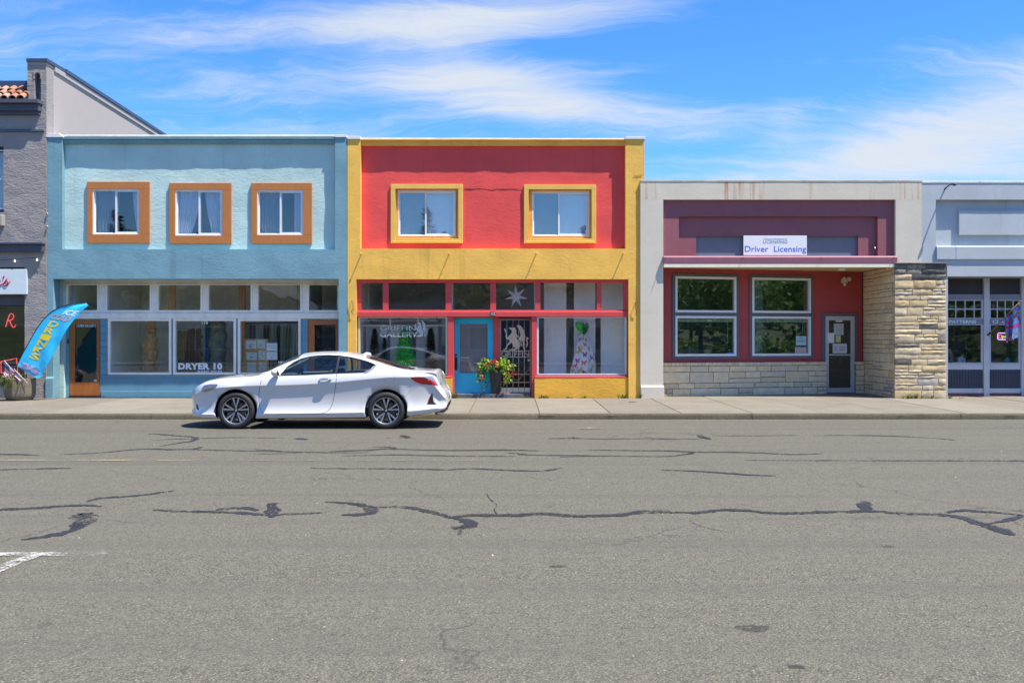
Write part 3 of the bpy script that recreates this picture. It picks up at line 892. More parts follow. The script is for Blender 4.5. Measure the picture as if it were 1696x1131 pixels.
# ================================================================== blue building
BLUE_D = stucco('steel_blue_stucco', (0.185, 0.345, 0.405), coarse=0.0035, mould=0.10, streak=0.22, streak_c=(0.07, 0.14, 0.18))
BLUE_L = stucco('pale_blue_stucco', (0.500, 0.675, 0.640), coarse=0.0045, streak=0.16, streak_c=(0.20, 0.28, 0.28))
BLUE_P = plain('blue_wood_paint', (0.145, 0.320, 0.410), 0.55, 0.07, 5, dirt=0.15)
ORANGE = wood('orange_brown_paint', srgb(190, 122, 66), 0.5, (10, 10, 1.0), 0.12)
ORANGE_DOOR = wood('varnished_door', srgb(180, 108, 55), 0.4, (12, 12, 0.9), 0.30)

bx0, bx1, bzt = FX(78), FX(574.6), FZ(228)
blue = thing('shop_building', ((bx0+bx1)/2, Y0+5, BASE), 'two-storey light blue stucco shop with three orange-framed upper windows', 'building')
wall('facade', BLUE_D, blue, bx0, bx1, BASE, bzt, Y0, 0.34,
     [(FX(103), FX(555), FZ(413), FZ(230)), (FX(88), FX(561), BASE-1, FZ(462))], amp=0.006, step=0.11, seed=1.7, sc=2.2)
PB = 0.155
holes = [(FX(c[0]+9), FX(c[1]-9), FZ(c[2]+9), FZ(c[3]-9)) for c in ((141,245,300,402),(278,381,302,403),(414,515,302,403))]
wall('facade_panel', BLUE_L, blue, FX(103)-.02, FX(555)+.02, FZ(413)-.02, FZ(226)-0.0, Y0+PB, 0.30, holes, amp=0.011, step=0.085, seed=4.1, sc=1.5)
m = MB(); yc = Y0+PB
m.prism_x([(yc+.05, FZ(237)), (yc-.075, FZ(237)), (yc-.085, FZ(235.5)), (yc-.085, FZ(234.5)), (yc-.10, FZ(233)), (yc-.112, FZ(226.5)), (yc+.05, FZ(226.5))], FX(103)-.01, FX(555)+.01)
m.build('cornice', BLUE_D, blue, bevel=0.004)
m = MB(); m.prism_x([(yc-.135, FZ(226.4)), (yc-.135, FZ(224)), (yc-.05, FZ(222.4)), (yc+.36, FZ(222.4)), (yc+.36, FZ(226.4))], FX(105.5), FX(554))
m.build('coping', COPING, blue, bevel=0.004)
m = MB(); m.prism([(FX(76.8), FZ(227.8)), (FX(104.8), FZ(227.8)), (FX(104.8), FZ(226)), (FX(98), FZ(221)), (FX(80), FZ(222.5)), (FX(76.8), FZ(225))], Y0-.03, Y0+.5)
m.build('coping', COPING, blue, bevel=0.004)
m = MB(); m.box(FX(554.6), FX(574.2), Y0-.03, Y0+.5, FZ(227.8), FZ(224)); m.build('coping', COPING, blue, bevel=0.004)
m = MB(); m.prism_x([(Y0-.05, walk_z(Y0)-.02), (Y0-.05, FZ(627)), (Y0-.02, FZ(624)), (Y0+.02, FZ(624)), (Y0+.02, walk_z(Y0)-.02)], FX(76.5), FX(89.5))
m.build('plinth', BLUE_D, blue, bevel=0.008)
shell(blue, bx0, bx1, bzt, 12, BLUE_L, ROOFING, 0.46)

CURT_D = plain('dark_sheer', (0.17, 0.19, 0.23), 0.9, 0.15)
CURT_L = plain('pale_sheer', (0.55, 0.58, 0.66), 0.9, 0.08)
for (cas, fr, sp, kind) in (((141,245,300,402),(154,232,313,389),192.5,0), ((278,381,302,403),(290.5,369.5,314,391),330.5,1), ((414,515,302,403),(426,503,315,390),465,2)):
    yd = Y0+PB-0.012
    w, (a, b, c, d) = slider_window(blue, cas, fr, sp, yd, ORANGE, Y0+PB, 0.058, GLASS_UP)
    # a dark room behind each
    m = MB(); 
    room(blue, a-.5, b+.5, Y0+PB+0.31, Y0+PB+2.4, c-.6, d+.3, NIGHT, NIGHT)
    s = PX(sp, yd); yc_ = yd+0.13
    if kind == 0:
        curtain(w, a+.05, s+.02, c+.03, d-.02, yc_, CURT_D, 7); curtain(w, b-.24, b-.03, c+.20, d-.02, yc_, CURT_L, 4, 0.018, 0.45, 1)
    elif kind == 1:
        curtain(w, a+.02, s-.01, c+.01, d-.02, yc_, CURT_L, 8, 0.022, 0.45, -1); curtain(w, s+.10, b-.03, c+.02, d-.02, yc_, CURT_L, 7, 0.022, 0.40, 1)
    else:
        curtain(w, a+.04, s+.02, c+.03, d-.02, yc_, CURT_D, 8); curtain(w, b-.27, b-.03, c+.03, d-.02, yc_, CURT_L, 6)

# storefront, set back under the upper floor
YB = Y0+0.57
def bX(p): return PX(p, YB)
def bZ(p): return PZ(p, YB)
sf = empty('storefront', (bX(330), YB, BASE), blue)
LB = [(113,162),(178,249),(263,333),(346,416),(428,498),(512,560.5)]
wall('transom_frame', WHITE_PAINT, sf, bX(105), bX(562), bZ(528), bZ(462.5), YB-0.015, 0.11,
     [(bX(a), bX(b), bZ(514), bZ(472)) for a, b in LB])
for a, b in LB:
    m = MB(); m.ring(bX(a)-.045, bX(b)+.045, bZ(514)-.045, bZ(472)+.03, 0.05, YB-0.04, YB-0.0155, wt=.034)
    m.build('transom_sash', WHITE_PAINT, sf, bevel=0.004)
    pane(sf, bX(a)-.003, bX(b)+.003, bZ(514)-.003, bZ(472)+.003, YB+0.03, GLASS_TRANSOM)
m = MB(); m.box(bX(105), bX(562), YB-0.055, YB-0.016, bZ(527.5), bZ(519)); m.build('transom_sill', WHITE_PAINT, sf, bevel=0.006)
WB = [(183,281),(291,388),(398,495)]
wall('shopfront_wall', BLUE_P, sf, bX(104), bX(563), BASE, bZ(528.2), YB, 0.12,
     [(bX(a-2), bX(b+2), bZ(618.5), bZ(529.5)) for a, b in WB] + [(bX(115), bX(166), BASE-1, bZ(530)), (bX(510), bX(559), BASE-1, bZ(530))])
for a, b in WB:
    win = empty('window', (bX((a+b)/2), YB, bZ(618)), sf)
    m = MB(); m.ring(bX(a-3.5), bX(b+3.5), bZ(620.5), bZ(527.8), 0.062, YB-0.045, YB+0.06); m.build('window_frame', WHITE_PAINT, sf, bevel=0.005)
    pane(sf, bX(a)-.01, bX(b)+.01, bZ(617.5)-.01, bZ(531)+.01, YB+0.02, GLASS_SHOP)
    bpy.data.objects.remove(win)
# clapboards between the windows
for a, b in ((166.5,178.7),(285.2,287.0),(392.2,393.8),(499.2,509.5)):
    n = 8; zt, zb = bZ(529), bZ(620)
    for k in range(n):
        z1 = zt+(zb-zt)*k/n; z0 = zt+(zb-zt)*(k+1)/n
        m = MB(); m.prism_x([(YB-.004, z1-.004), (YB-.020, z0+.004), (YB+.01, z0+.004), (YB+.01, z1-.004)], bX(a), bX(b))
        m.build('clapboard', BLUE_P, sf, bevel=0.002)
m = MB(); m.box(bX(168), bX(509), YB-.028, YB+.002, bZ(625), bZ(621.2)); m.build('sill_board', BLUE_P, sf, bevel=0.004)
m = MB(); m.box(bX(168), bX(509), YB-.02, YB+.002, BASE, bZ(648)); m.build('base_board', BLUE_P, sf, bevel=0.004)
# doors
for (x0, x1, y0, gx0, gx1, gy0, gy1, k) in ((115.5,165.5,530.5,124.5,160.5,537,633,0), (510.5,558.5,530.5,521,556,538,633,1)):
    dr = empty('door', (bX((x0+x1)/2), YB, BASE), blue)
    wall('door_leaf', ORANGE_DOOR, dr, bX(x0)+.004, bX(x1)-.004, walk_z(YB)+.03, bZ(y0)-.004, YB-0.01, 0.05, [(bX(gx0), bX(gx1), bZ(gy1), bZ(gy0))])
    pane(dr, bX(gx0)-.004, bX(gx1)+.004, bZ(gy1)-.004, bZ(gy0)+.004, YB+0.01, glass('door_glass', 0.10, (0.42, 0.46, 0.48), 0.003, 9) )
    m = MB(); m.lathe([(0.0, -.055), (.020, -.052), (.026, -.035), (.014, -.02), (.012, 0.0)], (bX(x0+5 if k else x1-2.2), YB-0.012, 1.13), 12, 'y'); m.build('door_knob', STEEL, dr, smooth=True)
    m = MB(); m.box(bX(x0), bX(x1), YB-.06, YB+.1, BASE-.02, walk_z(YB)+.026); m.build('threshold', DARK, dr)
    if k == 0:
        text_mesh('lettering', '110 FIRST AVE. E-APT 2', PAPER, dr, bX(142.5), YB-0.001+.008, bZ(541.5), 0.085, ext=0.0008, fit=0.50, off=0.003)
        m = MB(); m.box(bX(155.5), bX(160), YB+.006, YB+.0085, bZ(632), bZ(628.5)); m.build('sticker', PAPER, dr)
    m = MB(); m.box(bX(x0-3), bX(x0-1.5) if k == 0 else bX(x0-2.2), YB-.03, YB-.001, bZ(569), bZ(561)) if k == 0 else m.box(bX(x0-4), bX(x0-3), YB-.012, YB-.001, bZ(590), bZ(585))
    m.build('mailbox' if k == 0 else 'bell_button', BLACK if k == 0 else STEEL, dr, bevel=.004)
# shop lettering on the glass
WLET = plain('white_vinyl_letters', (0.80, 0.82, 0.84), 0.5, 0.04)
text_mesh('lettering', '110', WLET, sf, bX(338.5), YB+.0165, bZ(536.8), 0.125, fit=0.155, off=0.003, ext=.0008)
text_mesh('lettering', 'DRYER 10', WLET, sf, bX(331), YB+.0165, bZ(611.2), 0.21, fit=1.14, off=0.011, ext=.0008, spacing=1.1)
text_mesh('lettering', 'HANS MILES', WLET, sf, bX(347), YB+.0165, bZ(617), 0.07, fit=0.64, off=0.004, ext=.0008, spacing=1.2)
text_mesh('lettering', 'HANS MILES', WLET, sf, bX(474), YB+.0165, bZ(601.5), 0.07, fit=0.42, off=0.004, ext=.0008)
rb0, rb1 = bX(104)+.12, bX(563)-.1
room(blue, rb0, rb1, YB+0.13, YB+2.5, BASE+.05, bZ(458), plain('shop_lining', (0.82, 0.82, 0.74), 0.8, 0.12), plain('shop_boards', (0.45, 0.35, 0.25), 0.5, 0.2))
# window-bay partition, timber posts
m = MB(); m.box(bX(171), bX(176), YB+.14, YB+2.2, BASE+.05, bZ(459)); m.build('partition', PLASTER, blue)
m = MB(); m.box(bX(500), bX(505), YB+.14, YB+2.2, BASE+.05, bZ(459)); m.build('partition', PLASTER_D, blue)
m = MB(); m.box(bX(176.5), bX(499), YB+.14, YB+1.35, BASE+.05, bZ(617)-.02); m.build('window_platform', plain('platform', (0.76, 0.72, 0.62), 0.7, 0.15), blue)
OPOST = wood('orange_post', (0.62, 0.27, 0.10), 0.5, (9, 9, 1), 0.3)
for p in (284, 400):
    m = MB(); m.box(PX(p, YB+.8)-.08, PX(p, YB+.8)+.08, YB+.8, YB+.94, BASE+.05, bZ(459)); m.build('interior_post', OPOST, blue)

# ================================================================== red and yellow gallery
YEL = stucco('ochre_stucco', (0.90, 0.515, 0.105), var=0.09, coarse=0.003, grime=0.15, mould=0.16, streak=0.25, streak_c=(0.34, 0.20, 0.04))
REDS = stucco('red_stucco', (0.80, 0.094, 0.086), streak=0.20, streak_c=(0.45, 0.05, 0.05), var=0.07, coarse=0.003, grime=0.10)
REDP = plain('red_wood_paint', srgb(205, 72, 72), 0.5, 0.08, 5, dirt=0.12)
YELP = plain('yellow_casing_paint', srgb(232, 190, 92), 0.55, 0.07, 4, dirt=0.2)
YELR = plain('shaded_yellow_reveal', srgb(226, 172, 48), 0.6, 0.12, 6, dirt=0.6)  # deeper yellow: shade of the recess put into the colour, plus patchy dirt
gx0, gx1, gzt = FX(575.4), FX(1067.5), FZ(230.5)
gal = thing('gallery_building', ((gx0+gx1)/2, Y0+5, BASE), 'two-storey gallery with red upper wall, ochre trim and red shopfront', 'building')
wall('facade', YEL, gal, gx0, gx1, BASE, gzt, Y0+.004, 0.34,
     [(FX(597), FX(1036), FZ(412), FZ(232)), (FX(590), FX(1041), BASE-1, FZ(462.5))], amp=0.006, step=0.11, seed=8.3, sc=2.2)
PG = 0.17
wc = ((646,766,304,402), (868,988,305,402))
wall('facade_panel', REDS, gal, FX(597)-.02, FX(1036)+.02, FZ(412)-.02, FZ(228), Y0+PG, 0.30,
     [(FX(c[0]+8), FX(c[1]-8), FZ(c[2]+8), FZ(c[3]-8)) for c in wc], amp=0.009, step=0.085, seed=12.4, sc=1.3)
yc = Y0+PG
m = MB(); m.prism_x([(yc+.05, FZ(240)), (yc-.085, FZ(240)), (yc-.09, FZ(231)), (yc+.05, FZ(231))], FX(597)-.01, FX(1036)+.01); m.build('cornice', YEL, gal, bevel=0.006)
for a, b, t in ((575.8, 597.3, 226), (598, 720, 227.6), (720.6, 850, 228), (850.6, 1035, 228.4), (1035.6, 1068.6, 226.6)):
    m = MB(); m.prism_x([(yc-.115 if 597 < a < 1030 else Y0-.03, FZ(230.9)), (yc-.115 if 597 < a < 1030 else Y0-.03, FZ(t)), (yc+.4, FZ(t-.8)), (yc+.4, FZ(230.9))], FX(a), FX(b)); m.build('coping', COPING, gal, bevel=0.004)
shell(gal, gx0, gx1, gzt, 12, YEL, ROOFING, 0.48)
# awning pins
for px in (598.5, 744, 888, 1032):
    m = MB(); m.tube([(FX(px), Y0+.02, FZ(420.5)), (FX(px), Y0-.14, FZ(420.5))], [.013, .011], 8); m.lathe([(.0, -.155), (.022, -.15), (.024, -.138), (.012, -.13)], (FX(px), Y0, FZ(420.5)), 10, 'y')
    m.build('awning_pin', YELP, gal, smooth=True, angle=40)
for c, fr, sp in ((wc[0], (659,755,316,392), 705.5), (wc[1], (881,976,317,392), 926)):
    yd = Y0+PG+0.085
    w, (a, b, c0, d0) = slider_window(gal, c, fr, sp, yd, YELP, Y0+PG, 0.05, GLASS_UPY, recess_mat=YELR, cb=0.115)
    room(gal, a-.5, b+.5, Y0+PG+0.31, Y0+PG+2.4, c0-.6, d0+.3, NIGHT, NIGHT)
    s = PX(sp, yd)
    for q0, q1, mt in ((a+.045, s+.02, plain('grey_blind', (0.22, 0.23, 0.24), 0.8, 0.05)), (s+.0, b-.06, plain('white_blind', (0.86, 0.87, 0.86), 0.8, 0.04))):
        m = MB(); m.box(q0, q1, yd+.10, yd+.112, c0+.04, d0-.04); m.build('blind', mt, w)
    # sill tray
    m = MB(); m.box(FX(c[0])+.05, FX(c[1])-.05, Y0+PG-.07, Y0+PG-.048, FZ(c[3])+.004, FZ(c[3])+.05); m.build('window_sill', YELP, w, bevel=.004)

rnd = random.Random(4)
for x0_, x1_, py_ in ((768, 866, 311.5), (1050, 1064, 291)):
    pts_ = [(FX(x0_+(x1_-x0_)*k/16), Y0+PG-.006 if py_ > 300 else Y0-.004, FZ(py_+rnd.uniform(-.9, .9)+(1.2 if 6 < k < 9 else 0))) for k in range(17)]
    m = MB(); m.tube(pts_, [.002]+[rnd.uniform(.002, .006) for _ in range(15)]+[.002], 5); m.build('plaster_crack', plain('crack_dark', (.10, .02, .02), .9, .2), gal)
YG = Y0+0.13
def gX(p): return PX(p, YG)
def gZ(p): return PZ(p, YG)
gs = empty('storefront', (gX(815), YG, BASE), gal)
LG = [(599,634),(643.5,738),(747.5,812),(821.5,886.5),(895,988.5),(996.5,1032.5)]
wall('transom_frame', REDP, gs, FX(590)-.01, FX(1041)+.01, gZ(515), gZ(460), YG, 0.10, [(gX(a), gX(b), gZ(513), gZ(468.5)) for a, b in LG])
for a, b in LG: pane(gs, gX(a)-.004, gX(b)+.004, gZ(513)-.004, gZ(468.5)+.004, YG+0.05, GLASS_TRANSOM)
m = MB(); m.prism_x([(YG-.06, gZ(524.5)), (YG-.06, gZ(517)), (YG-.05, gZ(515.2)), (YG+.1, gZ(515.2)), (YG+.1, gZ(524.5))], FX(590)-.008, FX(1041)+.008); m.build('shopfront_header', REDP, gs, bevel=.005)
m = MB(); m.box(FX(590)-.006, FX(1041)+.006, YG-.03, YG+.002, gZ(468.5), gZ(462.6)); m.build('head_moulding', REDP, gs, bevel=.004)
# posts
for a, b, y_, dd in ((741.5, 751.5, YG-.03, .45), (817.2, 827.5, YG+.25, .2), (880.5, 888.6, YG-.03, .45)):
    m = MB(); m.box(PX(a, y_), PX(b, y_), y_, y_+dd, BASE-.02, gZ(524.6)); m.build('post', REDP, gs, bevel=.006)
SASH = plain('cream_paint', (0.56, 0.55, 0.46), 0.55, 0.08)
SASHW = plain('pale_window_bead', (0.62, 0.64, 0.66), 0.5, 0.08)
for a, b, nm in ((593, 741.3, SASH), (889, 1038, SASHW)):
    m = MB(); m.ring(gX(a), gX(b), gZ(621), gZ(524.8), 0.05, YG+.005, YG+.08, wt=.03, wb=.03); m.build('window_frame', nm, gs, bevel=.003)
    pane(gs, gX(a)+.04, gX(b)-.04, gZ(621)+.02, gZ(524.8)-.02, YG+.045, GLASS_SHOP)
    bulk_y = Y0+.13
    x0, x1 = (FX(590)+.004, PX(749, Y0)) if a < 700 else (PX(885.5, Y0), FX(1041)-.004)
    wall('bulkhead', stucco('deep_ochre_stucco', (0.80, 0.43, 0.060), var=0.10, coarse=0.004, mould=0.25), gal, x0, x1, BASE, FZ(625.5), Y0+.04, 0.30, amp=.006, step=.1, seed=a)
    m = MB(); m.prism_x([(Y0+.034, FZ(625.3)), (Y0+.034, FZ(623.6)), (YG+.1, FZ(621.6)), (YG+.1, FZ(625.3))], x0+.004, x1-.004); m.build('window_sill', REDP, gs, bevel=.004)
# blue door
YD = Y0+0.52
def dX(p): return PX(p, YD)
def dZ(p): return PZ(p, YD)
TEAL = plain('turquoise_paint', (0.030, 0.66, 0.97), 0.4, 0.05, 4, dirt=0.06)
bd = empty('door', (dX(785), YD, BASE), gal); bd['label'] = 'turquoise half-glazed door'
wall('door_leaf', TEAL, bd, dX(752.5), dX(817), dZ(651), dZ(526.5), YD, 0.05, [(dX(760.5), dX(808.5), dZ(618.5), dZ(535.5))])
m = MB(); m.ring(dX(760), dX(809), dZ(619), dZ(535), .02, YD-.012, YD+.001); m.build('glazing_bead', TEAL, bd)
pane(bd, dX(760.5), dX(808.5), dZ(618.5), dZ(535.5), YD+.02, glass('door_pane', 0.05, (0.9, 0.92, 0.92)))
m = MB(); m.box(dX(760), dX(809), YD+.045, YD+.055, dZ(619), dZ(535)); m.build('door_shade', plain('grey_shade', (0.34, 0.33, 0.33), 0.9, 0.06), bd)
m = MB(); m.box(dX(753.3), dX(758.0), YD-.012, YD-.001, dZ(613), dZ(591.5)); m.build('handle_plate', plain('dark_bronze', (0.09, 0.06, 0.05), 0.4, 0.1, metal=0.6), bd, bevel=.004)
m = MB(); m.tube([(dX(755.7), YD-.012, dZ(594)), (dX(755.7), YD-.06, dZ(597)), (dX(755.7), YD-.06, dZ(607)), (dX(755.7), YD-.012, dZ(610))], .009, 8); m.build('handle', MATS['dark_bronze'], bd, smooth=True)
m = MB(); m.lathe([(0, -.02), (.028, -.018), (.032, -.001)], (dX(755.3), YD, dZ(588)), 14, 'y'); m.build('lock', plain('navy_lock', (0.02, 0.04, 0.10), 0.3, 0.1), bd, smooth=True, angle=40)
m = MB(); m.box(PX(749.5, Y0+.2), PX(888, Y0+.2), Y0+.2, YD+.3, BASE-.05, dZ(651.4)); m.build('threshold', plain('grey_step', (0.14, 0.14, 0.145), 0.8, 0.2), gal, bevel=.006)
# number plate
m = MB(); m.box(gX(812), gX(820.5), YG-.066, YG-.0605, gZ(523), gZ(516.5)); m.build('number_plate', BLACK, gs)
text_mesh('lettering', '112', WLET, gs, gX(816.3), YG-.067, gZ(522.0), 0.095, fit=.10, ext=.0006, off=.002)
# red lining beside and above the doors
m = MB(); m.box(dX(752), dX(882), YD-.04, YD+.06, dZ(526.3), dZ(517)); m.build('door_head', REDP, gs)

# gate with the winged emblem
IRON = plain('bronze_iron', (0.62, 0.48, 0.34), 0.6, 0.2, 30)
YT = Y0+0.40
def tX(p): return PX(p, YT)
def tZ(p): return PZ(p, YT)
gate = empty('gate', (tX(855), YT, BASE), gal); gate['label'] = 'iron gate with winged beast cut-out and lettering'
m = MB(); m.ring(tX(827.5), tX(880), tZ(652), tZ(528), .04, YT-.02, YT+.02); m.build('gate_frame', plain('brown_iron', (0.34, 0.19, 0.15), 0.5, 0.2), gate, bevel=.003)
for px in (839.5, 849.5, 859, 868.5):
    m = MB(); m.tube([(tX(px), YT, tZ(650.5)), (tX(px), YT, tZ(529.5))], .0085, 6); m.build('gate_bar', IRON, gate, smooth=True)
for py in (581.2, 591.2, 619.5, 633):
    m = MB(); m.box(tX(829.5), tX(878), YT-.010, YT+.010, tZ(py)-.009, tZ(py)+.009); m.build('gate_rail', IRON, gate)
m = MB(); m.box(tX(829.5), tX(878), YT+.012, YT+.018, tZ(650), tZ(642)); m.build('kick_plate', STEEL, gate)
m = MB(); m.box(tX(874), tX(878.5), YT-.03, YT-.011, tZ(598), tZ(594.5)); m.build('latch', CHROME, gate, bevel=.003)
m = MB(); m.tube([(tX(846), YT-.02, tZ(631)), (tX(852), YT-.02, tZ(628)), (tX(858), YT-.02, tZ(630)), (tX(866), YT-.02, tZ(620)), (tX(874), YT-.02, tZ(614.5)), (tX(878), YT-.02, tZ(608))], .006, 5); m.build('gate_vine', IRON, gate, smooth=True)
text_mesh('lettering', 'GRIFFIN', IRON, gate, tX(853.5), YT-.014, tZ(590), 0.165, fit=0.72, ext=.003)
GRIF = {  # outline traced in a 1005-wide view of the gate (12.56 px per photo px, origin 820,520)
 'body': [(280,300),(300,282),(345,285),(372,280),(400,290),(412,262),(422,300),(440,345),(438,385),(455,440),(480,455),(470,490),(445,505),(490,560),(520,600),(522,650),(505,690),(500,740),(480,750),(478,700),(455,735),(420,755),(360,750),(290,752),(285,738),(330,728),(400,722),(430,712),(405,700),(378,668),(362,620),(345,592),(318,618),(275,650),(250,690),(225,735),(205,752),(165,748),(172,735),(205,725),(228,690),(245,640),(268,610),(300,580),(290,540),(262,528),(235,525),(218,470),(225,400),(215,370),(185,320),(205,303),(232,345),(243,385),(248,440),(262,490),(300,440),(345,390),(352,350),(335,330),(310,325),(318,312),(300,308)],
 'wing': [(445,235),(485,225),(530,245),(575,300),(605,360),(622,430),(626,500),(612,580),(610,660),(625,735),(622,765),(602,765),(590,720),(575,660),(578,590),(560,540),(545,600),(560,650),(548,680),(530,640),(535,590),(520,550),(500,560),(480,530),(505,480),(530,440),(520,390),(500,330),(475,280)],
 'tail': [(640,680),(655,650),(632,655),(650,620),(660,590),(645,540),(655,480),(690,490),(700,515),(670,545),(685,600),(680,650),(665,690),(650,698)],
}
for k, pts in GRIF.items():
    m = MB(); m.prism([(tX(820+x/12.56), tZ(520+y/12.56)) for x, y in pts], YT-.019 if k == 'body' else YT-.0172, YT-.0135)
    m.build('emblem_'+k, IRON, gate)
# dark blue door and steps behind the gate
m = MB(); m.box(tX(826), tX(884), YT+.75, YT+.80, tZ(600), tZ(520)); m.build('inner_door', plain('navy_door', (0.035, 0.11, 0.20), 0.35, 0.1), gal)
for k in range(4):
    m = MB(); m.box(tX(827), tX(883), YT+.35+.1*k, YT+.46+.1*k, BASE, BASE+.12+.17*k); m.build('stair_step', plain('dark_wood_step', (0.11, 0.05, 0.03), 0.5, 0.2), gal)
m = MB(); m.box(tX(818), tX(827), YT+.1, YT+1.2, BASE, dZ(517)); m.build('side_lining', DARK, gal)
m = MB(); m.box(tX(881.5), tX(886), YT+.1, YT+1.2, BASE, dZ(517)); m.build('side_lining', DARK, gal)

# gallery interior
room(gal, FX(592)+.06, FX(1040)-.06, Y0+1.55, Y0+4.0, BASE+.05, FZ(456), plain('gallery_lining', (0.80, 0.80, 0.77), 0.8, 0.08), plain('gallery_floor', (0.40, 0.36, 0.30), 0.4, 0.2))
for a, b, y1 in ((594, 596.5, 1.54), (744, 748.5, 1.54), (885.5, 888.5, 1.54), (1035, 1037.5, 1.54)):
    m = MB(); m.box(PX(a, Y0+.3), PX(b, Y0+.3), Y0+.25 if a in (594, 1035) else Y0+.60, Y0+y1, BASE+.05, FZ(457)); m.build('partition', PLASTER, gal)
m = MB(); m.box(FX(594), FX(1037), Y0+.25, Y0+1.54, FZ(459.5), FZ(457.5)); m.build('bay_ceiling', PLASTER_D, gal)
for a, b in ((597, 744), (889, 1035)):
    m = MB(); m.box(PX(a, Y0+.3), PX(b, Y0+.3), Y0+.41, Y0+1.53, BASE+.04, FZ(622)-.05); m.build('window_platform', plain('platform_grey', (0.72, 0.72, 0.70), 0.7, 0.1), gal)
PANEL_G = plain('display_panel', (0.66, 0.64, 0.68), 0.85, 0.04)
PANEL_W = plain('display_panel_white', (0.84, 0.85, 0.84), 0.85, 0.04)
YP = Y0+.92
for a, b, mt in ((606,642.5,PANEL_G),(645.5,682,PANEL_G),(689,725.5,PANEL_G)):
    m = MB(); m.box(PX(a, YP), PX(b, YP), YP, YP+.04, FZ(622)-.04, PZ(539, YP)); m.build('display_panel', mt, gal, bevel=.003)
for a, b in ((901,938),(950.6,986),(995,1031.5)):
    m = MB(); m.box(PX(a, YP), PX(b, YP), YP, YP+.04, FZ(622)-.04, PZ(467, YP)); m.build('display_panel', PANEL_W, gal, bevel=.003)
# cream rail and stubs inside the west window
for q in ((597, 741, 537.5, 540.5), (645, 648, 526, 537.3), (690.5, 694, 526, 537.3)):
    m = MB(); m.box(PX(q[0], YP-.25), PX(q[1], YP-.25), YP-.27, YP-.23, PZ(q[3], YP-.25), PZ(q[2], YP-.25)); m.build('display_rail', SASH, gal)
# window lettering and emblem
FROST = plain('frosted_letters', (0.46, 0.51, 0.51), 0.6, 0.1)
text_mesh('lettering', 'GRIFFIN', FROST, gs, gX(628.5), YG+.040, gZ(547.2), .17, align='LEFT', fit=.90, ext=.0006, off=.0)
text_mesh('lettering', 'GALLERY', FROST, gs, gX(628.5), YG+.040, gZ(557.8), .17, align='LEFT', fit=.94, ext=.0006, off=.0)
for k, pts in GRIF.items():
    m = MB(); m.prism([(gX(685+(x-150)/24.0), gZ(531+(y-220)/20.5)) for x, y in pts], YG+.0395 if k == 'body' else YG+.0402, YG+.0415)
    m.build('emblem_'+k, FROST, gs)
# wall hooks with wires
for px, sgn in ((583, 1), (1054, -1)):
    m = MB(); m.tube([(FX(px), Y0+.01, FZ(498)), (FX(px), Y0-.05, FZ(498)), (FX(px+2.2*sgn), Y0-.055, FZ(503)), (FX(px+2.5*sgn), Y0-.05, FZ(512)), (FX(px-.5*sgn), Y0-.04, FZ(516)), (FX(px+1.5*sgn), Y0-.03, FZ(521))], .008, 6)
    m.build('wall_hook', plain('rusty_hook', (0.16, 0.09, 0.05), 0.7, 0.3), gal, smooth=True)

# ================================================================== licensing office
WHT = stucco('off_white_stucco', (0.67, 0.61, 0.50), var=0.05, coarse=0.0012, fine=0.0008, grime=0.12, mould=0.04)
WHT_R = stucco('rust_streaked_stucco', (0.68, 0.61, 0.49), var=0.05, coarse=0.0012, fine=0.0008, streak=0.85, streak_c=(0.46, 0.20, 0.05), grime=0.12)
PURP = plain('purple_paint', (0.285, 0.095, 0.112), 0.6, 0.06, 3, bump=.001)
PURP_L = plain('mauve_ledge_paint', (0.31, 0.125, 0.165), 0.6, 0.08, 4, dirt=.2)
MAROON = plain('maroon_paint', (0.40, 0.056, 0.060), 0.6, 0.06, 3)
CHAR = plain('charcoal_trim', srgb(96, 96, 104), 0.55, 0.06)
SLATE = plain('slate_panel', srgb(112, 126, 134), 0.6, 0.08, 3, dirt=.15)
YW = Y0-.05
wx0, wx1, wzt = FX(1060.3), FX(1525), FZ(301.5)
lic = thing('office_building', ((wx0+wx1)/2, Y0+5, BASE), 'single-storey off-white and purple office with stone base and recessed entrance', 'building')
wall('facade', WHT, lic, wx0, wx1, BASE, FZ(331.2), YW, 0.38,
     [(FX(1098), FX(1482), FZ(437), FZ(331.2)-.001), (FX(1098), wx1+1, BASE-1, FZ(437))], amp=.002, step=.2, seed=3.3)
wall('facade_top', WHT_R, lic, wx0, wx1, FZ(331.1), wzt, YW, 0.38, amp=.002, step=.2, seed=3.3)
rnd = random.Random(11)
xe = [1060, 1186, 1262, 1372, 1486, 1526]
for a, b in zip(xe, xe[1:]):
    m = MB(); m.prism_x([(YW-.008, FZ(302)), (YW-.008, FZ(299.3)), (YW+.4, FZ(298.4)), (YW+.4, FZ(302))], FX(a+.4), FX(b-.4))
    m.build('coping', plain('rusty_coping', (0.52, 0.44, 0.34), 0.6, 0.3, 2.5, dirt=.6), lic, bevel=.003)
shell(lic, wx0+.10, wx1, wzt, 12, WHT, ROOFING, 0.40)
m = MB(); m.prism_x([(YW-.045, walk_z(Y0)-.02), (YW-.045, FZ(641)), (YW-.01, FZ(638)), (YW+.02, FZ(638)), (YW+.02, walk_z(Y0)-.02)], FX(1060.8), FX(1099))
m.build('plinth', WHT, lic, bevel=.006)
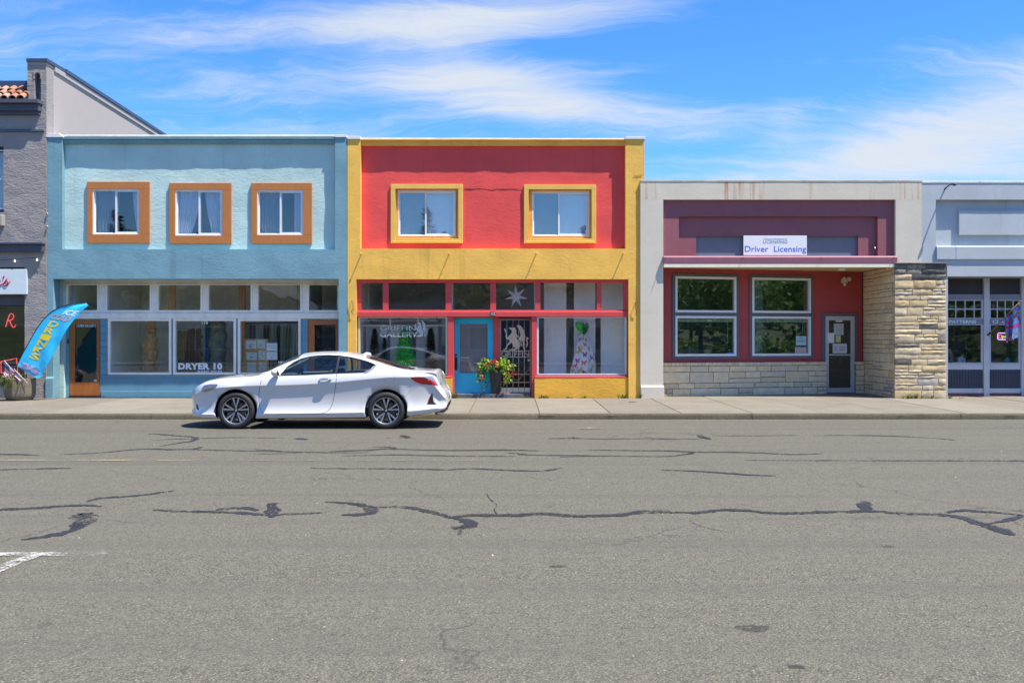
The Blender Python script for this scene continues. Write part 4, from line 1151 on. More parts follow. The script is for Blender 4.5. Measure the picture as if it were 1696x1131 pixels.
# stepped purple sign band: each step sits farther back
def step_frame(y, a, b, t, bt, aa, bb, tt, depth, mat, nm):
    wall(nm, mat, lic, FX(a), FX(b), FZ(bt), FZ(t), y, depth, [(FX(aa), FX(bb), FZ(bt)-1, FZ(tt))])
step_frame(YW+.10, 1097, 1483, 330, 426, 1125, 1455, 358, .20, PURP, 'sign_band')
step_frame(YW+.20, 1124, 1456, 357, 426, 1155, 1425, 390, .15, PURP, 'sign_band')
m = MB(); m.box(FX(1154), FX(1426), YW+.28, YW+.34, FZ(426), FZ(389)); m.build('sign_panel', SLATE, lic)
m = MB(); m.prism_x([(YW-.09, FZ(437.2)), (YW-.10, FZ(427)), (YW-.06, FZ(424.6)), (YW+.30, FZ(424.6)), (YW+.30, FZ(437.2))], FX(1097.5), FX(1482.5)); m.build('ledge', PURP_L, lic, bevel=.006)
for px in (1101, 1228, 1357, 1476):
    m = MB(); m.tube([(FX(px), YW-.09, FZ(427)), (FX(px), YW-.16, FZ(427.5)), (FX(px), YW-.17, FZ(430))], .008, 6); m.build('awning_hook', plain('rusty_hook', (0.16, 0.09, 0.05), 0.7, 0.3), lic, smooth=True)
m = MB(); m.tube([(FX(1449), YW+.19, FZ(409)), (FX(1450), YW+.08, FZ(409)), (FX(1449), YW+.03, FZ(413))], .014, 6); m.build('pipe_stub', STEEL, lic, smooth=True)
# soffit
m = MB(); m.box(FX(1098)-.03, PX(1477, Y0)+.02, YW+.012, Y0+2.3, FZ(440.5), FZ(438)); m.build('soffit', plain('beige_soffit', srgb(224, 204, 150), 0.7, 0.05, 3), lic)
m = MB(); m.box(FX(1098.3), FX(1481.5), YW-.085, YW+.010, FZ(443.5), FZ(437.4)); m.build('soffit_lip', plain('cream_lip', (.85, .78, .58), 0.6, 0.05), lic, bevel=.003)
m = MB(); m.lathe([(.0, -.05), (.09, -.045), (.11, 0.0)], (PX(1394, Y0+1), Y0+1.0, FZ(440.5)), 16); m.build('soffit_light', VINYL, lic, smooth=True, angle=40)

# oblique back wall of the entrance: runs from A (near) to B (far)
A = Vector((FX(1098)-.02, Y0+.62)); B = Vector((PX(1428, Y0+2.02), Y0+2.02))
DW = (B-A).normalized(); NWL = Vector((DW.y, -DW.x)); LW = (B-A).length     # NWL points to the street
def at_wall(px):
    """distance along the oblique wall where the photograph's column px meets it"""
    k = (px-848.0)/FPX
    # A.x + t*DW.x = k*(A.y + t*DW.y)
    return (k*A.y-A.x)/(DW.x-k*DW.y)
def zwall(px, py): 
    t = at_wall(px); return CAMZ-(py-562.0)*(A.y+t*DW.y)/FPX
ANG = math.atan2(DW.y, DW.x)
def obl(o):
    """place an object modelled as if the wall ran along x from 0 at y=0"""
    p = o.parent
    M = Matrix.Translation((A.x, A.y, 0)) @ Matrix.Rotation(ANG, 4, 'Z')
    if o.type == 'MESH': o.data.transform(M)
    return o
Z_ST = zwall(1234, 600)                                   # top of the stone base
zo = lambda py, px=1234: zwall(px, py)
w1 = (at_wall(1113), at_wall(1223)); w2 = (at_wall(1240.5), at_wall(1346)); dr_ = (at_wall(1361), at_wall(1419))
zw1, zw0 = zwall(1168, 453.5), zwall(1168, 594.6)
zd1, zd0 = zwall(1390, 519), walk_z(Y0+1.8)
back = wall('entrance_wall', MAROON, lic, 0, LW, BASE, FZ(440.6), 0, .18,
            [(w1[0]+.03, w1[1]-.03, zw0+.03, zw1-.03), (w2[0]+.03, w2[1]-.03, zw0+.03, zw1-.03), (dr_[0]+.02, dr_[1]-.02, BASE-1, zd1-.02)])
obl(back)
for (a, b), cx in ((w1, 1168), (w2, 1294)):
    wn = empty('window', (A.x+a*DW.x, A.y+a*DW.y, zw0), lic)
    m = MB(); m.ring(a, b, zw0, zw1, .075, -.03, .02); obl(m.build('window_surround', CHAR, wn, bevel=.003))
    zm = zw0 + (zw1-zw0)*0.525
    m = MB(); m.box(a+.076, b-.076, -.028, .02, zm-.045, zm+.045); obl(m.build('window_transom', CHAR, wn))
    for za, zb in ((zw0+.077, zm-.046), (zm+.046, zw1-.077)):
        m = MB(); m.ring(a+.077, b-.077, za, zb, .06, -.045, .06); obl(m.build('sash', VINYL, wn, bevel=.003))
        m = MB(); m.box(a+.13, b-.13, .012, .018, za+.055, zb-.055); obl(m.build('pane', GLASS_LIC, wn))
    m = MB(); m.box(a+.14, b-.14, .08, .13, zm-.20, zm-.115); obl(m.build('blind_head', plain('pale_green_blind', (0.45, 0.55, 0.50), 0.7, 0.05), wn))
    for dx in ((.14,) if cx < 1200 else (.12, .30)):
        m = MB(); m.tube([(b-.13-dx, .09, zm-.2), (b-.13-dx, .09, zm-.78)], .006, 5); obl(m.build('blind_wand', VINYL, wn))
    if cx > 1200:
        for k in range(3):
            m = MB(); m.box(a+.20+.075*k, a+.225+.075*k, .09, .095, zw0+.14, zm-.2); obl(m.build('blind_slat', plain('pale_slat', (0.45, 0.5, 0.5), 0.6, 0.05), wn))
room_m = MB()
# office interior (oblique too): dim lining
x0, x1, y0, y1, z0, z1 = .1, LW-.1, .19, 3.6, BASE+.05, FZ(446)
room_m.add([(x0,y0,z0),(x0,y1,z0),(x1,y1,z0),(x1,y0,z0),(x0,y0,z1),(x0,y1,z1),(x1,y1,z1),(x1,y0,z1)], [(0,1,5,4),(1,2,6,5),(2,3,7,6),(4,5,6,7),(0,3,2,1)])
obl(room_m.build('interior_wall', plain('office_lining', (0.42, 0.43, 0.43), 0.8, 0.1), lic))
m = MB(); m.box(w2[0]+.55, w2[0]+.95, 1.0, 1.1, z0, z1); obl(m.build('interior_partition', plain('office_partition', (0.50, 0.56, 0.60), 0.8, 0.06), lic))
m = MB(); m.box(w1[0]-.1, w1[1]+.2, .75, 1.25, z0, zw0+.25); obl(m.build('service_counter', plain('counter_top', (0.20, 0.20, 0.17), 0.5, 0.1), lic, bevel=.01))
# glazed door
dl = empty('door', (A.x+dr_[0]*DW.x, A.y+dr_[0]*DW.y, zd0), lic); dl['label'] = 'aluminium glazed door with taped notices'
ALU = plain('aluminium', (0.58, 0.60, 0.63), 0.42, 0.05, metal=0.35)
tp = lambda px: at_wall(px)
zdn = lambda py: zwall(1390, py)
m = MB(); m.ring(dr_[0]-.0, dr_[1]+.0, Z_ST, zd1+.0, .085, -.03, .02, wb=.001); bpy.data.meshes
m = MB()
for q in ((dr_[0], tp(1366), Z_ST+.02, zd1), (tp(1414.5), dr_[1], Z_ST+.02, zd1), (tp(1366)+.002, tp(1414.5)-.002, zdn(523.5), zd1)):
    mm = MB(); mm.box(q[0], q[1], -.03, .03, q[2], q[3]); obl(mm.build('door_surround', CHAR, dl, bevel=.003))
m = MB(); m.ring(tp(1366.2), tp(1414.2), zd0-.02, zdn(523.8), .045, -.035, .06, wb=.0); obl(m.build('door_frame', ALU, dl, bevel=.003))
m = MB(); m.ring(tp(1369.3), tp(1411.6), zd0+.015, zdn(526.3), .055, -.02, .03, wt=.07, wb=.13); obl(m.build('door_leaf', ALU, dl, bevel=.003))
m = MB(); m.box(tp(1370), tp(1411), .0, .006, zd0+.1, zdn(527)); obl(m.build('pane', GLASS_DARK, dl))
m = MB(); m.box(tp(1369.5), tp(1411.2), -.06, -.035, zdn(588.6), zdn(586.4)); obl(m.build('push_bar', ALU, dl, bevel=.004))
PINKP = plain('pink_print', (0.62, 0.36, 0.38), 0.7, 0.1); GREYP = plain('grey_print', (0.34, 0.38, 0.40), 0.7, 0.1)
def note(px0, px1, py0, py1, mat, nm='notice', y=-.004):
    m = MB(); m.box(tp(px0), tp(px1), y, y+.002, zdn(py1), zdn(py0)); return obl(m.build(nm, mat, dl))
note(1384, 1395, 530.6, 533.2, PAPER, 'sticker')
note(1381, 1397, 536, 554.5, plain('mint_paper', (0.50, 0.58, 0.55), 0.7, 0.04))
note(1369.5, 1381, 551.5, 568, PAPER, y=-.0245)
note(1384, 1392.3, 555.2, 567, plain('yellow_note', (0.56, 0.60, 0.28), 0.7, 0.04))
note(1379, 1402.5, 569, 585.2, plain('pale_poster', (0.58, 0.62, 0.64), 0.7, 0.04))
for q in ((1384, 1388.3, 538, 542.3), (1390, 1394.3, 538, 542.3)): note(*q, PINKP, 'print', -.0055)
for q in ((1383, 1395.5, 544.5, 546), (1384.5, 1394, 547.3, 548.6), (1384, 1394.6, 550, 552)): note(*q, GREYP, 'print', -.0055)
for k in range(3):
    note(1382, 1386.5, 574.5+2.6*k, 576+2.6*k, GREYP, 'print', -.0055); note(1390, 1399.5, 574+2.6*k, 575.5+2.6*k, GREYP, 'print', -.0055)
# notices behind the second window
wn2 = [o for o in lic.children if o.name.startswith('window')][-1]
def note2(px0, px1, py0, py1, mat, nm='notice', y=.009, par=wn2):
    f = lambda px, py: zwall(px, py)
    m = MB(); m.box(at_wall(px0), at_wall(px1), y, y+.002, f((px0+px1)/2, py1), f((px0+px1)/2, py0)); return obl(m.build(nm, mat, par))
note2(1318.6, 1335.5, 556.8, 572, plain('blue_notice', (0.40, 0.58, 0.60), 0.7, 0.06))
note2(1317, 1336, 574.8, 587.5, plain('tan_notice', (0.45, 0.42, 0.38), 0.7, 0.06))
for k in range(4): note2(1319.8+3.7*k, 1322.4+3.7*k, 578, 584.5, PINKP, 'print', .0075)
note2(1322, 1333, 559, 560.8, GREYP, 'print', .0075); note2(1321, 1333, 563, 566.5, plain('blue_print', (0.22, 0.40, 0.50), 0.7, 0.05), 'print', .0075)
note2(1260, 1272, 585.8, 590, PAPER)
wn1 = [o for o in lic.children if o.name.startswith('window')][0]
note2(1205, 1214, 583.5, 588.7, plain('blue_sticker', (0.03, 0.22, 0.55), 0.5, 0.04), 'sticker', par=wn1)

# ---- stone work: single ashlars, rock-faced
def ashlar(x0, x1, z0, z1, rnd, hmin, hmax, wmin, wmax):
    """broken-course pattern: list of (x0,x1,z0,z1)"""
    out = []; z = z0
    while z < z1-1e-4:
        h = rnd.uniform(hmin, hmax)
        if z1-(z+h) < hmin: h = z1-z
        x = x0
        while x < x1-1e-4:
            w = rnd.uniform(wmin, wmax)
            if x1-(x+w) < wmin*0.7: w = x1-x
            r = rnd.random()
            if h > hmin*1.5 and r < 0.42:
                c = rnd.uniform(.35, .65)*h
                if rnd.random() < .5:
                    out += [(x, x+w, z, z+c)]
                    q = rnd.uniform(.3, .7)*w
                    out += [(x, x+q, z+c, z+h), (x+q, x+w, z+c, z+h)]
                else:
                    out += [(x, x+w, z, z+c), (x, x+w, z+c, z+h)]
            else: out.append((x, x+w, z, z+h))
            x += w
        z += h
    return out
def stone_mesh(w, h, d, rnd, rough):
    """rock-faced block: chipped margin, broken face of a few tilted facets; face towards -y"""
    nu, nv = max(3, min(8, int(w/.07))), max(2, min(5, int(h/.04))); m = MB(); v = []
    off = rnd.uniform(0, 50); tu, tv = rnd.uniform(-.5, .5), rnd.uniform(-.5, .5)
    ridge = rnd.uniform(.25, .75); rk = rnd.uniform(-.9, .9)
    for j in range(nv+1):
        for i in range(nu+1):
            u, t = i/nu, j/nv
            if 0 < i < nu: u += rnd.uniform(-.25, .25)/nu
            if 0 < j < nv: t += rnd.uniform(-.25, .25)/nv
            e = min(u, 1-u, t, 1-t)
            if i in (0, nu) or j in (0, nv): y = -rough*rnd.uniform(.1, .35)
            else: y = -rough*(.9+tu*(u-.5)+tv*(t-.5)+rk*abs(t-ridge)+.55*mnoise.noise(Vector((u*w*13+off, t*h*22, off))))
            v.append((u*w+(rnd.uniform(-.004, .004) if i in (0, nu) else 0), y, t*h+(rnd.uniform(-.004, .004) if j in (0, nv) else 0)))
    f = [(j*(nu+1)+i, j*(nu+1)+i+1, (j+1)*(nu+1)+i+1, (j+1)*(nu+1)+i) for j in range(nv) for i in range(nu)]
    rim = [i for i in range(nu+1)] + [(j)*(nu+1)+nu for j in range(1, nv+1)] + [nv*(nu+1)+i for i in range(nu-1, -1, -1)] + [j*(nu+1) for j in range(nv-1, 0, -1)]
    o = len(v); v += [(v[k][0], d, v[k][2]) for k in rim]; n = len(rim)
    f += [(rim[k], o+k, o+(k+1) % n, rim[(k+1) % n]) for k in range(n)]
    m.add(v, f); return m
MORTAR = concrete('mortar', (0.20, 0.155, 0.10), 0.3, 0.4, .002, 60)
ST_TAN = [(0.0, (0.60, 0.44, 0.24)), (0.25, (0.72, 0.55, 0.31)), (0.5, (0.64, 0.51, 0.33)), (0.75, (0.76, 0.61, 0.39)), (0.93, (0.56, 0.48, 0.37)), (1.0, (0.48, 0.46, 0.42))]
STONE_P = varied('tan_rockface', ST_TAN, fscale=9, famt=.30, bump=.006, bscale=26)
STONE_G = varied('weathered_rockface', [(0.0, (0.10, 0.095, 0.085)), (0.5, (0.22, 0.20, 0.17)), (1.0, (0.36, 0.31, 0.24))], fscale=12, famt=.6, bump=.006, bscale=26)
STONE_B = varied('pale_sawn_stone', [(0.0, (0.74, 0.57, 0.35)), (0.4, (0.86, 0.70, 0.45)), (0.8, (0.82, 0.67, 0.45)), (1.0, (0.68, 0.57, 0.41))], fscale=7, famt=.22, bump=.002, bscale=40)
def lay(parent, rects, M, rnd, rough, depth, pick, joint):
    for (a, b, c, d) in rects:
        m = stone_mesh(b-a-joint, d-c-joint, depth, rnd, rough*rnd.uniform(.5, 1.35))
        m.v = [tuple(M @ Vector((a+joint/2+x, y, c+joint/2+z))) for x, y, z in m.v]
        m.build('stone', pick((a+b)/2, (c+d)/2), parent, smooth=True, angle=24)
rnd = random.Random(23)
PYF = YW-.14                                              # street face of the pier
px0, px1 = PX(1477.5, Y0), PX(1568, PYF)
pier = empty('stone_pier', (px0, PYF, BASE), lic)
ZP = PZ(437, PYF)
m = MB(); m.box(px0+.03, px1-.03, PYF+.027, Y0+2.2, BASE-.05, ZP-.002); m.build('mortar_core', MORTAR, pier)
m = MB(); m.box(px0-.01, px1+.015, PYF-.02, Y0+.30, ZP-.001, ZP+.03); m.build('cap_stone', STONE_G, pier, bevel=.01)
def pick_pier(x, z):
    return STONE_G if z > ZP-.28+rnd.uniform(-.15, .1) or rnd.random() < .035 else STONE_P
lay(pier, ashlar(0, px1-px0, walk_z(Y0)-.02, ZP-.005, rnd, .10, .24, .26, .70), Matrix.Translation((px0, PYF+.028, 0)), rnd, .020, .05, pick_pier, .013)
# inner flank of the pier (faces the entrance, -x)
flank = Matrix.Translation((px0+.028, 0, 0)) @ Matrix.Rotation(-math.pi/2, 4, 'Z')
# local x -> -y world, local -y -> -x world
lay(pier, ashlar(-(Y0+2.02), -(PYF+.03), walk_z(Y0+1)-.02, FZ(441), rnd, .10, .24, .32, .85), flank, rnd, .012, .05, lambda x, z: STONE_B if x < -(PYF+.45) else STONE_P, .014)
# stone base under the windows (oblique) with a soldier course on top
base = empty('stone_base', (A.x, A.y, BASE), lic)
MO = Matrix.Translation((A.x, A.y, 0)) @ Matrix.Rotation(ANG, 4, 'Z')
ls = [(0.0, tp(1366)-.004), (tp(1414.5)+.004, LW-.01)]
for s0, s1 in ls:
    m = MB(); m.box(s0+.01, s1, -.10, -.001, BASE-.05, Z_ST-.075); obl(m.build('mortar_core', MORTAR, base))
    lay(base, ashlar(s0, s1, walk_z(Y0+1)-.02, Z_ST-.085, rnd, .11, .30, .34, 1.0), MO @ Matrix.Translation((0, -.105, 0)), rnd, .010, .05, lambda x, z: STONE_B if x > .35 else STONE_P, .016)
    n = max(2, int((s1-s0)/.105))
    for k in range(n):
        a, b = s0+(s1-s0)*k/n, s0+(s1-s0)*(k+1)/n
        m = MB(); m.box(a+.004, b-.004, -.135, -.0015, Z_ST-.078, Z_ST+random.uniform(-.003, .003)); obl(m.build('brick', STONE_B, base, bevel=.004))
# sign
sg = thing('office_sign', (FX(1286), YW+.25, FZ(421)), 'white board sign reading Driver Licensing in blue letters', 'sign')
m = MB(); m.box(FX(1233.5), FX(1339), YW+.180, YW+.215, FZ(422.2), FZ(389.6)); m.build('board', plain('sign_white', (0.82, 0.84, 0.86), 0.45, 0.03), sg, bevel=.003)
SBLUE = plain('sign_blue', srgb(55, 110, 200), 0.5, 0.03); SGREY = plain('sign_grey_blue', srgb(110, 132, 170), 0.5, 0.03)
text_mesh('lettering', 'WASHINGTON STATE DEPARTMENT OF', SGREY, sg, FX(1286.3), YW+.1785, FZ(396.3), .04, fit=.60, ext=.0008)
text_mesh('lettering', 'LICENSING', SGREY, sg, FX(1286.3), YW+.1785, FZ(402.3), .105, fit=.62, ext=.0008, off=.0)
text_mesh('lettering', 'Driver  Licensing', SBLUE, sg, FX(1286.3), YW+.1785, FZ(416.3), .215, fit=1.56, ext=.0008, off=.0012)
# twin floodlight
fl = thing('floodlight', (A.x+tp(1397)*DW.x, A.y+tp(1397)*DW.y, zwall(1397, 466)), 'small cream twin floodlight above the glazed office door', 'floodlight')
c = at_wall(1397); CREAM = plain('cream_plastic', (0.62, 0.58, 0.46), 0.45, 0.05)
m = MB(); m.box(c-.09, c+.09, -.07, -.001, zwall(1397, 469), zwall(1397, 461.5)); obl(m.build('housing', CREAM, fl, bevel=.012))
for s in (-.075, .075):
    m = MB(); m.lathe([(.03, .0), (.045, -.05), (.06, -.11), (.055, -.112), (.0, -.10)], (c+s, -.05, zwall(1397, 463)), 12, 'y'); obl(m.build('lamp_head', CREAM, fl, smooth=True, angle=40))
m = MB(); m.lathe([(0, -.07), (.035, -.055), (.045, -.02), (.03, .02)], (c, -.06, zwall(1397, 470)), 12); obl(m.build('sensor', CREAM, fl, smooth=True))

# ================================================================== lavender fabric shop
LAV = stucco('lavender_stucco', (0.47, 0.51, 0.54), streak=0.22, streak_c=(0.25, 0.25, 0.24), var=0.06, coarse=0.0012, fine=0.0012, grime=0.12)
LAVP = plain('lavender_paint', (0.56, 0.57, 0.62), 0.55, 0.06, 4, dirt=.12)
LAVG = plain('grey_lavender_paint', srgb(132, 136, 150), 0.55, 0.06, 4)
lx0, lx1, lzt = FX(1525.6), FX(1800), FZ(302)
lav = thing('fabric_shop_building', ((lx0+lx1)/2, Y0+5, BASE), 'single-storey lavender shop with navy panelled shopfront beside the stone pier', 'building')
YL = Y0-.03
wall('facade', LAV, lav, lx0, lx1, BASE, lzt, YL, 0.36, [(FX(1549), lx1-.4, FZ(428), FZ(331)), (FX(1569), lx1-.3, BASE-1, FZ(458))], amp=.003, step=.14, seed=6.1)
wall('facade_panel', LAV, lav, FX(1549)-.02, lx1-.38, FZ(432), FZ(329), YL+.16, .3, amp=.003, step=.2, seed=2.1)
m = MB(); m.box(FX(1590), lx1-.8, YL+.075, YL+.162, FZ(389), FZ(348.5)); m.build('sign_plaque', LAV, lav, bevel=.006)
m = MB(); m.prism_x([(YL-.05, FZ(430)), (YL-.05, FZ(409.5)), (YL-.02, FZ(407.5)), (YL+.17, FZ(407.5)), (YL+.17, FZ(430))], FX(1549.3), FX(1580.6)); m.build('ledge', LAV, lav, bevel=.006)
m = MB(); m.prism_x([(YL-.052, FZ(430)), (YL-.052, FZ(409.5)), (YL-.02, FZ(407.5)), (YL+.17, FZ(407.5)), (YL+.17, FZ(430))], FX(1580.9), lx1-.4); m.build('ledge', LAV, lav, bevel=.006)
m = MB(); m.box(FX(1567), lx1-.3, YL-.015, YL+.02, FZ(458), FZ(440)); m.build('fascia_board', LAV, lav, bevel=.004)
for a, b in ((1525, 1620), (1620.5, 1800)):
    m = MB(); m.prism_x([(YL-.012, FZ(303.5)), (YL-.012, FZ(300.5)), (YL+.4, FZ(299.6)), (YL+.4, FZ(303.5))], FX(a+1), FX(b)); m.build('coping', COPING, lav, bevel=.003)
shell(lav, lx0, lx1, lzt, 12, LAV, ROOFING, 0.48)
YR = Y0+.72
def rX(p): return PX(p, YR)
def rZ(p): return PZ(p, YR)
m = MB(); m.box(FX(1562), lx1-.2, YL+.364, YR+.1, FZ(458.5), FZ(455)); m.build('soffit', LAVG, lav)
rs = empty('storefront', (rX(1640), YR, BASE), lav)
NAVY = plain('navy_beadboard', (0.045, 0.055, 0.085), 0.5, 0.1); DARKP = plain('dark_transom_panel', (0.035, 0.033, 0.042), 0.6, 0.15)
REDB = plain('red_base', (0.26, 0.06, 0.07), 0.6, 0.1)
for px in (1628, 1690, 1752):
    m = MB(); m.box(rX(px), rX(px+9.3), YR-.06, YR+.08, BASE, rZ(459)); m.build('post', LAVP, rs, bevel=.005)
bays = [(1566.5, 1627.6), (1637.7, 1689.6), (1699.7, 1751.6)]
for a, b in bays:
    m = MB(); m.box(rX(a), rX(b), YR+.02, YR+.05, rZ(487), rZ(459)); m.build('transom_panel', DARKP, rs)
    m = MB(); m.box(rX(a), rX(b), YR-.03, YR+.05, rZ(496.5), rZ(487.3)); m.build('rail', LAVG, rs, bevel=.004)
    m = MB(); m.box(rX(a), rX(b), YR-.02, YR+.04, rZ(536.6), rZ(528.2)); m.build('name_board', LAVG, rs, bevel=.003)
    m = MB(); m.box(rX(a), rX(b), YR-.03, YR+.05, rZ(612), rZ(602.3)); m.build('rail', LAVP, rs, bevel=.004)
    m = MB(); m.box(rX(a), rX(b), YR-.03, YR+.05, rZ(651), rZ(643)); m.build('rail', LAVP, rs, bevel=.004)
    n = 13
    for k in range(n):
        q0, q1 = a+(b-a)*k/n, a+(b-a)*(k+1)/n
        m = MB(); m.box(rX(q0)+.003, rX(q1)-.003, YR+.005, YR+.03, rZ(642.8), rZ(612.2)); m.build('bead_board', NAVY, rs, bevel=.004)
    m = MB(); m.box(rX(a), rX(b), YR-.05, YR+.06, BASE-.02, rZ(651.3)); m.build('base_board', REDB, rs)
    m = MB(); m.ring(rX(a), rX(b), rZ(602), rZ(537), .045, YR-.02, YR+.03, wt=.02, wb=.02); m.build('window_frame', LAVP, rs)
    pane(rs, rX(a)+.03, rX(b)-.03, rZ(602)+.01, rZ(537)-.01, YR+.01, GLASS_SHOP)
    m = MB(); m.ring(rX(a), rX(b), rZ(528), rZ(496.8), .04, YR-.02, YR+.03, wt=.02, wb=.02); m.build('window_frame', LAVP, rs)
    pane(rs, rX(a)+.03, rX(b)-.03, rZ(528)+.01, rZ(496.8)-.01, YR+.012, GLASS_SHOP)
    for k in range(1, 4):
        q = a+(b-a)*k/4+1
        m = MB(); m.box(rX(q)-.011, rX(q)+.011, YR-.012, YR+.011, rZ(527), rZ(498)); m.build('glazing_bar', LAVP, rs)
    m = MB(); m.box(rX(a)+.041, rX(b)-.041, YR-.0135, YR+.0095, rZ(512.8), rZ(511.3)); m.build('glazing_bar', LAVP, rs)
TLET = plain('pale_green_letters', (0.66, 0.80, 0.80), 0.5, 0.05)
text_mesh('lettering', 'PATTERNS', TLET, rs, rX(1593.5), YR-.022, rZ(535.4), .115, fit=.71, ext=.001, off=.003)
text_mesh('lettering', 'CLASSES', TLET, rs, rX(1662.5), YR-.022, rZ(535.4), .115, fit=.62, ext=.001, off=.003)
room(lav, FX(1566), lx1-.5, YR+.12, YR+4.5, BASE+.05, FZ(460), plain('fabric_lining', (0.36, 0.37, 0.36), 0.8, 0.15), None)
m = MB(); m.box(rX(1567), lx1-.6, YR+.13, YR+.8, BASE+.06, rZ(601)-.03); m.build('window_platform', plain('dark_platform', (0.10, 0.11, 0.12), 0.7, 0.1), lav)
# gooseneck arm on the upper wall
gl_ = thing('wall_light', (FX(1566), YL, FZ(312)), 'small black gooseneck light arm high on the lavender wall', 'light')
m = MB(); m.tube([(FX(1564), YL+.01, FZ(314)), (FX(1564), YL-.08, FZ(312)), (FX(1565.5), YL-.20, FZ(309)), (FX(1567.5), YL-.31, FZ(309)), (FX(1568.5), YL-.34, FZ(310.5))], [.022, .016, .016, .018, .02], 8); m.build('arm', BLACK, gl_, smooth=True)
m = MB(); m.lathe([(.0, .03), (.03, .025), (.045, -.02), (.04, -.03), (.0, -.02)], (FX(1569), YL-.36, FZ(310)), 12); m.build('lamp_head', BLACK, gl_, smooth=True)

# ================================================================== grey bar building at the left edge
GREY = stucco('grey_stucco', (0.31, 0.285, 0.275), var=0.06, coarse=0.010, fine=0.003, grime=0.15, sc=11)
GREYS = stucco('pale_grey_side', (0.40, 0.36, 0.34), var=0.03, coarse=0.0012, fine=0.001, grime=0.06)
TRIM_D = plain('charcoal_ledge', srgb(78, 80, 94), 0.6, 0.08, 4, dirt=.2)
TRIM_B = plain('navy_flashing', srgb(62, 76, 100), 0.4, 0.06, 4)
nx0, nx1 = FX(-160), FX(77.6)
bar = thing('bar_building', (FX(0), Y0+5, BASE), 'tall grey rough-stuccoed building with tiled eave and arched niche', 'building')
wall('facade', GREY, bar, nx0, nx1, BASE, FZ(168), Y0-.02, .34, [(FX(-70), FX(7), FZ(352), FZ(243)), (FX(-120), FX(41.5), BASE-1, FZ(443))], amp=.012, step=.07, seed=9.9, sc=3.5)
pm = wall('parapet_pillar', GREY, bar, FX(46), nx1, FZ(167.9), FZ(103), Y0-.02, .36, [(FX(57.5), FX(68.5), FZ(167.9)-1, FZ(131))], amp=.008, step=.05, seed=9.9, sc=3.5)
# arched niche head
arc = [(FX(57.5), FZ(131.2)), (FX(57.5), FZ(130.9))]
m = MB(); pts = []
cx, cz, r = FX(63), FZ(126.5), (FX(67.6)-FX(58.4))/2
m.prism([(FX(55.5), FZ(168)), (FX(70.5), FZ(168)), (FX(70.5), FZ(118)), (FX(55.5), FZ(118))], Y0+.16, Y0+.20)
m.build('niche_back', plain('slate_niche', srgb(104, 120, 130), 0.7, 0.1, 5), bar)
m = MB()
for s in (-1, 1):
    # spandrel with a small cusp
    e = FX(63)+s*(FX(68.5)-FX(63))
    poly = [(e, FZ(131.3)), (e-s*.03, FZ(130)), (FX(63)+s*r*1.02, FZ(127.5))] + [(FX(63)+s*r*math.cos(a), cz+r*1.25*math.sin(a)) for a in [k*math.pi/2/6 for k in range(7)]] + [(FX(63), FZ(117)), (e+s*.05, FZ(117)), (e+s*.05, FZ(131.3))]
# the arch itself is cut in a thin facing slab
n = 14
outer = [(FX(56.3), FZ(131.4)), (FX(69.7), FZ(131.4)), (FX(69.7), FZ(117)), (FX(56.3), FZ(117))]
inner = [(FX(58.4), FZ(131.4))] + [(FX(63)+r*math.cos(math.pi-a), cz+r*1.2*math.sin(a)) for a in [k*math.pi/n for k in range(n+1)]] + [(FX(67.6), FZ(131.4))]
poly = [outer[0]] + inner + [outer[1], outer[2], outer[3]]
hole_fix = MB(); hole_fix.prism(poly, Y0-.035, Y0+.16); 
bpy.data.objects.remove(pm)
wall('parapet_pillar', GREY, bar, FX(46), nx1, FZ(167.9), FZ(103), Y0-.02, .36, [(FX(57.5), FX(68.5), FZ(167.9)-1, FZ(119))], amp=.008, step=.05, seed=9.9, sc=3.5)
hole_fix.build('niche_arch', GREY, bar)
m = MB(); m.box(FX(45.3), FX(80.5), Y0-.06, Y0+.9, FZ(104), FZ(98)); m.build('pillar_cap', TRIM_B, bar, bevel=.004)
m = MB(); m.box(FX(46.5), FX(77.9), Y0-.035, Y0+.35, FZ(108.5), FZ(104.2)); m.build('pillar_moulding', GREYS, bar)
# side wall with sloping top
zt = FZ(104)
m = MB(); m.prism_x([(Y0+.345, BASE), (Y0+.345, zt), (Y0+24, zt-.50), (Y0+24, BASE)], nx1-.25, nx1-.002); m.build('side_wall', GREYS, bar)
m = MB(); m.prism_x([(Y0+.36, zt-.12), (Y0+.36, zt-.001), (Y0+24, zt-.501), (Y0+24, zt-.62)], nx1-.001, nx1+.04); m.build('eave_board', plain('grey_eave', srgb(168, 164, 164), 0.6, 0.06), bar)
m = MB(); m.prism_x([(Y0+.905, zt+.0), (Y0+.905, zt+.10), (Y0+24, zt-.40), (Y0+24, zt-.499)], nx1-.3, nx1+.07); m.build('side_coping', TRIM_B, bar, bevel=.004)
m = MB(); m.prism_x([(Y0+.5, FZ(128)), (Y0+.5, zt-1.2), (Y0+20, zt-1.5), (Y0+20, zt-1.7)], nx0, nx1-.26); m.build('roof', ROOFING, bar)
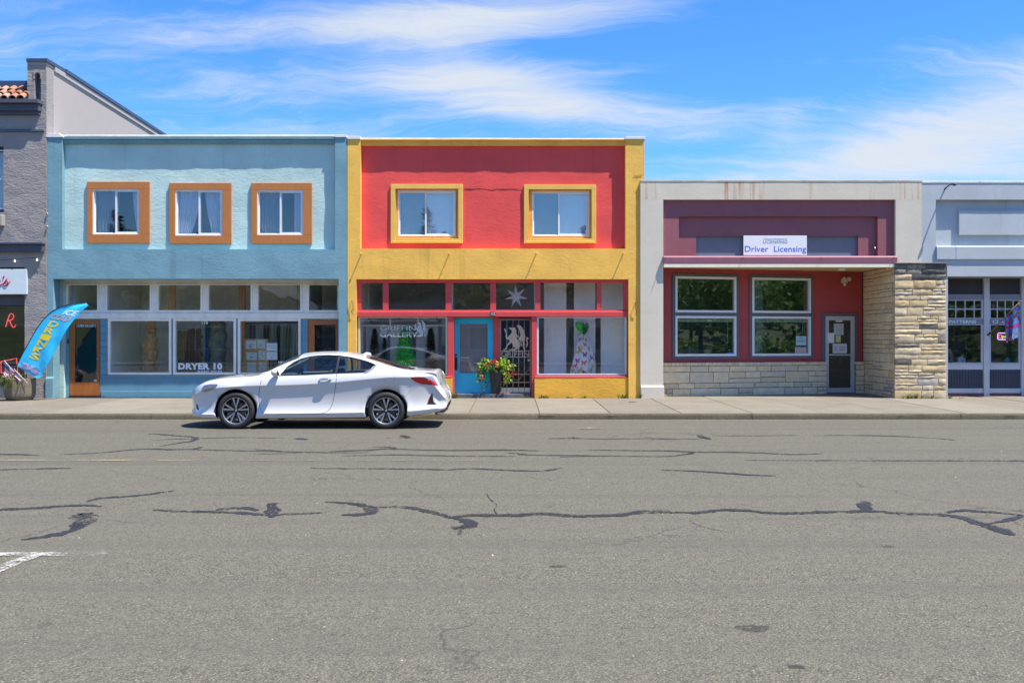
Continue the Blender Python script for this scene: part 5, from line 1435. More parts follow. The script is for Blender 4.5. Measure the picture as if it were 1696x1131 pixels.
# fascia, pent roof of clay tiles, ledges
m = MB(); m.box(nx0, FX(45.9), Y0+.30, Y0+.42, FZ(143), FZ(128.5)); m.build('fascia', TRIM_B, bar, bevel=.004)
m = MB(); m.prism_x([(Y0+.30, FZ(168)), (Y0+.30, FZ(142)), (Y0-.18, FZ(168))], nx0, FX(45.9)); m.build('roof_deck', DARK, bar)
TILE = varied('clay_tile', [(0.0, (0.34, 0.13, 0.08)), (0.35, (0.42, 0.20, 0.13)), (0.65, (0.45, 0.27, 0.19)), (0.9, (0.40, 0.30, 0.23)), (1.0, (0.22, 0.13, 0.10))], fscale=14, famt=.35)
proto = None
for r_ in range(3):
    for c_ in range(12):
        x = FX(40)-c_*.205+(.05 if r_ % 2 else 0); t0 = r_/3
        ya, za = Y0-.20+.46*t0, FZ(166.5)+(FZ(144)-FZ(166.5))*t0
        yb, zb = ya+.22, za+(FZ(144)-FZ(166.5))*.44
        if proto is None:
            mm = MB(); n = 8; v = []
            for (yy, zz, rr) in ((0, 0, .105), (.22, (FZ(144)-FZ(166.5))*.44, .085)):
                for k in range(n+1):
                    a = math.pi*k/n
                    v.append((rr*math.cos(a), yy, zz+rr*.85*math.sin(a)))
                for k in range(n+1):
                    a = math.pi*k/n
                    v.append(((rr-.016)*math.cos(a), yy, zz+(rr-.016)*.85*math.sin(a)))
            q = n+1
            f = []
            for k in range(n):
                f += [(k, k+1, 2*q+k+1, 2*q+k), (q+k, 3*q+k, 3*q+k+1, q+k+1), (k, q+k, q+k+1, k+1), (2*q+k, 2*q+k+1, 3*q+k+1, 3*q+k)]
            f += [(0, 2*q, 3*q, q), (n, q+n, 3*q+n, 2*q+n)]
            mm.add(v, f); o = mm.build('roof_tile', TILE, bar, smooth=True, angle=50); proto = o
            o.location = (x, ya, za)
        else:
            o = proto.copy(); COL.objects.link(o); o.location = (x+random.uniform(-.008, .008), ya, za+random.uniform(-.006, .006)+.012*r_)
for nm, a, b, yy, z0_, z1_, mt in (('cornice', -160, 71.5, .26, 174.5, 168.6, TRIM_D), ('cornice', -160, 69.5, .17, 186, 174.7, TRIM_D), ('cornice', -160, 68, .11, 191.5, 186.2, TRIM_D),
                                   ('string_course', -160, 74.5, .07, 219, 215.5, plain('teal_ledge', srgb(76, 92, 104), 0.6, 0.08, 4)), ('ledge', -160, 76, .20, 405.5, 402.5, TRIM_D), ('ledge', -160, 74.5, .13, 418, 405.7, TRIM_D)):
    m = MB(); m.box(nx0, FX(b), Y0-yy, Y0-.003+.02, FZ(z0_), FZ(z1_)); m.build(nm, mt, bar, bevel=.006)
# upper window
wn = empty('window', (FX(0), Y0, FZ(352)), bar)
m = MB(); m.ring(FX(-68), FX(7), FZ(352), FZ(243), .05, Y0+.06, Y0+.14, wt=.12); m.build('frame', plain('black_frame', (0.02, 0.022, 0.03), 0.5, 0.1), wn)
m = MB(); m.ring(FX(-64), FX(5.8), FZ(346), FZ(248), .03, Y0+.05, Y0+.13); m.build('sash', VINYL, wn)
m = MB(); m.box(FX(-64), FX(5.6), Y0+.045, Y0+.12, FZ(297), FZ(295)); m.build('meeting_rail', VINYL, wn)
pane(wn, FX(-63), FX(5), FZ(345), FZ(249), Y0+.09, GLASS_UP)
m = MB(); m.box(FX(-70), FX(7), Y0+.35, Y0+.37, FZ(353), FZ(242)); m.build('blind', plain('pale_blind', (0.40, 0.45, 0.52), 0.8, 0.05), wn)
m = MB(); m.box(FX(-20), FX(9), Y0-.16, Y0+.0, FZ(375), FZ(357.5)); m.build('sill_block', concrete('sill_concrete', (0.40, 0.39, 0.35)), bar, bevel=.012)
# shopfront
wall('shopfront_wall', plain('grey_shop_paint', srgb(120, 120, 130), 0.6, 0.06), bar, FX(-119), FX(43), BASE, FZ(430), Y0+.32, .08, [(FX(-110), FX(40.5), FZ(634), FZ(488))])
m = MB(); m.box(FX(-119), FX(43), Y0+.318, Y0+.40, FZ(445.8), FZ(430)); m.build('head_board', TRIM_D, bar)
m = MB(); m.box(FX(-119), FX(41.2), Y0+.2, Y0+.318, FZ(505), FZ(489)); m.build('window_head', TRIM_D, bar)
pane(bar, FX(-110), FX(40.5), FZ(634), FZ(488), Y0+.35, GLASS_DARK)
m = MB(); m.box(FX(-119), FX(41), Y0+.29, Y0+.318, FZ(660), FZ(632)); m.build('base_board', plain('grey_base', srgb(104, 108, 118), 0.6, 0.08), bar)
m = MB(); m.box(FX(-112), FX(40.9), Y0+.26, Y0+.318, FZ(632), FZ(629.5)); m.build('window_sill', GREYS, bar)
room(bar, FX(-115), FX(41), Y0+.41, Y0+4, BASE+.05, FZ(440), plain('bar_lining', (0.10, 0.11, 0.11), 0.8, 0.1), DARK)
# rolled blind behind the bar glass
m = MB(); m.box(FX(-110), FX(40.5), Y0+.50, Y0+.51, FZ(540), FZ(506)); m.build('blind', plain('green_grey_blind', (0.13, 0.15, 0.14), 0.8, 0.06), bar)
bs = thing('bar_sign', (FX(0), Y0+.2, FZ(487)), 'pale blue-white shop sign board with red script lettering at the frame edge', 'sign')
m = MB(); m.box(FX(-100), FX(46.8), Y0-.075, Y0+.19, FZ(487.5), FZ(446.2)); m.build('board', plain('pale_sign', (0.62, 0.70, 0.74), 0.5, 0.04), bs, bevel=.004)
RSC = plain('crimson_letters', (0.42, 0.01, 0.045), 0.5, 0.06)
def stroke(nm, pts, par, mat, y, r):
    m = MB(); m.tube([(FX(a), y, FZ(b)) for a, b in pts], r, 6); return m.build(nm, mat, par, smooth=True)
stroke('lettering', [(-8,470),(-2,471),(3,466),(2,462.5),(-2,463),(-4,468),(-2,473.5),(2,473.5),(7,470)], bs, RSC, Y0-.08, .016)
stroke('lettering', [(9.5,457),(8.2,461.5)], bs, RSC, Y0-.08, .018)
stroke('lettering', [(8,471),(12,466),(14.5,461.5),(13.5,465),(16,469),(14.5,473),(11,474),(9,472)], bs, RSC, Y0-.081, .015)
stroke('lettering', [(14.5,473),(17,470),(19.8,465.5)], bs, RSC, Y0-.079, .010)
NEON = emit('red_neon', (1.0, 0.10, 0.12), 1.1)
nr = thing('neon_sign', (FX(0), Y0+.45, FZ(545)), 'red neon script letter R hanging in the bar window', 'neon sign')
m = MB(); m.tube([(FX(a), Y0+.44, FZ(b)) for a, b in [(-6,541),(-3,530),(0,521),(3,518.5),(6.5,520),(7.5,524),(5,528.5),(0,530.5),(-2,530),(1,532),(3.5,538),(6,542),(9,541),(10.5,538)]], .012, 8)
m.build('neon_tube', NEON, nr, smooth=True)
n2 = thing('neon_beer_sign', (FX(4), Y0+.45, FZ(617)), 'red neon frame sign low in the bar window beside the planter', 'neon sign')
m = MB(); m.tube([(FX(a), Y0+.44, FZ(b)) for a, b in [(-14,599),(4,596),(12,593.5),(14,618),(2,616.5),(-14,618.5)]], .013, 8, closed=True); m.build('neon_tube', NEON, n2, smooth=True)
m = MB(); m.box(FX(-16), FX(14.5), Y0+.455, Y0+.47, FZ(619), FZ(593)); m.build('backing', BLACK, n2)
text_mesh('lettering', 'ser', WLET, n2, FX(5), Y0+.45, FZ(610.5), .14, fit=.19, ext=.001)
fs_ = stroke('lettering', [(36,588),(31,588.5),(30,592),(29.6,600)], bar, WLET, Y0+.345, .008); stroke('lettering', [(30.3,593),(34,593)], bar, WLET, Y0+.344, .007)
# string lights
sl = thing('string_lights', (FX(30), Y0-.05, FZ(430)), 'wire of small white bulbs strung under the dark ledge', 'string lights')
pts = [(FX(-60), Y0-.10, FZ(437)), (FX(-20), Y0-.10, FZ(433)), (FX(28), Y0-.10, FZ(430)), (FX(64), Y0-.08, FZ(427)), (FX(66), Y0-.05, FZ(436)), (FX(66), Y0-.04, FZ(446))]
m = MB(); m.tube(pts, .006, 5); m.build('wire', BLACK, sl)
for q in (28, 64, -12):
    z = FZ(431 if q == 28 else 429 if q == 64 else 434)
    m = MB(); m.lathe([(.010, .01), (.012, -.01), (.022, -.03), (.02, -.05), (.0, -.062)], (FX(q), Y0-.10 if q < 60 else Y0-.08, z), 10); m.build('bulb', emit('bulb', (1.0, 0.93, 0.80), 0.8), sl, smooth=True)
# small meter hooks on the joint with the blue shop
for py in (356, 377):
    m = MB(); m.tube([(FX(78), Y0, FZ(py-3)), (FX(79), Y0-.04, FZ(py-3)), (FX(81), Y0-.05, FZ(py)), (FX(79), Y0-.05, FZ(py+3)), (FX(77.5), Y0-.03, FZ(py+1))], .012, 6); m.build('wall_hook', plain('tan_hook', (0.5, 0.38, 0.2), 0.6, 0.1), blue, smooth=True)
# ------------------------------------------------------------------ white coupe at the kerb
def pchip(pts):
    xs = [p[0] for p in pts]; ys = [p[1] for p in pts]; n = len(xs)
    h = [xs[i+1]-xs[i] for i in range(n-1)]; d = [(ys[i+1]-ys[i])/h[i] for i in range(n-1)]
    mt = [0.0]*n
    mt[0], mt[-1] = d[0], d[-1]
    for i in range(1, n-1):
        if d[i-1]*d[i] <= 0: mt[i] = 0
        else:
            w1, w2 = 2*h[i]+h[i-1], h[i]+2*h[i-1]
            mt[i] = (w1+w2)/(w1/d[i-1]+w2/d[i])
    def f(x):
        if x <= xs[0]: return ys[0]
        if x >= xs[-1]: return ys[-1]
        i = 0
        while x > xs[i+1]: i += 1
        t = (x-xs[i])/h[i]; t2, t3 = t*t, t*t*t
        return (2*t3-3*t2+1)*ys[i]+(t3-2*t2+t)*h[i]*mt[i]+(-2*t3+3*t2)*ys[i+1]+(t3-t2)*h[i]*mt[i+1]
    return f
cW = pchip([(-1.03,.14),(-1.015,.22),(-.98,.36),(-.93,.48),(-.86,.60),(-.78,.70),(-.70,.775),(-.58,.845),(-.42,.892),(-.2,.914),(0,.922),(1.5,.925),(2.7,.922),(3.1,.905),(3.4,.872),(3.58,.835),(3.70,.785),(3.78,.715),(3.82,.60),(3.835,.42)])
cZL = pchip([(-1.03,.42),(-1.015,.32),(-.98,.25),(-.92,.205),(-.6,.185),(0,.18),(.5,.185),(2.2,.20),(2.7,.21),(3.2,.235),(3.5,.27),(3.7,.31),(3.80,.36),(3.835,.46)])
cZT = pchip([(-1.03,.60),(-1.015,.64),(-.98,.69),(-.94,.73),(-.88,.775),(-.72,.862),(-.5,.915),(-.33,.945),(0,.968),(.216,.982),(.33,1.01),(.428,1.058),(.58,1.155),(.739,1.248),(.86,1.308),(.983,1.350),(1.208,1.388),(1.46,1.404),(1.62,1.406),(1.925,1.388),(2.19,1.348),(2.40,1.302),(2.70,1.217),(2.968,1.138),(3.15,1.095),(3.28,1.077),(3.45,1.066),(3.56,1.068),(3.60,1.073),(3.625,1.068),(3.64,1.045),(3.655,1.0),(3.685,.90),(3.72,.775),(3.745,.735),(3.79,.695),(3.82,.64),(3.835,.56)])
cZB = pchip([(-1.03,.55),(-1.0,.585),(-.95,.64),(-.85,.70),(-.6,.80),(-.3,.862),(0,.892),(.4,.932),(.77,.96),(1.3,.985),(1.8,1.008),(2.3,1.032),(2.6,1.045),(3.0,1.045),(3.3,1.025),(3.55,.995),(3.635,.97),(3.67,.86),(3.72,.74),(3.79,.65),(3.835,.53)])
cYR = pchip([(-1.03,.07),(-.95,.28),(-.8,.48),(-.6,.63),(-.3,.72),(0,.745),(.3,.765),(.45,.77),(.62,.745),(.80,.700),(.97,.655),(1.155,.62),(1.467,.592),(1.858,.585),(2.25,.600),(2.516,.625),(2.8,.665),(3.05,.72),(3.3,.765),(3.6,.77),(3.7,.68),(3.835,.3)])
cZR = pchip([(-1.03,.57),(-.95,.69),(-.85,.755),(-.6,.862),(-.3,.915),(0,.938),(.3,.958),(.42,.985),(.60,1.062),(.80,1.155),(.97,1.225),(1.155,1.292),(1.3,1.330),(1.467,1.352),(1.66,1.360),(1.858,1.352),(2.05,1.328),(2.25,1.288),(2.516,1.215),(2.8,1.128),(3.0,1.085),(3.2,1.062),(3.6,1.035),(3.65,.97),(3.72,.755),(3.835,.545)])
cZC = pchip([(-1.03,.50),(-.6,.70),(-.2,.76),(.2,.785),(.9,.80),(1.8,.845),(2.4,.90),(2.9,.935),(3.4,.93),(3.835,.5)])
WHEELS = (0.0, 2.73); WR = 0.336
def section(x):
    W, zl, zt, zb = cW(x), cZL(x), cZT(x), cZB(x)
    zb = min(zb, zt-.012); zr = min(max(cZR(x), zb+.004), zt-.004); yr = min(cYR(x), W-.05)
    H = zb-zl; fc = min(.90, max(.55, (cZC(x)-zl)/H))
    k = min(1.0, H/.5)
    nodes = [(0,-.12),(.015,-.055),(.05,-.030),(.11,-.016),(.125,-.015),(.15,-.026),(.21,-.044),(.30,-.056),(.40,-.058),(.50,-.053),(fc-.10 if fc > .62 else fc-.04,-.033),(fc-.025,-.013),(fc,-.003),(fc+.02,-.004),((fc+1)/2+.01,-.018),(1,-.046)]
    out = []
    for f, o in nodes:
        z = zl+H*f; y = W+o*k
        for wx in WHEELS:
            d = math.hypot(x-wx, z-WR)
            y += .014*math.exp(-((d-.415)/.045)**2)
        out.append((y, z))
    y0, z0 = out[-1]
    cab = max(0.0, min(1.0, (zr-zb)/.15))
    for f in (.07, .18, .34, .5, .66, .82, .93, 1.0):
        b = (.030*(1-cab)+.018*cab)*math.sin(math.pi*f)
        out.append((y0+(yr-y0)*f+b, z0+(zr-z0)*f+b*.55*(1-cab)))
    for f in (.06, .16, .32, .5, .68, .84, 1.0):
        out.append((yr*(1-f), zr+(zt-zr)*math.sin(f*math.pi/2)))
    return out
NSIDE = 16; NRAIL = NSIDE+8
def side_y(x, z):
    s = section(x)[:NRAIL]
    if z <= s[0][1]: return s[0][0]
    for (ya, za), (yb, zb) in zip(s, s[1:]):
        if za <= z <= zb and zb > za: return ya+(yb-ya)*(z-za)/(zb-za)
    return s[-1][0]
def top_z(x, y):
    s = section(x)[NSIDE-1:]; y = abs(y)
    for (ya, za), (yb, zb) in zip(s, s[1:]):
        if yb <= y <= ya and ya > yb: return za+(zb-za)*(ya-y)/(ya-yb)
    return s[-1][1] if y < .1 else s[0][1]

CX, CY = -5.02, 17.90                     # front axle / centreline in the street
def car_pt(px, py, off=0.0):
    """point of the street-side flank seen at the photograph's pixel"""
    y = .9
    for _ in range(12):
        Y = CY-y; xl = (px-848.0)*Y/FPX-CX; z = CAMZ-(py-562.0)*Y/FPX
        y = .6*y+.4*side_y(xl, z)
    return (xl, -(side_y(xl, z)+off), z)

PAINT = plain('white_car_paint', (0.66, 0.66, 0.655), 0.35, 0.015, 2, coat=1.0)
GLASS_CAR = glass('car_glass', 0.07, (0.62, 0.72, 0.74), 0, 1)
GLASS_CARB = glass('car_rear_glass', 0.07, (0.42, 0.46, 0.47), 0, 1)
CABIN = plain('cabin_trim', (0.085, 0.085, 0.088), 0.7, 0.15)
SEATM = plain('seat_leather', (0.14, 0.135, 0.13), 0.55, 0.15)
SEAM = plain('panel_gap', (0.015, 0.015, 0.016), 0.8, 0.1)
GUN = plain('gunmetal', (0.045, 0.046, 0.05), 0.3, 0.1, metal=0.6)
MACH = plain('machined_alloy', (0.62, 0.63, 0.65), 0.38, 0.05, metal=1.0)

def build_car():
    root = empty('parked_car', (0, 0, 0))
    # --- body
    st = [-1.03, -1.022, -1.01, -.995, -.975, -.95, -.92, -.89, -.86, -.82, -.78]
    x = -.74
    while x < 3.56: st.append(x); x += .042
    st += [3.57, 3.59, 3.61, 3.625, 3.637, 3.648, 3.66, 3.675, 3.69, 3.705, 3.72, 3.735, 3.75, 3.765, 3.78, 3.795, 3.81, 3.822, 3.83, 3.835]
    rows = []
    for x in st:
        h = section(x)
        rows.append([(x, -y, z) for y, z in h] + [(x, y, z) for y, z in h[-2::-1]])
    n = len(rows[0]); V_ = [p for r in rows for p in r]; F_ = []
    for i in range(len(rows)-1):
        for j in range(n-1):
            F_.append((i*n+j, i*n+j+1, (i+1)*n+j+1, (i+1)*n+j))
    F_.append(tuple(range(n-1, -1, -1))); F_.append(tuple((len(rows)-1)*n+j for j in range(n)))
    def poly_sd(poly):
        k = len(poly)
        def f(a, b):
            ins = False; d = 1e9
            for q in range(k):
                x0, y0 = poly[q]; x1, y1 = poly[(q+1) % k]
                if (y0 > b) != (y1 > b) and a < (x1-x0)*(b-y0)/(y1-y0)+x0: ins = not ins
                dx, dy = x1-x0, y1-y0; t = max(0, min(1, ((a-x0)*dx+(b-y0)*dy)/(dx*dx+dy*dy)))
                d = min(d, math.hypot(a-x0-t*dx, b-y0-t*dy))
            return -d if ins else d
        return f
    def clip(vs_, fs, g):
        """keep what lies where g >= 0; cut faces share their new edge points"""
        vs_ = list(vs_); gv = [g(p) for p in vs_]; cut = {}; out = []
        def mid(a, b):
            k = (min(a, b), max(a, b))
            if k not in cut:
                lo, hi = (a, b) if gv[a] >= 0 else (b, a); t0, t1 = 0.0, 1.0
                A_, B_ = Vector(vs_[lo]), Vector(vs_[hi])
                for _ in range(14):
                    t = (t0+t1)/2
                    if g(tuple(A_.lerp(B_, t))) >= 0: t0 = t
                    else: t1 = t
                cut[k] = len(vs_); vs_.append(tuple(A_.lerp(B_, t0))); gv.append(0.0)
            return cut[k]
        for f in fs:
            sg = [gv[q] >= 0 for q in f]
            if all(sg): out.append(f); continue
            if not any(sg): continue
            r = []
            for q in range(len(f)):
                a, b = f[q], f[(q+1) % len(f)]
                if sg[q]: r.append(a)
                if sg[q] != sg[(q+1) % len(f)]: r.append(mid(a, b))
            if len(r) >= 3: out.append(tuple(r))
        used = sorted({q for f in out for q in f}); mp = {q: k for k, q in enumerate(used)}
        return [vs_[q] for q in used], [tuple(mp[q] for q in f) for f in out]
    for wx in WHEELS:
        V_, F_ = clip(V_, F_, lambda p: math.hypot(p[0]-wx, p[2]-WR-.006)-.385)
    DLO = [(462.7,621.6),(476,607.5),(487,599.8),(498,594.6),(512,590.9),(526,589.1),(545,588.4),(561.7,589),(580,591.6),(597,595.4),(610,599.3),(622,604),(613,611),(602,616.2),(580,617.0),(556,617.8),(510,620)]
    sd = poly_sd([(q[0], q[2]) for q in (car_pt(*p) for p in DLO)])
    V_, F_ = clip(V_, F_, lambda p: sd(p[0], p[2]) if abs(p[1]) > .5 and .9 < p[2] < 1.36 and .7 < p[0] < 2.7 else .1)
    WS = [(.36, -.66), (.36, .66), (.62, .69), (.80, .645), (.96, .59), (1.03, .54), (1.06, .40), (1.07, 0), (1.06, -.40), (1.03, -.54), (.96, -.59), (.80, -.645), (.62, -.69)]
    RW = [(3.20, -.62), (3.20, .62), (2.8, .60), (2.42, .545), (2.30, .50), (2.27, .3), (2.26, 0), (2.27, -.3), (2.30, -.50), (2.42, -.545), (2.8, -.60)]
    for pl_, z0 in ((WS, .95), (RW, .98)):
        sp_ = poly_sd(pl_)
        V_, F_ = clip(V_, F_, lambda p: sp_(p[0], p[1]) if p[2] > z0 else .1)
    m = MB(); m.add(V_, [f[::-1] for f in F_]); bo = m.build('body', PAINT, root, smooth=True, angle=30)
    so = bo.modifiers.new('shell', 'SOLIDIFY'); so.thickness = .02; so.offset = -1
    # --- glass
    def grid_patch(name, fn, nu, nv, mat, parent=root, th=.004):
        m = MB(); m.grid(fn, nu, nv)
        o = m.build(name, mat, parent, smooth=True)
        return o
    def fill2d(poly, cuts=3):
        """triangulated, subdivided polygon as list of 2d points and faces"""
        b = bmesh.new(); f = b.faces.new([b.verts.new((p[0], p[1], 0)) for p in poly])
        bmesh.ops.triangulate(b, faces=[f])
        for _ in range(cuts): bmesh.ops.subdivide_edges(b, edges=b.edges[:], cuts=1, use_grid_fill=True)
        b.verts.index_update()
        r = [(v.co.x, v.co.y) for v in b.verts], [tuple(v.index for v in f.verts) for f in b.faces]
        b.free(); return r
    def patch(name, poly, mat, off, parent=root, cuts=3, far=False, smooth=True, px=True):
        pts, fs = fill2d(poly, cuts)
        v = [car_pt(a, b, off) if px else (a, -(side_y(a, b)+off), b) for a, b in pts]
        if far: v = [(a, -b, c) for a, b, c in v]
        m = MB(); m.add(v, fs)
        o = m.build(name, mat, parent, smooth=smooth)
        return o
    front_poly = [(461,622.5),(476,606.5),(487,598.8),(498,593.6),(512,589.9),(526,588.1),(545,587.4),(560,588),(555.5,618.8),(510,621)]
    rear_poly = [(559,588),(580,590.6),(597,594.4),(610,598.3),(624,603.5),(614,612),(603,617.2),(580,618),(556.5,618.8)]
    for far in (False, True):
        patch('side_window', front_poly, GLASS_CAR, -.012, cuts=2, far=far)
        patch('quarter_window', rear_poly, GLASS_CARB, -.0125, cuts=2, far=far)
        patch('pillar_trim', [(560.5,588.6),(564,589),(558.2,618),(554.5,618.2)], BLACK, .001, cuts=1, far=far)
        # dark surround and lower trim strip of the quarter light
        patch('window_trim', [(602,616.6),(613,611.6),(622.5,604.2),(626.5,602.8),(619,611),(611,616.8),(604,618.6)], plain('trim_silver', (0.30, 0.32, 0.36), 0.3, 0.05, metal=.5), .003, cuts=1, far=far)
    for far in (False, True):
        s = -1 if not far else 1
        pts = [car_pt(*p, .004) for p in DLO]
        if far: pts = [(a, -b, c) for a, b, c in pts]
        m = MB(); m.tube(pts, .007, 5, closed=True); m.build('window_seal', BLACK, root, smooth=True)
    def ws(u, v):
        x = .34+(1.09-.34)*v; hw = .70-.14*max(0, (x-.6)/.45) if x > .6 else .69
        y = (-hw+2*hw*u); return (x, y, top_z(x, y)-.012)
    grid_patch('windshield', ws, 20, 16, GLASS_CAR)
    def rw(u, v):
        x = 2.22+(3.24-2.22)*v; hw = .52+.13*min(1, (x-2.22)/.6)
        y = (-hw+2*hw*u); return (x, y, top_z(x, y)-.012)
    grid_patch('rear_window', rw, 20, 16, GLASS_CARB)
    # --- underside, liners
    m = MB(); m.box(.42, 2.33, -.80, .80, .19, .24); m.box(-.8, -.40, -.70, .70, .19, .24)
    m = MB(); m.box(.42, 2.33, -.80, .80, .188, .23); m.build('underbody', BLACK, root)
    for wx in WHEELS:
        for s in (-1, 1):
            mm = MB(); k = 20; v = []; f = []
            for i in range(k+1):
                a = math.radians(-20+220*i/k)
                for yy in (s*.55, s*.885): v.append((wx+.383*math.cos(a), yy, WR+.006+.383*math.sin(a)))
            f = [(2*i, 2*i+1, 2*i+3, 2*i+2) for i in range(k)]
            o = len(v); v.append((wx, s*.55, WR)); f += [(2*i, 2*i+2, o) for i in range(k)]
            mm.add(v, f); mm.build('wheel_liner', BLACK, root)
    # --- wheels
    def wheel(wx, s):
        w = empty('wheel', (wx, s*.80, WR), root)
        def put(m, nm, mat, sm=True, ang=40):
            m.v = [(wx+a, s*(.80+b), WR+c) if True else None for a, b, c in m.v]
            if s > 0: m.f = [q for q in m.f]
            return m.build(nm, mat, w, smooth=sm, angle=ang)
        m = MB(); m.lathe([(.232, -.105), (.236, .095), (.245, .108), (.262, .116), (.290, .118), (.315, .108), (.330, .085), (WR, .06), (WR, -.06), (.330, -.085), (.310, -.105), (.262, -.112), (.240, -.107)], (0, 0, 0), 48, 'y', False); put(m, 'tyre', RUBBER)
        m = MB()
        for r in (.05, .0): pass
        m.lathe([(.222, -.09), (.222, .07), (.232, .098), (.240, .104), (.240, .099), (.233, .09), (.215, .06), (.214, -.088)], (0, 0, 0), 48, 'y', False); put(m, 'rim', GUN)
        m = MB(); m.lathe([(.231, .1005), (.240, .1055), (.2415, .1045), (.2405, .0985)], (0, 0, 0), 48, 'y', False); put(m, 'rim_lip', MACH)
        m = MB(); m.lathe([(.0, .03), (.165, .03), (.165, .01), (.0, .01)], (0, 0, 0), 32, 'y'); put(m, 'brake_disc', plain('brake_disc', (0.14, 0.14, 0.14), 0.4, 0.1, metal=.8))
        m = MB(); m.box(-.16, -.09, .0, .06, -.05, .09); put(m, 'brake_caliper', plain('caliper', (0.10, 0.10, 0.10), 0.5, 0.1))
        for k in range(5):
            for t, mt, yy, wi, wo in ((-.13, MACH, .0885, .013, .030), (.13, MACH, .0885, .013, .030), (-.30, GUN, .082, .014, .034), (.30, GUN, .082, .014, .034)):
                a0 = 2*math.pi*k/5+math.pi/2; a1 = a0+t*.85+ (.10 if t > 0 else -.10)*(1 if mt is MACH else 1.25)
                c0 = Vector((math.cos(a0+t*.5), 0, math.sin(a0+t*.5))); c1 = Vector((math.cos(a1), 0, math.sin(a1)))
                p0, p1 = c0*.045, c1*.229
                d = (p1-p0).normalized(); nn = Vector((-d.z, 0, d.x))
                v = []
                for p, wd, yo in ((p0, wi, yy-.012), (p1, wo, yy)):
                    for sg in (-1, 1):
                        q = p+nn*wd*.5*sg
                        v += [(q.x, yo, q.z)]
                    for sg in (-1, 1):
                        q = p+nn*wd*.75*sg
                        v += [(q.x, yo-.035, q.z)]
                m = MB(); m.add(v, [(0,1,5,4), (0,4,6,2), (1,3,7,5), (2,6,7,3), (4,5,7,6), (0,2,3,1)]); put(m, 'spoke', mt, False, None)
        m = MB(); m.lathe([(.0, .088), (.030, .087), (.034, .080), (.055, .074), (.062, .04)], (0, 0, 0), 24, 'y'); put(m, 'hub_cap', GUN)
        m = MB(); m.lathe([(.0, .0895), (.020, .0885), (.022, .086)], (0, 0, 0), 20, 'y'); put(m, 'hub_badge', MACH)
        for k in range(5):
            a = 2*math.pi*(k+.5)/5+math.pi/2
            m = MB(); m.lathe([(.0, .076), (.009, .075), (.010, .06)], (.045*math.cos(a), 0, .045*math.sin(a)), 8, 'y'); put(m, 'wheel_nut', BLACK)
        return w
    for wx in WHEELS:
        for s in (-1, 1): wheel(wx, s)
    # --- shut lines, handle, filler flap
    def seam(name, pts, px=True, wd=.008, mat=SEAM, parent=root, far=False, off=.0012):
        p = [Vector((a, b, 0)) for a, b in pts]; p = smooth_path(p, 2)
        q = [Vector(car_pt(a.x, a.y, off)) for a in p]; v = []; k = len(q)
        for i in range(k):
            t = (q[min(i+1, k-1)]-q[max(i-1, 0)]); t = Vector((t.x, 0, t.z)).normalized(); nn = Vector((-t.z, 0, t.x))
            v += [tuple(q[i]+nn*wd*.5), tuple(q[i]-nn*wd*.5)]
        if far: v = [(a, -b, c) for a, b, c in v]
        m = MB(); m.add(v, [(2*i, 2*i+1, 2*i+3, 2*i+2) for i in range(k-1)]); return m.build(name, mat, parent)
    for far in (False, True):
        d = empty('door', (0.4, .9 if far else -.9, .5), root)
        seam('door_gap', [(432.9,629.5),(430.5,640),(428.6,652),(429.5,668),(432,682),(437,685.3),(470,685.8),(510,685.8),(533,685),(543,681),(549,674),(553,660),(555.5,642),(558,618)], parent=d, far=far)
        s = 1 if far else -1
        c = car_pt(538, 629, 0)
        patch('handle_cup', [(529,628),(534,624.5),(542,624.5),(548,627.5),(545,632.5),(538,634.5),(532,632.5)], plain('handle_cup_shade', (0.50, 0.51, 0.54), 0.35, 0.02, coat=1.0), .001, d, 1, far)  # flush patch; greyer body colour stands in for shade in the hollow
        p = [car_pt(a, b, o) for a, b, o in ((528,629.8,.004), (532,628.3,.030), (538,627.6,.036), (544,627.8,.030), (549,628.8,.004))]
        if far: p = [(a, -b, z) for a, b, z in p]
        m = MB(); m.tube(p, [.010, .014, .015, .014, .010], 8); m.build('door_handle', CHROME, d, smooth=True)
        seam('body_gap', [(360,622.5),(376,621),(400,619.5),(428,617.8),(440,614)], far=far, wd=.006)
        seam('body_gap', [(636,620),(636.5,631),(639,633.2),(650,633),(653.3,631),(653.5,620.5),(651,618.4),(639,618.3),(636,620)], far=far, wd=.0035, mat=plain('faint_gap', (0.30, 0.30, 0.31), 0.8, 0.05))
        seam('bumper_gap', [(671,658),(680,646),(690,640),(700,637.5)], far=far, wd=.004, mat=MATS['faint_gap'])
        seam('bumper_gap', [(352.5,644),(357,649),(361.5,654)], far=far, wd=.004, mat=MATS['faint_gap'])
    # --- lamps
    LENS_R = plain('tail_lens', (0.62, 0.012, 0.02), 0.12, 0.05, 8, spec=.7); LENS_C = plain('clear_lens', (0.42, 0.36, 0.40), 0.08, 0.15, 20, metal=.4)
    HEADL = plain('head_lens', (0.35, 0.34, 0.36), 0.06, 0.25, 25, metal=.75)
    for far in (False, True):
        t = empty('taillight', (3.55, .8 if far else -.8, .85), root)
        patch('red_lens', [(679.3,624.8),(690,624),(702,624.2),(712,628.5),(720,632.5),(726.2,638.2),(712,637.4),(697.3,636.2),(688.5,632.6),(682.5,628.8)], LENS_R, .006, t, 2, far)
        patch('clear_lens', [(700,624.0),(715.6,622.4),(719.5,627.5),(724.5,635.5),(719.5,632),(712,628.2)], LENS_C, .0065, t, 2, far)
        h = empty('headlight', (-.8, .7 if far else -.7, .72), root)
        patch('lens', [(333.5,648.2),(334.5,642),(338.5,637.8),(348,636),(358,635.8),(361,637),(356.5,642.8),(348,647.2),(340,648.6)], HEADL, .004, h, 2, far)
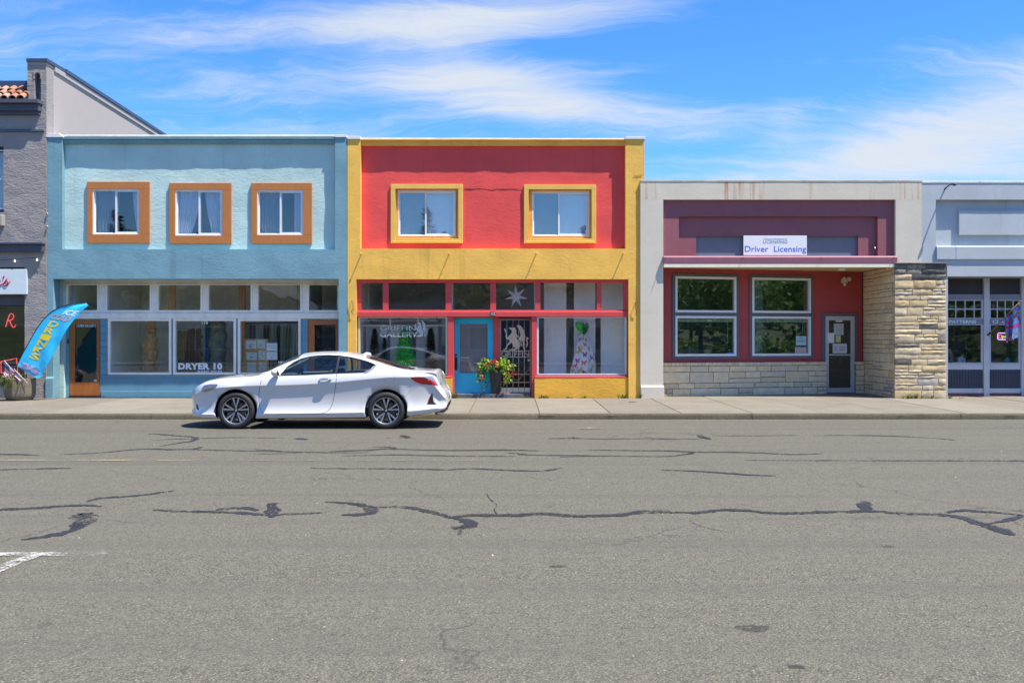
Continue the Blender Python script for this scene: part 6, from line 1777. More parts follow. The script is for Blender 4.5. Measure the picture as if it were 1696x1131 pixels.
        patch('reflector', [(338.5,644),(346,641.2),(353.5,640.6),(348,644.2),(341,646)], plain('headlamp_core', (0.30, 0.18, 0.16), 0.2, 0.3, 30, metal=.5), .0052, h, 1, far)
        patch('bumper_vent', [(716.2,651),(718.2,665),(723.5,669.6),(708.2,669.2),(711,661)], BLACK, .004, root, 2, far)
        patch('vent_edge', [(716.2,651),(711,661),(708.2,669.2),(707,669.4),(710,660.5),(715,651)], plain('reflector_red', (0.4, 0.06, 0.05), 0.3, 0.1), .0045, root, 1, far)
        patch('fog_lamp_recess', [(324.8,669),(327.5,670.5),(329.5,678.5),(327,678.8),(325,676)], BLACK, .004, root, 1, far)
    # --- rear face: bumper skirt, exhausts, plate, badge
    m = MB()
    m.add([(x_, y_, z_) for x_, y_, z_ in [(3.60, -.70, .30), (3.80, -.58, .355), (3.83, -.40, .40), (3.83, .40, .40), (3.80, .58, .355), (3.60, .70, .30), (3.60, .60, .24), (3.76, .40, .265), (3.76, -.40, .265), (3.60, -.60, .24)]],
          [(0,1,8,9), (1,2,8), (2,3,7,8), (3,4,7), (4,5,6,7), (0,9,6,5), (9,8,7,6), (0,5,4,1), (1,4,3,2)])
    m.build('rear_skirt', BLACK, root)
    for s in (-1, 1):
        m = MB(); m.lathe([(.030, 0), (.038, .0), (.038, .16), (.036, .162), (.030, .16), (.028, .05), (.0, .05)], (0, 0, 0), 16, 'z', False)
        m.v = [(3.60+c*1.0, s*.55+a, .275+b) for a, b, c in m.v]; m.build('exhaust_tip', CHROME, root, smooth=True, angle=40)
    def rear_x(y, z):
        x = 3.835
        while x > 3.3:
            if abs(y) <= side_y(x, z)+.001 and cZL(x) < z < top_z(x, y)+1e-4: return x
            x -= .004
        return x
    def rear_patch(name, y0, y1, z0, z1, mat, th=.01, n=3):
        m = MB(); m.grid(lambda u, v: (rear_x(y0+(y1-y0)*u, z0+(z1-z0)*v)+th, y0+(y1-y0)*u, z0+(z1-z0)*v), n, n); return m.build(name, mat, root)
    rear_patch('licence_plate', -.155, .155, .50, .655, plain('plate_white', (0.62, 0.66, 0.70), 0.5, 0.1, 14), .012)
    rear_patch('badge', -.05, .05, .90, .97, CHROME, .012, 1)
    rear_patch('badge', -.66, -.52, .80, .83, CHROME, .006, 2)
    # spoiler lip and antenna fin
    m = MB(); m.add([(2.17, -.03, 1.350), (2.17, .03, 1.350), (2.33, .035, 1.318), (2.33, -.035, 1.318), (2.24, -.012, 1.386), (2.24, .012, 1.386), (2.315, .014, 1.372), (2.315, -.014, 1.372)], [(0,3,2,1), (4,5,6,7), (0,1,5,4), (1,2,6,5), (2,3,7,6), (3,0,4,7)])
    m.build('antenna_fin', PAINT, root, bevel=.006)
    # --- mirrors
    for s in (-1, 1):
        mr = empty('wing_mirror', (.62, s*.95, .98), root)
        m = MB(); nn = 14
        prof = [(.0, .0), (.055, .012), (.076, .045), (.082, .09), (.076, .12)]
        v = []
        cxm, cym, czm = .675, s*1.0, 1.03
        for (r, dx) in prof:
            for k in range(nn):
                a = 2*math.pi*k/nn
                v.append((cxm+dx, cym+1.45*r*math.cos(a)*(1 if True else 1), czm+r*math.sin(a)*.95))
        f = [(i*nn+k, i*nn+(k+1) % nn, (i+1)*nn+(k+1) % nn, (i+1)*nn+k) for i in range(len(prof)-1) for k in range(nn)]
        f.append(tuple((len(prof)-1)*nn+k for k in range(nn)))
        m.add(v, f); m.build('mirror_shell', PAINT, mr, smooth=True, angle=50)
        m = MB(); m.lathe([(.0, .0), (.070, 0.0)], (0, 0, 0), 16); m.v = [(cxm+.1215, cym+1.4*a, czm+.92*b) for a, b, c in m.v]; m.build('mirror_glass', CHROME, mr)
        m = MB(); m.tube([(.73, s*.86, .965), (.735, s*.91, .972), (.74, s*.95, .995)], [.028, .024, .02], 8); m.build('mirror_stalk', BLACK, mr, smooth=True)
    # --- cabin
    m = MB(); m.prism([(.50, .40), (.50, .93), (.62, .975), (.90, .955), (.98, .88), (.98, .40)], -.70, .70); m.build('dashboard', CABIN, root, bevel=.02)
    m = MB(); m.box(.60, 3.0, -.78, .78, .28, .40); m.build('cabin_floor', CABIN, root)
    for s in (-1, 1):
        m = MB(); m.grid(lambda u, v: (.55+2.1*u, s*(.845-.03*v), .40+.56*v), 6, 4); m.build('door_card', CABIN, root)
    def seat(x, y, rear=False):
        sroot = empty('seat', (x, y, .4), root)
        w = .25 if not rear else .58
        m = MB(); m.prism([(x-.28, .40), (x-.30, .56), (x-.25, .60), (x+.22, .55), (x+.24, .40)], y-w, y+w); m.build('seat_base', SEATM, sroot, bevel=.04, seg=2)
        m = MB(); m.prism([(x+.14, .52), (x+.18, .60), (x+.34, 1.04), (x+.40, 1.08), (x+.46, 1.04), (x+.36, .60), (x+.30, .50)], y-w+.02, y+w-.02); m.build('backrest', SEATM, sroot, bevel=.04, seg=2)
        for yy in ((y,) if not rear else (y-.33, y+.33)):
            m = MB(); m.prism([(x+.37, 1.10), (x+.36, 1.20), (x+.40, 1.26), (x+.46, 1.25), (x+.48, 1.12)], yy-.12, yy+.12)
            if rear: m.v = [(a, b, c-.06) for a, b, c in m.v]
            m.build('headrest', SEATM, sroot, bevel=.03, seg=2)
    seat(1.28, -.37); seat(1.28, .37); seat(2.05, 0, True)
    m = MB()
    m.tube([(1.03+.05*math.sin(a), -.37+.18*math.cos(a), .90+.175*math.sin(a)) for a in [2*math.pi*k/28 for k in range(28)]], .016, 8, closed=True); m.build('steering_wheel', CABIN, root, smooth=True)
    return root

coupe = build_car()
tag(coupe, 'white two-door coupe parked at the kerb before the blue shop', 'car')
coupe.location = (CX, CY, 0.0)
# ------------------------------------------------------------------ things in the street and in the windows
def leaf_quad(m, c, size, rnd, normal=None, asp=1.4):
    d = Vector((rnd.gauss(0,1), rnd.gauss(0,1), rnd.gauss(0,1))).normalized() if normal is None else normal
    u = d.cross(Vector((rnd.gauss(0,1), rnd.gauss(0,1), rnd.gauss(0,1)))).normalized(); w = d.cross(u)
    a, b = size*asp*.5, size*.5; c = Vector(c); f = d*size*.12
    m.add([c-u*a, c-w*b+f, c+u*a, c+w*b+f], [(0,1,2,3)])
def remeshed(name, blobs, mat, parent, voxel=.012, disp=0.0):
    """smooth solid grown from overlapping balls (x,y,z,r[,sz])"""
    m = MB()
    for b in blobs:
        x, y, z, r = b[:4]; sz = b[4] if len(b) > 4 else 1.0
        pr = [(max(1e-6, r*math.sin(math.pi*k/10)), -r*sz*math.cos(math.pi*k/10)) for k in range(11)]
        m.lathe(pr, (x, y, z), 14)
    o = m.build('tmp_blob', mat)
    md = o.modifiers.new('r', 'REMESH'); md.mode = 'VOXEL'; md.voxel_size = voxel
    sm = o.modifiers.new('s', 'SMOOTH'); sm.iterations = 6
    me = bpy.data.meshes.new_from_object(o.evaluated_get(bpy.context.evaluated_depsgraph_get()))
    bpy.data.objects.remove(o)
    if disp:
        for v in me.vertices:
            n = mnoise.noise(Vector(v.co)*9)+.5*mnoise.noise(Vector(v.co)*21); v.co += Vector(v.normal)*disp*n
    me.polygons.foreach_set('use_smooth', [True]*len(me.polygons)); me.name = name
    return link(name, me, parent)

# ---- concrete planter with small flags
YC = 23.02
def cX(p): return PX(p, YC)
def cZ(p): return PZ(p, YC)
pl = thing('concrete_planter', (cX(33), YC, walk_z(YC)), 'weathered octagonal concrete planter with grassy flowers beside the bar window', 'planter')
m = MB(); r1 = (cX(58)-cX(8.5))/2; zb = walk_z(YC)
m.lathe([(.0, 0), (r1*.80, .0), (r1*.97, .10), (r1, .16), (r1*1.02, cZ(626)-zb), (r1*.90, cZ(626)-zb), (r1*.86, cZ(630)-zb), (.0, cZ(630)-zb)], (cX(33.2), YC, zb), 8)
m.build('bowl', concrete('planter_concrete', (0.20, 0.17, 0.125), .35, .5, .004, 50), pl, bevel=.012, seg=2)
rnd = random.Random(3); m = MB(); mf = MB()
for i in range(520):
    a = rnd.uniform(0, 6.28); q = rnd.random()**.5*r1*.8
    x, y = cX(28)+q*math.cos(a)*.8, YC-.06+q*math.sin(a)*.8
    out = rnd.uniform(.05, .34); aa = rnd.uniform(2.4, 5.6) if rnd.random() < .7 else rnd.uniform(0, 6.28)
    h = rnd.uniform(.0, .17)
    p0 = Vector((x, y, cZ(631))); p1 = p0+Vector((math.cos(aa)*out*.5, math.sin(aa)*out*.6, h)); p2 = p0+Vector((math.cos(aa)*out, math.sin(aa)*out*1.1-.05, h-rnd.uniform(.1, .42)))
    w = .008; t = Vector((math.sin(aa), -math.cos(aa), 0))*w
    m.add([p0-t, p0+t, p1-t, p1+t, p2], [(0,1,3,2), (2,3,4)])
    if rnd.random() < .20:
        for _ in range(3): leaf_quad(mf, p1+Vector((rnd.uniform(-.02, .02), -.02, rnd.uniform(0, .05))), .024, rnd)
m.build('grass_blades', leafmat('planter_grass', [(0, (.06, .09, .02)), (.5, (.12, .15, .03)), (1, (.20, .19, .07))]), pl)
mf.build('blossoms', leafmat('pale_blossom', [(0, (.55, .42, .40)), (1, (.75, .70, .62))], .2), pl)
UNION = plain('flag_blue', (0.035, 0.06, 0.20), 0.8, 0.1); FRED = plain('flag_red', (0.50, 0.05, 0.09), 0.8, 0.1); FWHITE = plain('flag_white', (0.72, 0.70, 0.74), 0.8, 0.05)
def small_flag(label, tip, foot, droop, w, h, y):
    f = thing('small_flag', (cX(foot[0]), y, cZ(foot[1])), label, 'flag', 'small striped flags in the planter')
    t = Vector((cX(tip[0]), y, cZ(tip[1]))); b = Vector((cX(foot[0]), y+.03, cZ(foot[1])))
    m = MB(); m.tube([b, t], .006, 6); m.lathe([(0, .02), (.010, .01), (.011, 0), (.006, -.01)], tuple(t), 8); m.build('stick', plain('white_stick', (0.7, 0.68, 0.6), 0.5, 0.1), f, smooth=True)
    ax = (b-t).normalized()
    def P(u, v):   # u along the fly, v down the hoist
        p = t+ax*(.015+h*v)
        return p+Vector((u*w*droop[0], -.010-.018*math.sin(u*7+v*1.5), u*w*droop[1]-.05*u*u*w))
    for k in range(13):
        m = MB(); a, c = k/13, (k+1)/13
        u0 = .42 if k < 7 else 0.0
        m.grid(lambda u, v: P(u0+(1-u0)*u, a+(c-a)*v), 8, 1); m.build('stripe', FRED if k % 2 == 0 else FWHITE, f, smooth=True)
    m = MB(); m.grid(lambda u, v: P(.42*u, 7/13*v), 5, 3); m.build('canton', UNION, f, smooth=True)
small_flag('larger small striped flag on a white stick leaning in the concrete planter', (18.5, 597.5), (49, 632), (-.10, -.95), .30, .36, YC-.30)
small_flag('lower small striped flag drooping from the planter beside the feather banner', (36, 611), (57, 634), (.02, -.80), .16, .22, YC-.34)

# ---- feather banner
YF = 22.85
def fX(p): return PX(p, YF)
def fZ(p): return PZ(p, YF)
def zf(p): return (30+p[0]/8.376, 495+p[1]/8.376)
fb = thing('feather_banner', (fX(26), YF, walk_z(YF)), 'bright blue feather banner with white, orange and yellow print leaning over the orange door', 'banner')
LE = [(-20,935),(0,890),(70,755),(150,610),(250,430),(350,290),(430,210),(480,170),(550,130),(620,102),(700,84),(780,70),(870,60),(960,52)]
RE = [(235,1105),(330,1085),(392,960),(440,870),(500,760),(560,650),(605,580),(640,520),(680,450),(720,380),(790,285),(850,215),(915,150),(988,88)]
def at_height(P, zy):
    if zy >= P[0][1]: return P[0][0]
    for a, b in zip(P, P[1:]):
        if b[1] <= zy <= a[1] and a[1] > b[1]: return a[0]+(b[0]-a[0])*(a[1]-zy)/(a[1]-b[1])
    return P[-1][0]
def ban(u, v, off=0.0):
    zl_, zr_ = 935+(54-935)*v, 1100+(90-1100)*v
    a, b = zf((at_height(LE, zl_), zl_)), zf((at_height(RE, zr_), zr_))
    px, py = a[0]+(b[0]-a[0])*u, a[1]+(b[1]-a[1])*u
    w = .05*math.sin(u*3.4+v*2.0)*u+.022*math.sin(u*9+v*13)*u*(1-.5*v)
    return (fX(px), YF-off+w, fZ(py))
m = MB(); m.grid(lambda u, v: ban(u, v), 18, 40); n0 = len(m.v); fr = list(m.f)
m.add([(a, b+.004, c) for a, b, c in m.v[:n0]], [q[::-1] for q in fr])
m.build('cloth', plain('banner_blue', (0.03, 0.52, 0.90), 0.55, 0.18, 3.5), fb, smooth=True)
pts = [(fX(24), YF+.02, walk_z(YF)+.01), (fX(24.5), YF+.012, fZ(630))] + [ (lambda p: (fX(p[0])-.004, YF+.008, fZ(p[1])))(zf(q)) for q in LE]
m = MB(); m.tube(pts, [.016]*3+[.014]*(len(pts)-6)+[.010]*3, 8); m.build('pole', BLACK, fb, smooth=True)
m = MB(); m.lathe([(.0, .03), (.05, .03), (.20, .012), (.20, 0), (.0, 0)], (fX(24), YF+.02, walk_z(YF)), 18); m.build('foot_plate', BLACK, fb)
def on_banner(o):
    """wrap flat lettering, laid out in banner coordinates (x=u 0..1, z=v 0..1), on the cloth"""
    for v in o.data.vertices:
        v.co = Vector(ban(v.co.x, v.co.z, .006 if v.co.y > -.0005 else .0065))
    return o
def ban_text(s, mat, u0, u1, v0, v1, vert=False):
    c = bpy.data.curves.new('t', 'FONT'); c.body = s; c.size = 1; c.offset = .03; c.resolution_u = 2
    t = bpy.data.objects.new('t', c); COL.objects.link(t)
    me = bpy.data.meshes.new_from_object(t.evaluated_get(bpy.context.evaluated_depsgraph_get())); bpy.data.objects.remove(t)
    b = bmesh.new(); b.from_mesh(me); bmesh.ops.triangulate(b, faces=b.faces[:])
    b.to_mesh(me); b.free()
    xs = [v.co.x for v in me.vertices]; ys = [v.co.y for v in me.vertices]
    for v in me.vertices:
        a = (v.co.x-min(xs))/(max(xs)-min(xs)); d = (v.co.y-min(ys))/(max(ys)-min(ys))
        v.co = Vector((u0+(u1-u0)*a, 0, v0+(v1-v0)*d))
    me.materials.clear(); me.materials.append(mat)
    return on_banner(link('lettering', me, fb))
BW = plain('banner_white', (0.75, 0.82, 0.85), 0.6, 0.05); BO = plain('banner_orange', (0.62, 0.36, 0.22), 0.6, 0.15, 9); BY = plain('banner_yellow', (0.75, 0.62, 0.02), 0.6, 0.1)
ban_text('ICE', BW, .40, .92, .845, .915); ban_text('COLD', BO, .12, .88, .765, .835)
for k, ch in enumerate('DRINKS'):
    ban_text(ch, BY, .25, .60, .655-.095*k, .738-.095*k)
rnd = random.Random(8); m = MB()
for k in range(26):
    a = math.radians(-15+210*k/25); r = rnd.uniform(.7, 1.0)
    u0, v0 = .48, .015
    p = []
    for s in range(5):
        t_ = s/4; rr = .08+t_*.40*r
        p.append(ban(min(1, max(0, u0+rr*math.cos(a)*.95+.03*math.sin(5*t_+k))), max(0, v0+rr*.22*max(0, math.sin(a)+.15)), .0062))
    m.tube(p, [.010, .009, .008, .006, .003], 4)
pr = m.build('print', plain('banner_splash', (0.42, 0.38, 0.55), 0.6, 0.3, 14), fb); struct(pr, 'stuff')

# ---- tall black pot of flowers
YQ = 24.02
def qX(p): return PX(p, YQ)
def qZ(p): return PZ(p, YQ)
POTB = dZ(651.4)+.001
pt = thing('flower_pot', (qX(821.3), YQ, POTB), 'tall tapered black pot of lime leaves and red and orange flowers by the turquoise door', 'flower pot')
m = MB(); h1, h0 = (qX(831.5)-qX(810.5))/2, (qX(828)-qX(814.6))/2; xc = qX(821.2); zt_ = qZ(616)
v = []
for hw, z in ((h0, POTB), (h1, zt_), (h1+.012, zt_), (h1+.012, zt_+.03), (h1-.012, zt_+.03), (h1-.03, zt_-.04)):
    v += [(xc-hw, YQ-hw, z), (xc+hw, YQ-hw, z), (xc+hw, YQ+hw, z), (xc-hw, YQ+hw, z)]
f = [(3,2,1,0)]
for k in range(5): f += [(4*k+i, 4*k+(i+1) % 4, 4*k+4+(i+1) % 4, 4*k+4+i) for i in range(4)]
f.append((20,21,22,23)); m.add(v, f); m.build('pot', plain('black_pot', (0.022, 0.023, 0.026), 0.45, 0.15), pt, bevel=.006)
def rosette(m, c, r, n, rnd, droop=.3):
    """rounded leaf with a little cup: fan of 7 points"""
    for _ in range(n):
        d = Vector((rnd.gauss(0, .6), -abs(rnd.gauss(.6, .4)), rnd.gauss(.5, .5))).normalized()
        u = d.cross(Vector((rnd.gauss(0,1), rnd.gauss(0,1), rnd.gauss(0,1)))).normalized(); w = d.cross(u)
        p = Vector(c)+Vector((rnd.gauss(0, .03), rnd.gauss(0, .03), rnd.gauss(0, .03))); s = r*rnd.uniform(.7, 1.2)
        k = 7; ring = [p+(u*math.cos(6.283*i/k)+w*math.sin(6.283*i/k))*s*(.9+.15*((i*37) % 3)) for i in range(k)]
        m.add([p-d*s*.25]+ring, [(0, 1+i, 1+(i+1) % k) for i in range(k)])
rnd = random.Random(17)
lime, green, red, orange, yellow = MB(), MB(), MB(), MB(), MB()
def at(px, py, dy=0.0): return (qX(px), YQ+dy, qZ(py))
# lime mass on the right and top, darker green left, trailing stems
for (cx, cy, rx, ry, n, mm, sz) in ((835,603,9,9,70,lime,.030), (829,598,6,5,22,lime,.028), (840,617,6,10,42,lime,.030), (843,628,4,5,14,lime,.026), (804,600,7,6,26,lime,.028), (796,606,5,5,14,lime,.026),
                                    (815,605,12,7,60,green,.026), (803,612,8,8,40,green,.026), (797,624,7,8,30,green,.028), (822,611,10,6,40,green,.024), (848,606,6,5,20,green,.022), (834,636,3,5,10,green,.020), (808,633,3,4,8,green,.020), (800,642,4,5,8,green,.018), (796,650,3,2,4,green,.016)):
    for _ in range(n):
        a = rnd.uniform(0, 6.28); q = rnd.random()**.5
        rosette(mm, at(cx+rx*1.08*q*math.cos(a), cy+ry*1.08*q*math.sin(a), rnd.uniform(-.22, .14)), sz*1.12, 1, rnd)
for (cx, cy, rx, ry, n, mm, sz) in ((818,598,5,4,46,red,.018), (812,602,4,3,16,red,.016), (807,604,3,3,10,red,.015), (850,615,5,4,16,red,.018), (846,621,4,3,12,red,.018), (854,620,2,3,8,red,.016),
                                    (823,606,3,3,10,orange,.016), (798,624,4,4,18,orange,.018), (838,630,3,3,8,orange,.016), (800,602,3,2,6,orange,.014), (825,600,2,2,8,orange,.014),
                                    (847,604,4,2.5,20,yellow,.016), (822,615,2,2,6,yellow,.014), (835,614,2,2,6,yellow,.014)):
    for _ in range(n):
        a = rnd.uniform(0, 6.28); q = rnd.random()**.5
        leaf_quad(mm, at(cx+rx*q*math.cos(a), cy+ry*q*math.sin(a), -.22-rnd.random()*.10), sz*2.0, rnd, asp=1.1)
stems = MB()
for tx, ty in ((796,650),(800,640),(850,618),(843,630),(797,626),(834,637)):
    stems.tube([at(821, 614), at((821+tx)/2, 606, -.12), at(tx, (606+ty)/2, -.2), at(tx, ty, -.2)], .005, 5)
stems.build('stems', plain('stem_green', (0.07, 0.12, 0.03), 0.7, 0.2), pt)
lime.build('lime_leaves', leafmat('lime_leaf', [(0, (.16, .32, .02)), (.6, (.28, .45, .03)), (1, (.44, .54, .06))], .4), pt)
green.build('green_leaves', leafmat('green_leaf', [(0, (.05, .14, .02)), (.6, (.10, .24, .03)), (1, (.20, .34, .06))], .35), pt)
red.build('red_flowers', leafmat('red_petal', [(0, (.45, .015, .02)), (1, (.75, .06, .04))], .25), pt)
orange.build('orange_flowers', leafmat('orange_petal', [(0, (.62, .16, .06)), (1, (.75, .30, .12))], .25), pt)
yellow.build('yellow_flowers', leafmat('yellow_petal', [(0, (.60, .50, .08)), (1, (.75, .70, .20))], .25), pt)

# ---- weeds at the foot of the walls
rnd = random.Random(31); m = MB()
def tuft(x, y, z, n, h, sp):
    for _ in range(n):
        a = rnd.uniform(0, 6.28); l = h*rnd.uniform(.4, 1.2); o = sp*rnd.uniform(.2, 1)
        p0 = Vector((x+rnd.uniform(-sp, sp)*.5, y+rnd.uniform(-.03, .02), z)); p1 = p0+Vector((math.cos(a)*o, math.sin(a)*o*.6-.03, l*.7)); p2 = p1+Vector((math.cos(a)*o*.7, math.sin(a)*o*.4-.02, l*.1))
        t = Vector((math.sin(a), -math.cos(a), 0))*.007
        m.add([p0-t, p0+t, p1-t, p1+t, p2], [(0,1,3,2), (2,3,4)])
for px, n, h, sp, yy in ((752,60,.19,.14,Y0-.04), (898,18,.10,.10,Y0+.05), (905,14,.10,.08,Y0+.05), (943,12,.07,.08,Y0+.05), (968,16,.09,.08,Y0+.05), (1032,24,.12,.10,Y0+.03), (1060,18,.12,.05,Y0-.08), (868,20,.08,.12,Y0+.0), (875,16,.07,.1,Y0),
                       (1505,30,.14,.14,PYF-.05), (1516,26,.16,.12,PYF-.05), (1528,20,.10,.12,PYF-.05), (1541,26,.13,.12,PYF-.05), (1552,14,.08,.1,PYF-.05), (1574,14,.13,.08,Y0-.1), (1492,10,.06,.1,PYF-.05),
                       (172,8,.05,.08,YB-.05), (240,6,.04,.08,YB-.05), (1590,8,.06,.1,Y0-.1), (95,8,.05,.06,Y0-.08)):
    tuft(PX(px, yy), yy, walk_z(yy)-.005, n, h, sp)
w = m.build('weeds', leafmat('weed_leaf', [(0, (.05, .12, .02)), (.5, (.13, .20, .04)), (.8, (.22, .20, .06)), (1, (.25, .10, .05))], .3)); struct(w, 'stuff'); w['label'] = 'small green and brown weeds growing at the wall bases'

# ---- gallery window: artificial trees, star lantern, wrapped figure
def conifer(name, label, px, py0, py1, hw_px, y, mat, seed, n, size, grp=None, shape=1.0):
    rnd = random.Random(seed); x = PX(px, y); z1 = PZ(py0, y); z0 = PZ(py1, y); r = hw_px*y/FPX
    t = thing(name, (x, y, z0), label, 'tree', grp)
    m = MB(); m.tube([(x, y, z0), (x, y, z1-.03)], [.02, .006], 6); m.lathe([(.0, .012), (r*.45, .012), (r*.5, 0), (0, 0)], (x, y, z0-.002), 10); m.build('trunk', plain('dark_trunk', (0.03, 0.022, 0.015), 0.9, 0.2), t)
    m = MB(); H = z1-z0
    tiers = 11
    for k in range(n):
        f = rnd.random()**.75                      # 0 at the foot
        tier = int(f*tiers)/tiers
        fr = (f-tier)*tiers
        a = rnd.uniform(0, 6.283)
        rad = r*(1-f)**shape*(1-.30*fr)*(.45+.55*rnd.random()**.4)*(1+.18*math.sin(3*a+9*tier))+.01
        p = Vector((x+rad*math.cos(a), y+rad*math.sin(a)*.8, z0+.04+H*.95*f-rad*.25))
        d = Vector((math.cos(a)*.8, math.sin(a)*.8, rnd.uniform(-.1, .7))).normalized()
        side = d.cross(Vector((0, 0, 1))).normalized()*size*.28
        m.add([p-side, p+d*size*.9, p+side, p-d*size*.4+Vector((0, 0, size*.25))], [(0,1,2,3)])
    m.build('needles', mat, t)
    return t
DKN = leafmat('dark_needles', [(0, (.02, .04, .02)), (.6, (.05, .085, .04)), (1, (.10, .14, .08))], .2)
GRN = leafmat('vivid_needles', [(0, (.02, .60, .07)), (.6, (.05, .90, .14)), (1, (.22, .95, .26))], .35)
ZPL = FZ(622)-.05
PLT = lambda y: 562+(CAMZ-ZPL)*FPX/y               # photo row of the display floor at depth y
conifer('display_tree', 'dark green artificial tree nearest the ochre pillar in the gallery window', 620.5, 544, PLT(Y0+.70), 12, Y0+.70, DKN, 1, 2200, .06, 'dark artificial trees in the gallery window', .6)
conifer('display_tree', 'smallest dark artificial tree beside the vivid green one', 637, 559.5, PLT(Y0+.78), 8, Y0+.78, DKN, 2, 1000, .05, 'dark artificial trees in the gallery window', .6)
conifer('display_tree', 'slender dark artificial tree between the vivid green tree and the turquoise door', 713.5, 543, PLT(Y0+.72), 13, Y0+.72, DKN, 3, 2400, .06, 'dark artificial trees in the gallery window', .6)
conifer('bright_tree', 'vivid green artificial tree in the middle of the gallery window', 670.5, 539, PLT(Y0+.52), 25, Y0+.52, GRN, 4, 5200, .07, None, .70)
# star lantern
ys = Y0+.55
sx, sz = PX(854.5, ys), PZ(491, ys)
stt = thing('star_lantern', (sx, ys, sz), 'white seven-pointed paper star hanging behind the transom glass', 'lantern')
m = MB(); n = 7; v = []
for k in range(2*n):
    a = math.pi/2+math.pi*k/n+.03; r = (.315 if k % 2 == 0 else .105)*(1 if k else .98)
    v.append((sx+r*math.cos(a), ys, sz+r*math.sin(a)))
m.add(v+[(sx, ys-.07, sz), (sx, ys+.07, sz)], [(k, (k+1) % (2*n), 2*n) for k in range(2*n)]+[((k+1) % (2*n), k, 2*n+1) for k in range(2*n)])
m.build('paper_body', plain('star_paper', (0.80, 0.82, 0.84), 0.7, 0.03), stt)
m = MB(); m.tube([(sx, ys, sz+.3), (sx, ys, FZ(459.5))], .003, 4); m.tube([(sx+.01, ys, sz-.1), (sx+.02, ys, sz-.34)], .003, 4); m.build('cord', PAPER, stt)
# wrapped figure with butterfly cloth and green tissue
yv = Y0+.75
def vX(p): return PX(p, yv)
def vZ(p): return PZ(p, yv)
wf = thing('wrapped_figure', (vX(965), yv, ZPL), 'white butterfly-print cloth bundle topped with green tissue in the gallery window', 'display figure')
prof = [(619.5, 964.5, 19.5), (612, 964.8, 19.5), (603, 965.5, 18.8), (594, 966.5, 17.6), (584, 966.8, 15.5), (574, 966, 13), (566, 965.3, 10.5), (558, 966, 7.5), (554, 966.2, 5.5)]
def cloth(u, v, off=0.0):
    s = v*(len(prof)-1); i = min(int(s), len(prof)-2); k = s-i
    py, px, r = [prof[i][j]+(prof[i+1][j]-prof[i][j])*k for j in range(3)]
    a = 2*math.pi*u; R = r*yv/FPX
    fold = 1+(.10*math.sin(5*a+2*v)+.07*math.sin(9*a-5*v)+.05*math.sin(3*a+9*v))*(1-.6*v)
    return (vX(px)+(R*fold+off)*math.sin(a), yv-(R*fold*.7+off)*math.cos(a), max(vZ(py)+.03*math.sin(4*a+1)*(1-v)*(1 if v < .15 else 0), ZPL))
m = MB(); m.grid(lambda u, v: cloth(u, v), 72, 26, flip=True); m.build('cloth', plain('white_cloth', (0.78, 0.77, 0.80), 0.8, 0.05), wf, smooth=True)
BUT = [(u, v, c) for u, v, c in ((.00,.93,'g'),(-.11,.80,'p'),(.03,.68,'r'),(-.07,.56,'o'),(.11,.58,'o'),(.01,.46,'v'),(.15,.40,'p'),(-.13,.52,'y'),(-.10,.33,'p'),(.0,.28,'r'),(.09,.34,'y'),(-.13,.22,'r'),(-.05,.13,'o'),(.02,.04,'v'),(-.17,.10,'o'),(-.09,.04,'y'),(.17,.22,'y'),(.12,.12,'g'),(.20,.5,'p'),(-.2,.4,'r'),(.08,.80,'r'),(-.02,.82,'y'))]
BC = {'g': (.25, .45, .08), 'p': (.42, .10, .40), 'r': (.70, .16, .14), 'o': (.62, .36, .10), 'v': (.25, .06, .25), 'y': (.50, .52, .14)}
for u, v, c in BUT:
    sc_ = 1.35+.5*((u*100) % 1)
    W_ = [(0, .006), (.020, .030), (.034, .024), (.030, .004), (.018, -.002), (.026, -.020), (.014, -.026), (0, -.010), (-.014, -.026), (-.026, -.020), (-.018, -.002), (-.030, .004), (-.034, .024), (-.020, .030)]
    m = MB(); m.add([cloth(u+a*sc_*.85, v+b*sc_*1.5, .004) for a, b in W_]+[cloth(u, v, .004)], [(k, (k+1) % 14, 14) for k in range(14)]); m.build('butterfly_print', plain('butterfly_'+c, BC[c], 0.7, 0.12, 20), wf)
rnd = random.Random(41)
for nm, px, py, rx, ry, mt in (('tissue_bright', 960, 543, 7.5, 8.5, plain('bright_tissue', (.03, .58, .04), .6, .15, 18)), ('tissue_dark', 969.5, 545, 6.2, 9, plain('dark_tissue', (.008, .13, .045), .6, .2, 18))):
    m = MB(); nu, nv = 22, 14; off = rnd.uniform(0, 9)
    def tis(u, v):
        a = 2*math.pi*u; h = v
        r = (.25+.95*h**.7) if h < .75 else (1.02-.35*(h-.75)/.25)
        j = 1+.30*mnoise.noise(Vector((math.cos(a)*2+off, math.sin(a)*2, h*4)))+.12*math.sin(11*a+7*h)
        lean = (-.35 if nm == 'tissue_bright' else .22)*h
        return (vX(px+ (3.5 if nm == 'tissue_bright' else -2.5)*(1-h)+lean*rx*.6)+r*rx*yv/FPX*j*math.cos(a)*.95, yv-.02+r*.07*j*math.sin(a), vZ(py+ry-2*ry*h+(1.8*math.sin(3*a+off) if h > .7 else 0)))
    m.grid(tis, nu, nv); m.build(nm, mt, wf, smooth=False)

